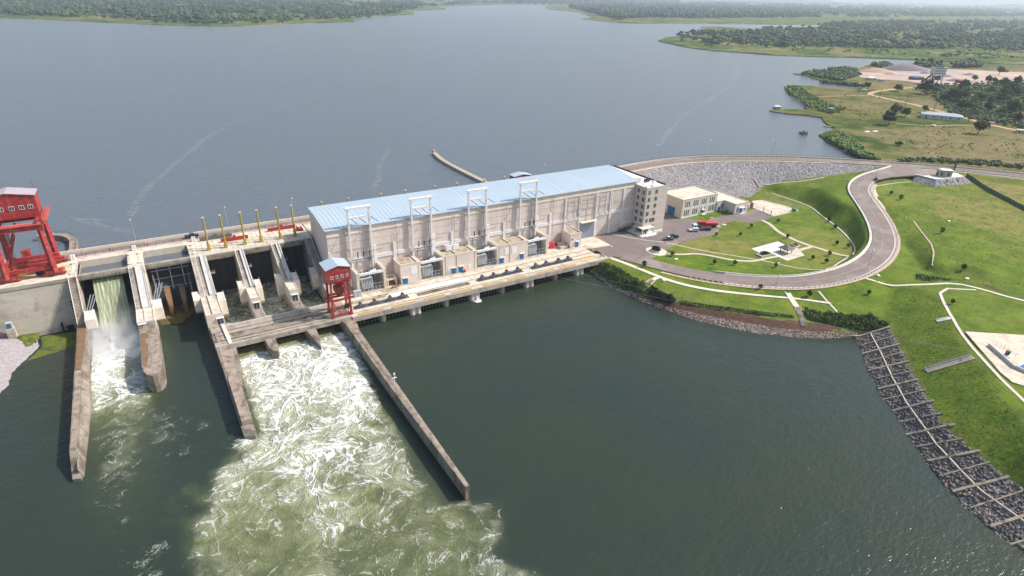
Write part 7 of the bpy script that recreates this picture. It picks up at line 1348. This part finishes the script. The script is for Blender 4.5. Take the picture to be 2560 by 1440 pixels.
mb = MB(); [mb.box(-7.06, 7.06, -5.06, -5.005, z, z+.5) for z in (13, 16, 19)]; mb.build('window_band', ['glass_dark'], t, local=True); mb = MB(); mb.bar((-18, -2, 2), (-6, -2, 13), 1.6); mb.box(-4, 4, -3, 3, 5, 10); mb.build('conveyor', ['rust'], t, local=True)
mb = MB(); railing(mb, [(-7, -5, 20.5), (7, -5, 20.5)], 1.5, 2, .2); mb.bar((5, 3, 20), (5, 3, 26), .3); mb.build('railing', ['light_metal'], t, local=True)
def house(name, label, a, b, w, d, h, rh, wall, roof, rz, win=3, cat='building', z=GZ):
    x, y = A2(a, b); t = thing(name, label, cat, (x, y, z), None, rz); mb = MB(); mb.box(-w/2, w/2, -d/2, d/2, 0, h); mb.build('wall', [wall], t, local=True)
    e = .5; mb = MB(); c = d/2 if w > d else 0; vs = [(-w/2-e, -d/2-e, h), (w/2+e, -d/2-e, h), (w/2+e, d/2+e, h), (-w/2-e, d/2+e, h), (-w/2+c, 0, h+rh), (w/2-c, 0, h+rh)]; mb.add(vs, [(0, 1, 5, 4), (1, 2, 5), (2, 3, 4, 5), (3, 0, 4), (3, 2, 1, 0)]); mb.build('roof', [roof], t, local=True)
    for i in range(win): q = -w/2+w*(i+.5)/win; mb = MB(); mb.box(q-.5, q+.5, -d/2-.05, -d/2-.01, h*.35, h*.75); mb.build('window', ['glass_dark'], t, local=True)
    mb = MB(); mb.box(-w/2+w*.1, -w/2+w*.1+1.0, -d/2-.06, -d/2-.02, 0, 2.1); mb.build('door', ['dark_metal'], t, local=True)
house('pump_house', 'long low white building with a grey hipped roof beside the dirt road', 2352, 297, 31, 11, 3.6, 1.9, 'office_white', 'trafo_grey', -1.02, 5)
house('shed', 'small white shed with a grey roof at the left edge of the quarry', 2177, 200, 10, 7, 3, 1.2, 'office_white', 'slab_white', -.5, 2)
house('shed', 'small pale hut beside the left quarry shed', 2204, 204, 7, 5, 3, 1, 'office_white', 'slab_cream', -.4, 1)
house('hut', 'small white hut by the shore near the jetty', 2076, 277, 4, 3.6, 2.6, .4, 'office_white', 'trafo_grey', -.4, 1, 'hut')
house('hut', 'small white hut near the shore beside the power poles', 2159, 229, 4.5, 4, 2.6, .4, 'office_white', 'slab_cream', -.4, 1, 'hut')
house('shelter', 'blue-roofed shelter at the tip of the jetty', 1941, 273, 6.5, 4, 2.6, 1.2, 'trafo_grey', 'roof_pale', -.4, 1, 'shelter')
house('house', 'red-brown brick house under trees at the right edge', 2556, 295, 11, 8, 3.4, 2, 'brick', 'rust', -.9, 2)
house('hut', 'small white walled hut at the right edge by the dirt road', 2553, 332, 7, 5, 2.4, .4, 'office_white', 'slab_cream', -.9, 1, 'hut')
house('shed', 'blue-roofed shed left of the processing tower', 2290, 199, 16, 9, 3.5, 1.5, 'rust', 'door_blue', -.5, 2)
house('shed', 'brown open shed in the quarry right of the tower', 2405, 207, 14, 8, 3.2, 1.2, 'rust', 'container_red', -.5, 2)
x, y = A2(2508, 180); t = thing('shipping_container', 'long rust red container standing alone at the back of the quarry', 'container', (x, y, GZ), None, -.55); mb = MB(); mb.box(-7, 7, -1.3, 1.3, .2, 3.2); mb.build('shell', ['container_red'], t, local=True); mb = MB(); [mb.box(-6.9+i, -6.7+i, -1.36, -1.3, .3, 3.1) for i in range(14)]; mb.build('corrugation', ['rust'], t, local=True)
x, y = A2(2479, 311); vehicle('minibus', 'white minibus driving on the dirt road', (x, y, GZ+.1), -1.1, 'car_white', 'minibus')
x, y = A2(2287, 219.5); vehicle('suv', 'white car on the dirt road beside the large dark tree', (x, y, GZ+.1), .3, 'car_white', 'car')
for i, (a, b, lb) in enumerate(((2167, 330, 'left'), (2188, 329, 'right'))): x, y = A2(a, b); mb = MB(); mb.box(x-2.6, x+2.6, y-1.2, y+1.2, GZ, GZ+.5); mb.build('concrete_slab', ['slab_white'], label='flat pale slab lying in the dry meadow, %s one of two' % lb, cat='slab', base=(x, y, GZ))
x, y = A2(2333, 315); t = thing('trough', 'small grey trough on the track in front of the white building', 'trough', (x, y, GZ)); mb = MB(); mb.box(x-2, x+2, y-1.2, y+1.2, GZ, GZ+1.1); mb.build('basin', ['slab_white'], t); mb = MB(); mb.box(x-1.6, x+1.6, y-.8, y+.8, GZ+1.1, GZ+1.14); mb.build('cover', ['trafo_grey'], t)
x, y = A2(2079, 318, 15.6); t = thing('jetty', 'short grey slipway at the small bay below the meadow', 'slipway', (x, y, 15.5), None, -1.0); mb = MB(); mb.box(-6, 6, -1.6, 1.6, 0, .6); mb.build('deck', ['old_concrete'], t, local=True)
x, y = A2(1968, 283, 15.6); t = thing('pontoon', 'grey pontoon moored beside the jetty', 'pontoon', (x, y, 15.5), None, -.3); mb = MB(); mb.box(-7, 7, -2, 2, -.2, .7); mb.build('hull', ['trafo_grey'], t, local=True); mb = MB(); [mb.box(q, q+.3, -1.8, 1.8, .7, 1.3) for q in (-6, 0, 5)]; mb.build('frame', ['galv'], t, local=True)
POL = [(2143, 241, 225), (2198, 247, 229), (2093, 284, 262), (2097, 282, 258), (2262, 266, 243), (2329, 287, 262), (2333, 286, 266), (2420, 305, 289), (2420, 305, 289)]
for i, (a, b, c) in enumerate(POL[:8]):
    x, y = A2(a, b); t = thing('power_pole', 'thin wooden power pole on the far meadow, %s from the lake' % ORD[i], 'pole', (x, y, GZ), 'power poles'); mb = MB(); mb.bar((0, 0, 0), (0, 0, 10.5), .4, n=6); mb.build('pole', ['bark'], t, local=True); mb = MB(); mb.bar((-1, 0, 9.8), (1, 0, 9.8), .18); mb.build('cross_arm', ['bark'], t, local=True)
# ---- tree prototypes: trunk with limbs + crown of leaf clumps
def tree_parts(kind, seed):
    rg = np.random.default_rng(seed); H_ = {'round': 9., 'tall': 11., 'bush': 4.5, 'airy': 9.}[kind]; R_ = {'round': 5.2, 'tall': 4., 'bush': 3.6, 'airy': 4.6}[kind]
    tm = MB(); ht = H_*(.38 if kind != 'bush' else .2); tm.bar((0, 0, -.3), (0, 0, ht), .07*H_, n=7, r2=.6); cl = []
    nb = 13 if kind != 'bush' else 9
    for i in range(nb):
        a = i*2.4+rg.uniform(-.3, .3); rr = R_*rg.uniform(.25, .95)*(.6 if i > nb*.7 else 1); z = H_*rg.uniform(.42, .72) if i < nb*.7 else H_*rg.uniform(.75, .95); c = np.array([rr*math.cos(a)*.85, rr*math.sin(a)*.85, z]); tm.bar((0, 0, ht*.85), tuple(c), .035*H_, n=5, r2=.3); cl.append((c, R_*rg.uniform(.28, .5)))
    Vs, Fs = [], []; b = 0
    for c, r in cl:
        n = int(150*(.6 if kind == 'airy' else 1)); d = rg.normal(size=(n, 3)); d /= np.linalg.norm(d, axis=1)[:, None]; P = c+d*r*rg.uniform(.65, 1.12, (n, 1))*[1, 1, .8]; s = .5*rg.uniform(.6, 1.3, n)[:, None]
        u = rg.normal(size=(n, 3)); u /= np.linalg.norm(u, axis=1)[:, None]; v = np.cross(u, d+.3*rg.normal(size=(n, 3))); v /= np.linalg.norm(v, axis=1)[:, None]
        Vs.append(np.stack([P-u*s, P+u*s*.9-v*s*.3, P+v*s], 1).reshape(-1, 3)); Fs.append(np.arange(n*3).reshape(-1, 3)+b); b += n*3
    return tm, np.concatenate(Vs), np.concatenate(Fs)
PROTO = {}
def tree(kind, mleaf, x, y, z, s, label, group=None, name='tree'):
    key = (kind, mleaf); 
    if key not in PROTO:
        tm, V, F = tree_parts(kind, len(PROTO)+3); a = tm.build('trunk', ['bark']); b = npmesh('crown', V, F, mleaf, False); PROTO[key] = (a.data, b.data)
        bpy.data.objects.remove(a); bpy.data.objects.remove(b)
    t = thing(name, label, 'tree' if name != 'bush' else 'bush', (x, y, z), group, random.uniform(0, 6.28)); t.scale = (s, s, s*random.uniform(.85, 1.1))
    for nm, me in zip(('trunk', 'crown'), PROTO[key]): o = bpy.data.objects.new(nm, me); col.objects.link(o); o.parent = t
for a, b, k, m, s, lb in ((2220, 313, 'round', 'leaf_dark', 1.15, 'large dark tree standing alone in the meadow, front one of the clump'), (2262, 292, 'round', 'leaf_dark', .85, 'dark round tree on the right of the meadow clump'), (2235, 290, 'airy', 'leaf_mid', 1.2, 'lighter tree behind the meadow clump'), (2310, 281, 'tall', 'leaf_mid', .75, 'slim tree left of the long white building'), (2444, 335, 'airy', 'leaf_dark', 1.25, 'tall open-crowned tree beside the dirt road'), (2312, 235, 'round', 'leaf_dark', 1.7, 'big dark tree at the left corner of the wood'), (2243, 229, 'round', 'leaf_dark', 1.0, 'round dark tree beside the dirt road bend'), (2247, 364, 'bush', 'leaf_mid', .7, 'low dark bush in the dry meadow'), (2167, 222, 'airy', 'leaf_dark', 1.0, 'tree by the inlet near the small white hut'), (2380, 248, 'round', 'leaf_dark', 1.3, 'dark tree at the front edge of the wood, left'), (2362, 254, 'bush', 'leaf_dark', 1.5, 'dark low tree leaning out of the wood toward the road'), (2497, 188, 'tall', 'leaf_dark', 1.2, 'tall tree in front of the quarry container'), (2435, 204, 'airy', 'leaf_mid', .9, 'thin leaning tree at the quarry edge')):
    x, y = A2(a, b); tree(k, m, x, y, GZ, s, lb)
wood = [(2315, 222), (2345, 214), (2420, 212), (2480, 206), (2560, 202), (2720, 210), (2720, 345), (2560, 312), (2490, 302), (2440, 292), (2395, 280), (2380, 262), (2350, 252), (2335, 238)]
rg = np.random.default_rng(5); q = rg.uniform([2310, 200], [2700, 345], (1500, 2)); q = q[inpoly(q[:, 0], q[:, 1], wood)][:150]
for i, (a, b) in enumerate(q):
    x, y = A2(a, b); k = ('round', 'tall', 'airy', 'bush', 'bush')[i % 5]; m = ('leaf_dark', 'leaf_mid', 'leaf_dark', 'leaf_mid', 'leaf_bright')[(i*7) % 5]; tree(k, m, x, y, GZ, rg.uniform(.55, 1.15), {'round': 'round-crowned', 'tall': 'tall', 'airy': 'open-crowned', 'bush': 'low bushy'}[k]+' tree among the wood right of the dirt road', 'trees in the wood right of the dirt road')
def px_scatter(poly, n, seed):
    rg = np.random.default_rng(seed); P = np.array(poly, float); lo, hi = P.min(0), P.max(0); out = np.zeros((0, 2))
    while len(out) < n: q = rg.uniform(lo, hi, (n*2, 2)); out = np.r_[out, q[inpoly(q[:, 0], q[:, 1], poly)]]
    return out[:n]
def far_trees(name, poly, n, r0, label, seed, m='leaf_far', z=16.9, clump_=.0, keep_=None, NL=6):
    Q = px_scatter(poly, n, seed); W = np.array([at(a, b, z) for a, b in Q]); d = np.hypot(W[:, 0], W[:, 1]); rg = np.random.default_rng(seed+1)
    if clump_: k = fbm(W[:, 0]/(d*.02+20), W[:, 1]/(d*.02+20), 3, seed) > clump_; W = W[k]; d = d[k]
    R = r0*rg.uniform(.5, 1.3, len(W))*(1+d/9000); n = len(W); X = []
    # each crown is three or four overlapping leafy lobes
    P = np.concatenate([np.c_[W+rg.normal(0, .55, (n, 2))*R[:, None], z+R*rg.uniform(.5, 1.25, n)] for _ in range(NL)]); RR = np.concatenate([R*rg.uniform(.34, .68, n) for _ in range(NL)]); blobs(name, P, RR, m, label, .35, .85, False, 'stuff', seed)
far_trees('forest', [(1697, 88), (1750, 82), (1830, 84), (1990, 70), (2100, 55), (2560, 52), (2800, 66), (2800, 135), (2560, 124), (2200, 120), (2060, 118), (1960, 118), (1850, 116), (1760, 112), (1700, 104)], 4200, 5.6, 'dense dark woodland covering the peninsula', 31, clump_=.41)
far_trees('forest', [(1540, 50), (1600, 46), (1760, 46), (2000, 44), (2560, 42), (2800, 52), (2800, 18), (2100, 10), (1900, 8), (1700, 10), (1500, 14), (1420, 20), (1480, 34)], 7000, 10, 'hazy woodland stretching to the horizon on the right', 32, clump_=.36)
far_trees('forest', [(0, 36), (120, 40), (230, 30), (420, 52), (540, 50), (470, 38), (700, 38), (860, 46), (1000, 33), (1060, 17), (1170, 11), (1260, 9), (1240, -16), (900, -26), (400, -38), (0, -46), (-300, -50), (-300, 26)], 8500, 8, 'hazy woodland behind the far left shore', 33, clump_=.41)
far_trees('forest', [(1260, 10), (1420, 12), (1700, 10), (1700, 0), (1500, -10), (1250, -16)], 1500, 14, 'blue distant woodland at the head of the lake', 34)
bsh = [([(1961, 222), (1975, 216), (2010, 225), (2045, 250), (2070, 262), (2120, 275), (2080, 285), (2020, 270), (1990, 250)], 260, 1.6, 'leaf_bright', 'bright green reeds along the near shore'), ([(2062, 345), (2100, 335), (2125, 350), (2150, 375), (2200, 402), (2150, 395), (2110, 375)], 300, 1.7, 'leaf_bright', 'bright green reeds round the small bay by the crest road'), ([(1990, 186), (2040, 182), (2100, 172), (2140, 176), (2150, 190), (2100, 205), (2040, 195)], 300, 2.6, 'leaf_mid', 'green bushes on the thin point in the lake'), ([(2175, 165), (2210, 161), (2235, 165), (2210, 172)], 60, 3., 'leaf_mid', 'bushes at the tip beyond the sand heap'), ([(2290, 160), (2330, 156), (2350, 166), (2310, 172)], 60, 4, 'leaf_dark', 'dark trees behind the quarry, left group'), ([(2390, 160), (2440, 158), (2450, 168), (2390, 172)], 60, 4, 'leaf_dark', 'dark trees behind the quarry, right group'), ([(2045, 205), (2160, 215), (2160, 219), (2060, 209)], 90, 2., 'leaf_dark', 'dark reeds along the narrow inlet'), ([(2000, 335), (2016, 334), (2016, 338), (2002, 338)], 12, 1.2, 'leaf_mid', 'tiny weed island off the small bay'), ([(2250, 405), (2330, 406), (2480, 416), (2560, 424), (2560, 412), (2400, 400), (2260, 398)], 160, 1.2, 'leaf_mid', 'tall grass and bushes just beyond the crest road')]
for i, (pl, n, r, m, lb) in enumerate(bsh): far_trees('reeds', pl, n, r, lb, 50+i, m, 15.7 if i in (2, 6, 7) else 16.3)
far_trees('scrub', [(2000, 225), (2160, 245), (2300, 300), (2560, 350), (2700, 400), (2560, 410), (2250, 396), (2100, 330), (2080, 290)], 420, .55, 'small tufts and shrubs scattered over the dry meadow', 70, 'bush_green', 16.4, .5)
far_trees('scrub', [(2280, 225), (2330, 240), (2380, 290), (2560, 322), (2700, 350), (2700, 210), (2560, 200), (2340, 214)], 2200, 1.5, 'banana plants and undergrowth of the wood right of the dirt road', 71, 'leaf_mid', 16.4)
far_trees('scrub', [(1650, 104), (1760, 116), (1900, 125), (2100, 132), (2560, 152), (2700, 160), (2700, 130), (2100, 124), (1850, 118)], 260, 2.0, 'scattered shrubs on the open shore of the peninsula', 72, 'leaf_far', 16.8, .5)
far_trees('scrub', [(0, 40), (230, 50), (500, 62), (700, 58), (880, 50), (1000, 38), (700, 46), (400, 50), (200, 40)], 220, 5, 'scattered trees on the open fields of the far left shore', 73, 'leaf_far', 16.9, .5)
far_trees('forest', [(1697, 92), (1990, 74), (2560, 56), (2800, 70), (2800, 140), (2560, 128), (2060, 120), (1760, 112)], 1500, 4.2, 'lighter green trees mixed through the peninsula woodland', 35, 'leaf_mid', 16.9, .38)
far_trees('forest', [(0, 40), (230, 44), (540, 56), (860, 50), (1000, 36), (1000, 10), (400, -20), (0, -20)], 1400, 6.5, 'lighter green trees mixed through the far left woodland', 36, 'leaf_mid', 16.9, .38)
# foam lines on the lake
def foam_line(pts_, w, label):
    P = smooth_line([at(a, b, LAKE) for a, b in pts_], 2.0, 2); rg = np.random.default_rng(len(P)); ww = w*(.4+1.0*fbm(np.arange(len(P))/7., np.zeros(len(P)), 3, 4)); mb = MB(); P = P+rg.normal(0, .25, P.shape)+np.c_[np.sin(np.arange(len(P))*.21), np.cos(np.arange(len(P))*.17)]*.8; mb.ribbon(np.c_[P, np.full(len(P), LAKE+.04)], ww); o = mb.build('foam_line', 'foam_streak', kind='stuff'); o['label'] = label
def foam_mat():
    m = bpy.data.materials.new('foam_streak'); m.use_nodes = True; n = m.node_tree.nodes; l = m.node_tree.links; p = n['Principled BSDF']; p.inputs['Base Color'].default_value = (.62, .68, .72, 1); p.inputs['Roughness'].default_value = .8
    g = n.new('ShaderNodeNewGeometry'); q = n.new('ShaderNodeTexNoise'); q.inputs['Scale'].default_value = .5; q.inputs['Detail'].default_value = 7; q.inputs['Roughness'].default_value = .75; q.inputs['Distortion'].default_value = 1.; l.new(g.outputs['Position'], q.inputs['Vector']); r = n.new('ShaderNodeValToRGB'); r.color_ramp.elements[0].position = .46; r.color_ramp.elements[1].position = .62; r.color_ramp.elements[1].color = (.17, .17, .17, 1); l.new(q.outputs['Fac'], r.inputs[0]); l.new(r.outputs[0], p.inputs['Alpha']); MATS['foam_streak'] = m
foam_mat()
foam_line(((325, 545), (330, 520), (350, 490), (400, 440), (450, 400), (510, 350), (560, 315), (630, 290)), 4.0, 'long pale foam streak curving away over the lake from the dam')
foam_line(((630, 290), (720, 265), (860, 225), (1000, 195), (1130, 162), (1200, 145), (1290, 120)), 3.0, 'faint foam line crossing the middle of the lake')
foam_line(((1640, 370), (1680, 320), (1720, 275), (1800, 235), (1850, 190), (1830, 140), (1760, 100)), 5.0, 'faint wide foam line on the right part of the lake')
foam_line(((935, 470), (945, 440), (950, 410), (975, 370)), 3, 'short foam wisp on the lake behind the yellow hoist tips')
foam_line(((60, 290), (180, 270), (330, 245), (470, 215)), 3, 'faint foam wisp on the left part of the lake')
foam_line(((1130, 30), (1170, 38), (1220, 48), (1230, 60)), 8, 'pale streak on the far reach of the lake')
foam_line(((175, 545), (230, 560), (290, 572), (330, 580)), 3.5, 'broken foam on the lake beside the ring wall')
foam_line(((150, 560), (210, 548), (260, 552)), 2.5, 'small foam wisps near the ring wall')
# ================================================================ spray and haze
def volume(name, box, dens, colr, kind='stuff', label=None, noise_=None, aniso=.3):
    m = bpy.data.materials.new(name); m.use_nodes = True; n = m.node_tree.nodes; l = m.node_tree.links; n.remove(n['Principled BSDF']); v = n.new('ShaderNodeVolumePrincipled'); v.inputs['Color'].default_value = (*colr, 1); v.inputs['Density'].default_value = dens; v.inputs['Anisotropy'].default_value = aniso; l.new(v.outputs[0], n['Material Output'].inputs['Volume'])
    mb = MB(); mb.box(*box); o = mb.build(name, [m], kind=kind)
    if label: o['label'] = label
    return m, v, o
volume('haze', (-31000, 31000, -4500, 31000, -9, 262), 8.5e-5, (.74, .85, 1.0), label='pale blue haze thickening with distance', aniso=.2)

m, v, o = volume('spray', (-30.3, -15.1, 204, 240, .2, 8.5), .16, (1, 1, 1), label='white spray hanging over the foot of the waterfall', aniso=.1)
n = m.node_tree.nodes; l = m.node_tree.links; g = n.new('ShaderNodeNewGeometry'); sx = n.new('ShaderNodeSeparateXYZ'); l.new(g.outputs['Position'], sx.inputs[0])
def mr(i, a, b, c, d): q = n.new('ShaderNodeMapRange'); l.new(i, q.inputs[0]); [setattr(q.inputs[k+1], 'default_value', w) for k, w in enumerate((a, b, c, d))]; return q.outputs[0]
q = n.new('ShaderNodeTexNoise'); q.inputs['Scale'].default_value = .28; q.inputs['Detail'].default_value = 3; l.new(g.outputs['Position'], q.inputs['Vector'])
f = mr(q.outputs['Fac'], .35, .7, 0, 1); 
for z in (mr(sx.outputs[2], .2, 8.0, 1, 0), mr(sx.outputs[1], 205, 219, 0, 1), mr(sx.outputs[1], 232, 240, 1, 0), mr(sx.outputs[0], -30.3, -28.5, 0, 1), mr(sx.outputs[0], -17.0, -15.1, 1, 0)):
    k = n.new('ShaderNodeMath'); k.operation = 'MULTIPLY'; l.new(f, k.inputs[0]); l.new(z, k.inputs[1]); f = k.outputs[0]
k = n.new('ShaderNodeMath'); k.operation = 'MULTIPLY'; l.new(f, k.inputs[0]); k.inputs[1].default_value = .55; l.new(k.outputs[0], v.inputs['Density'])
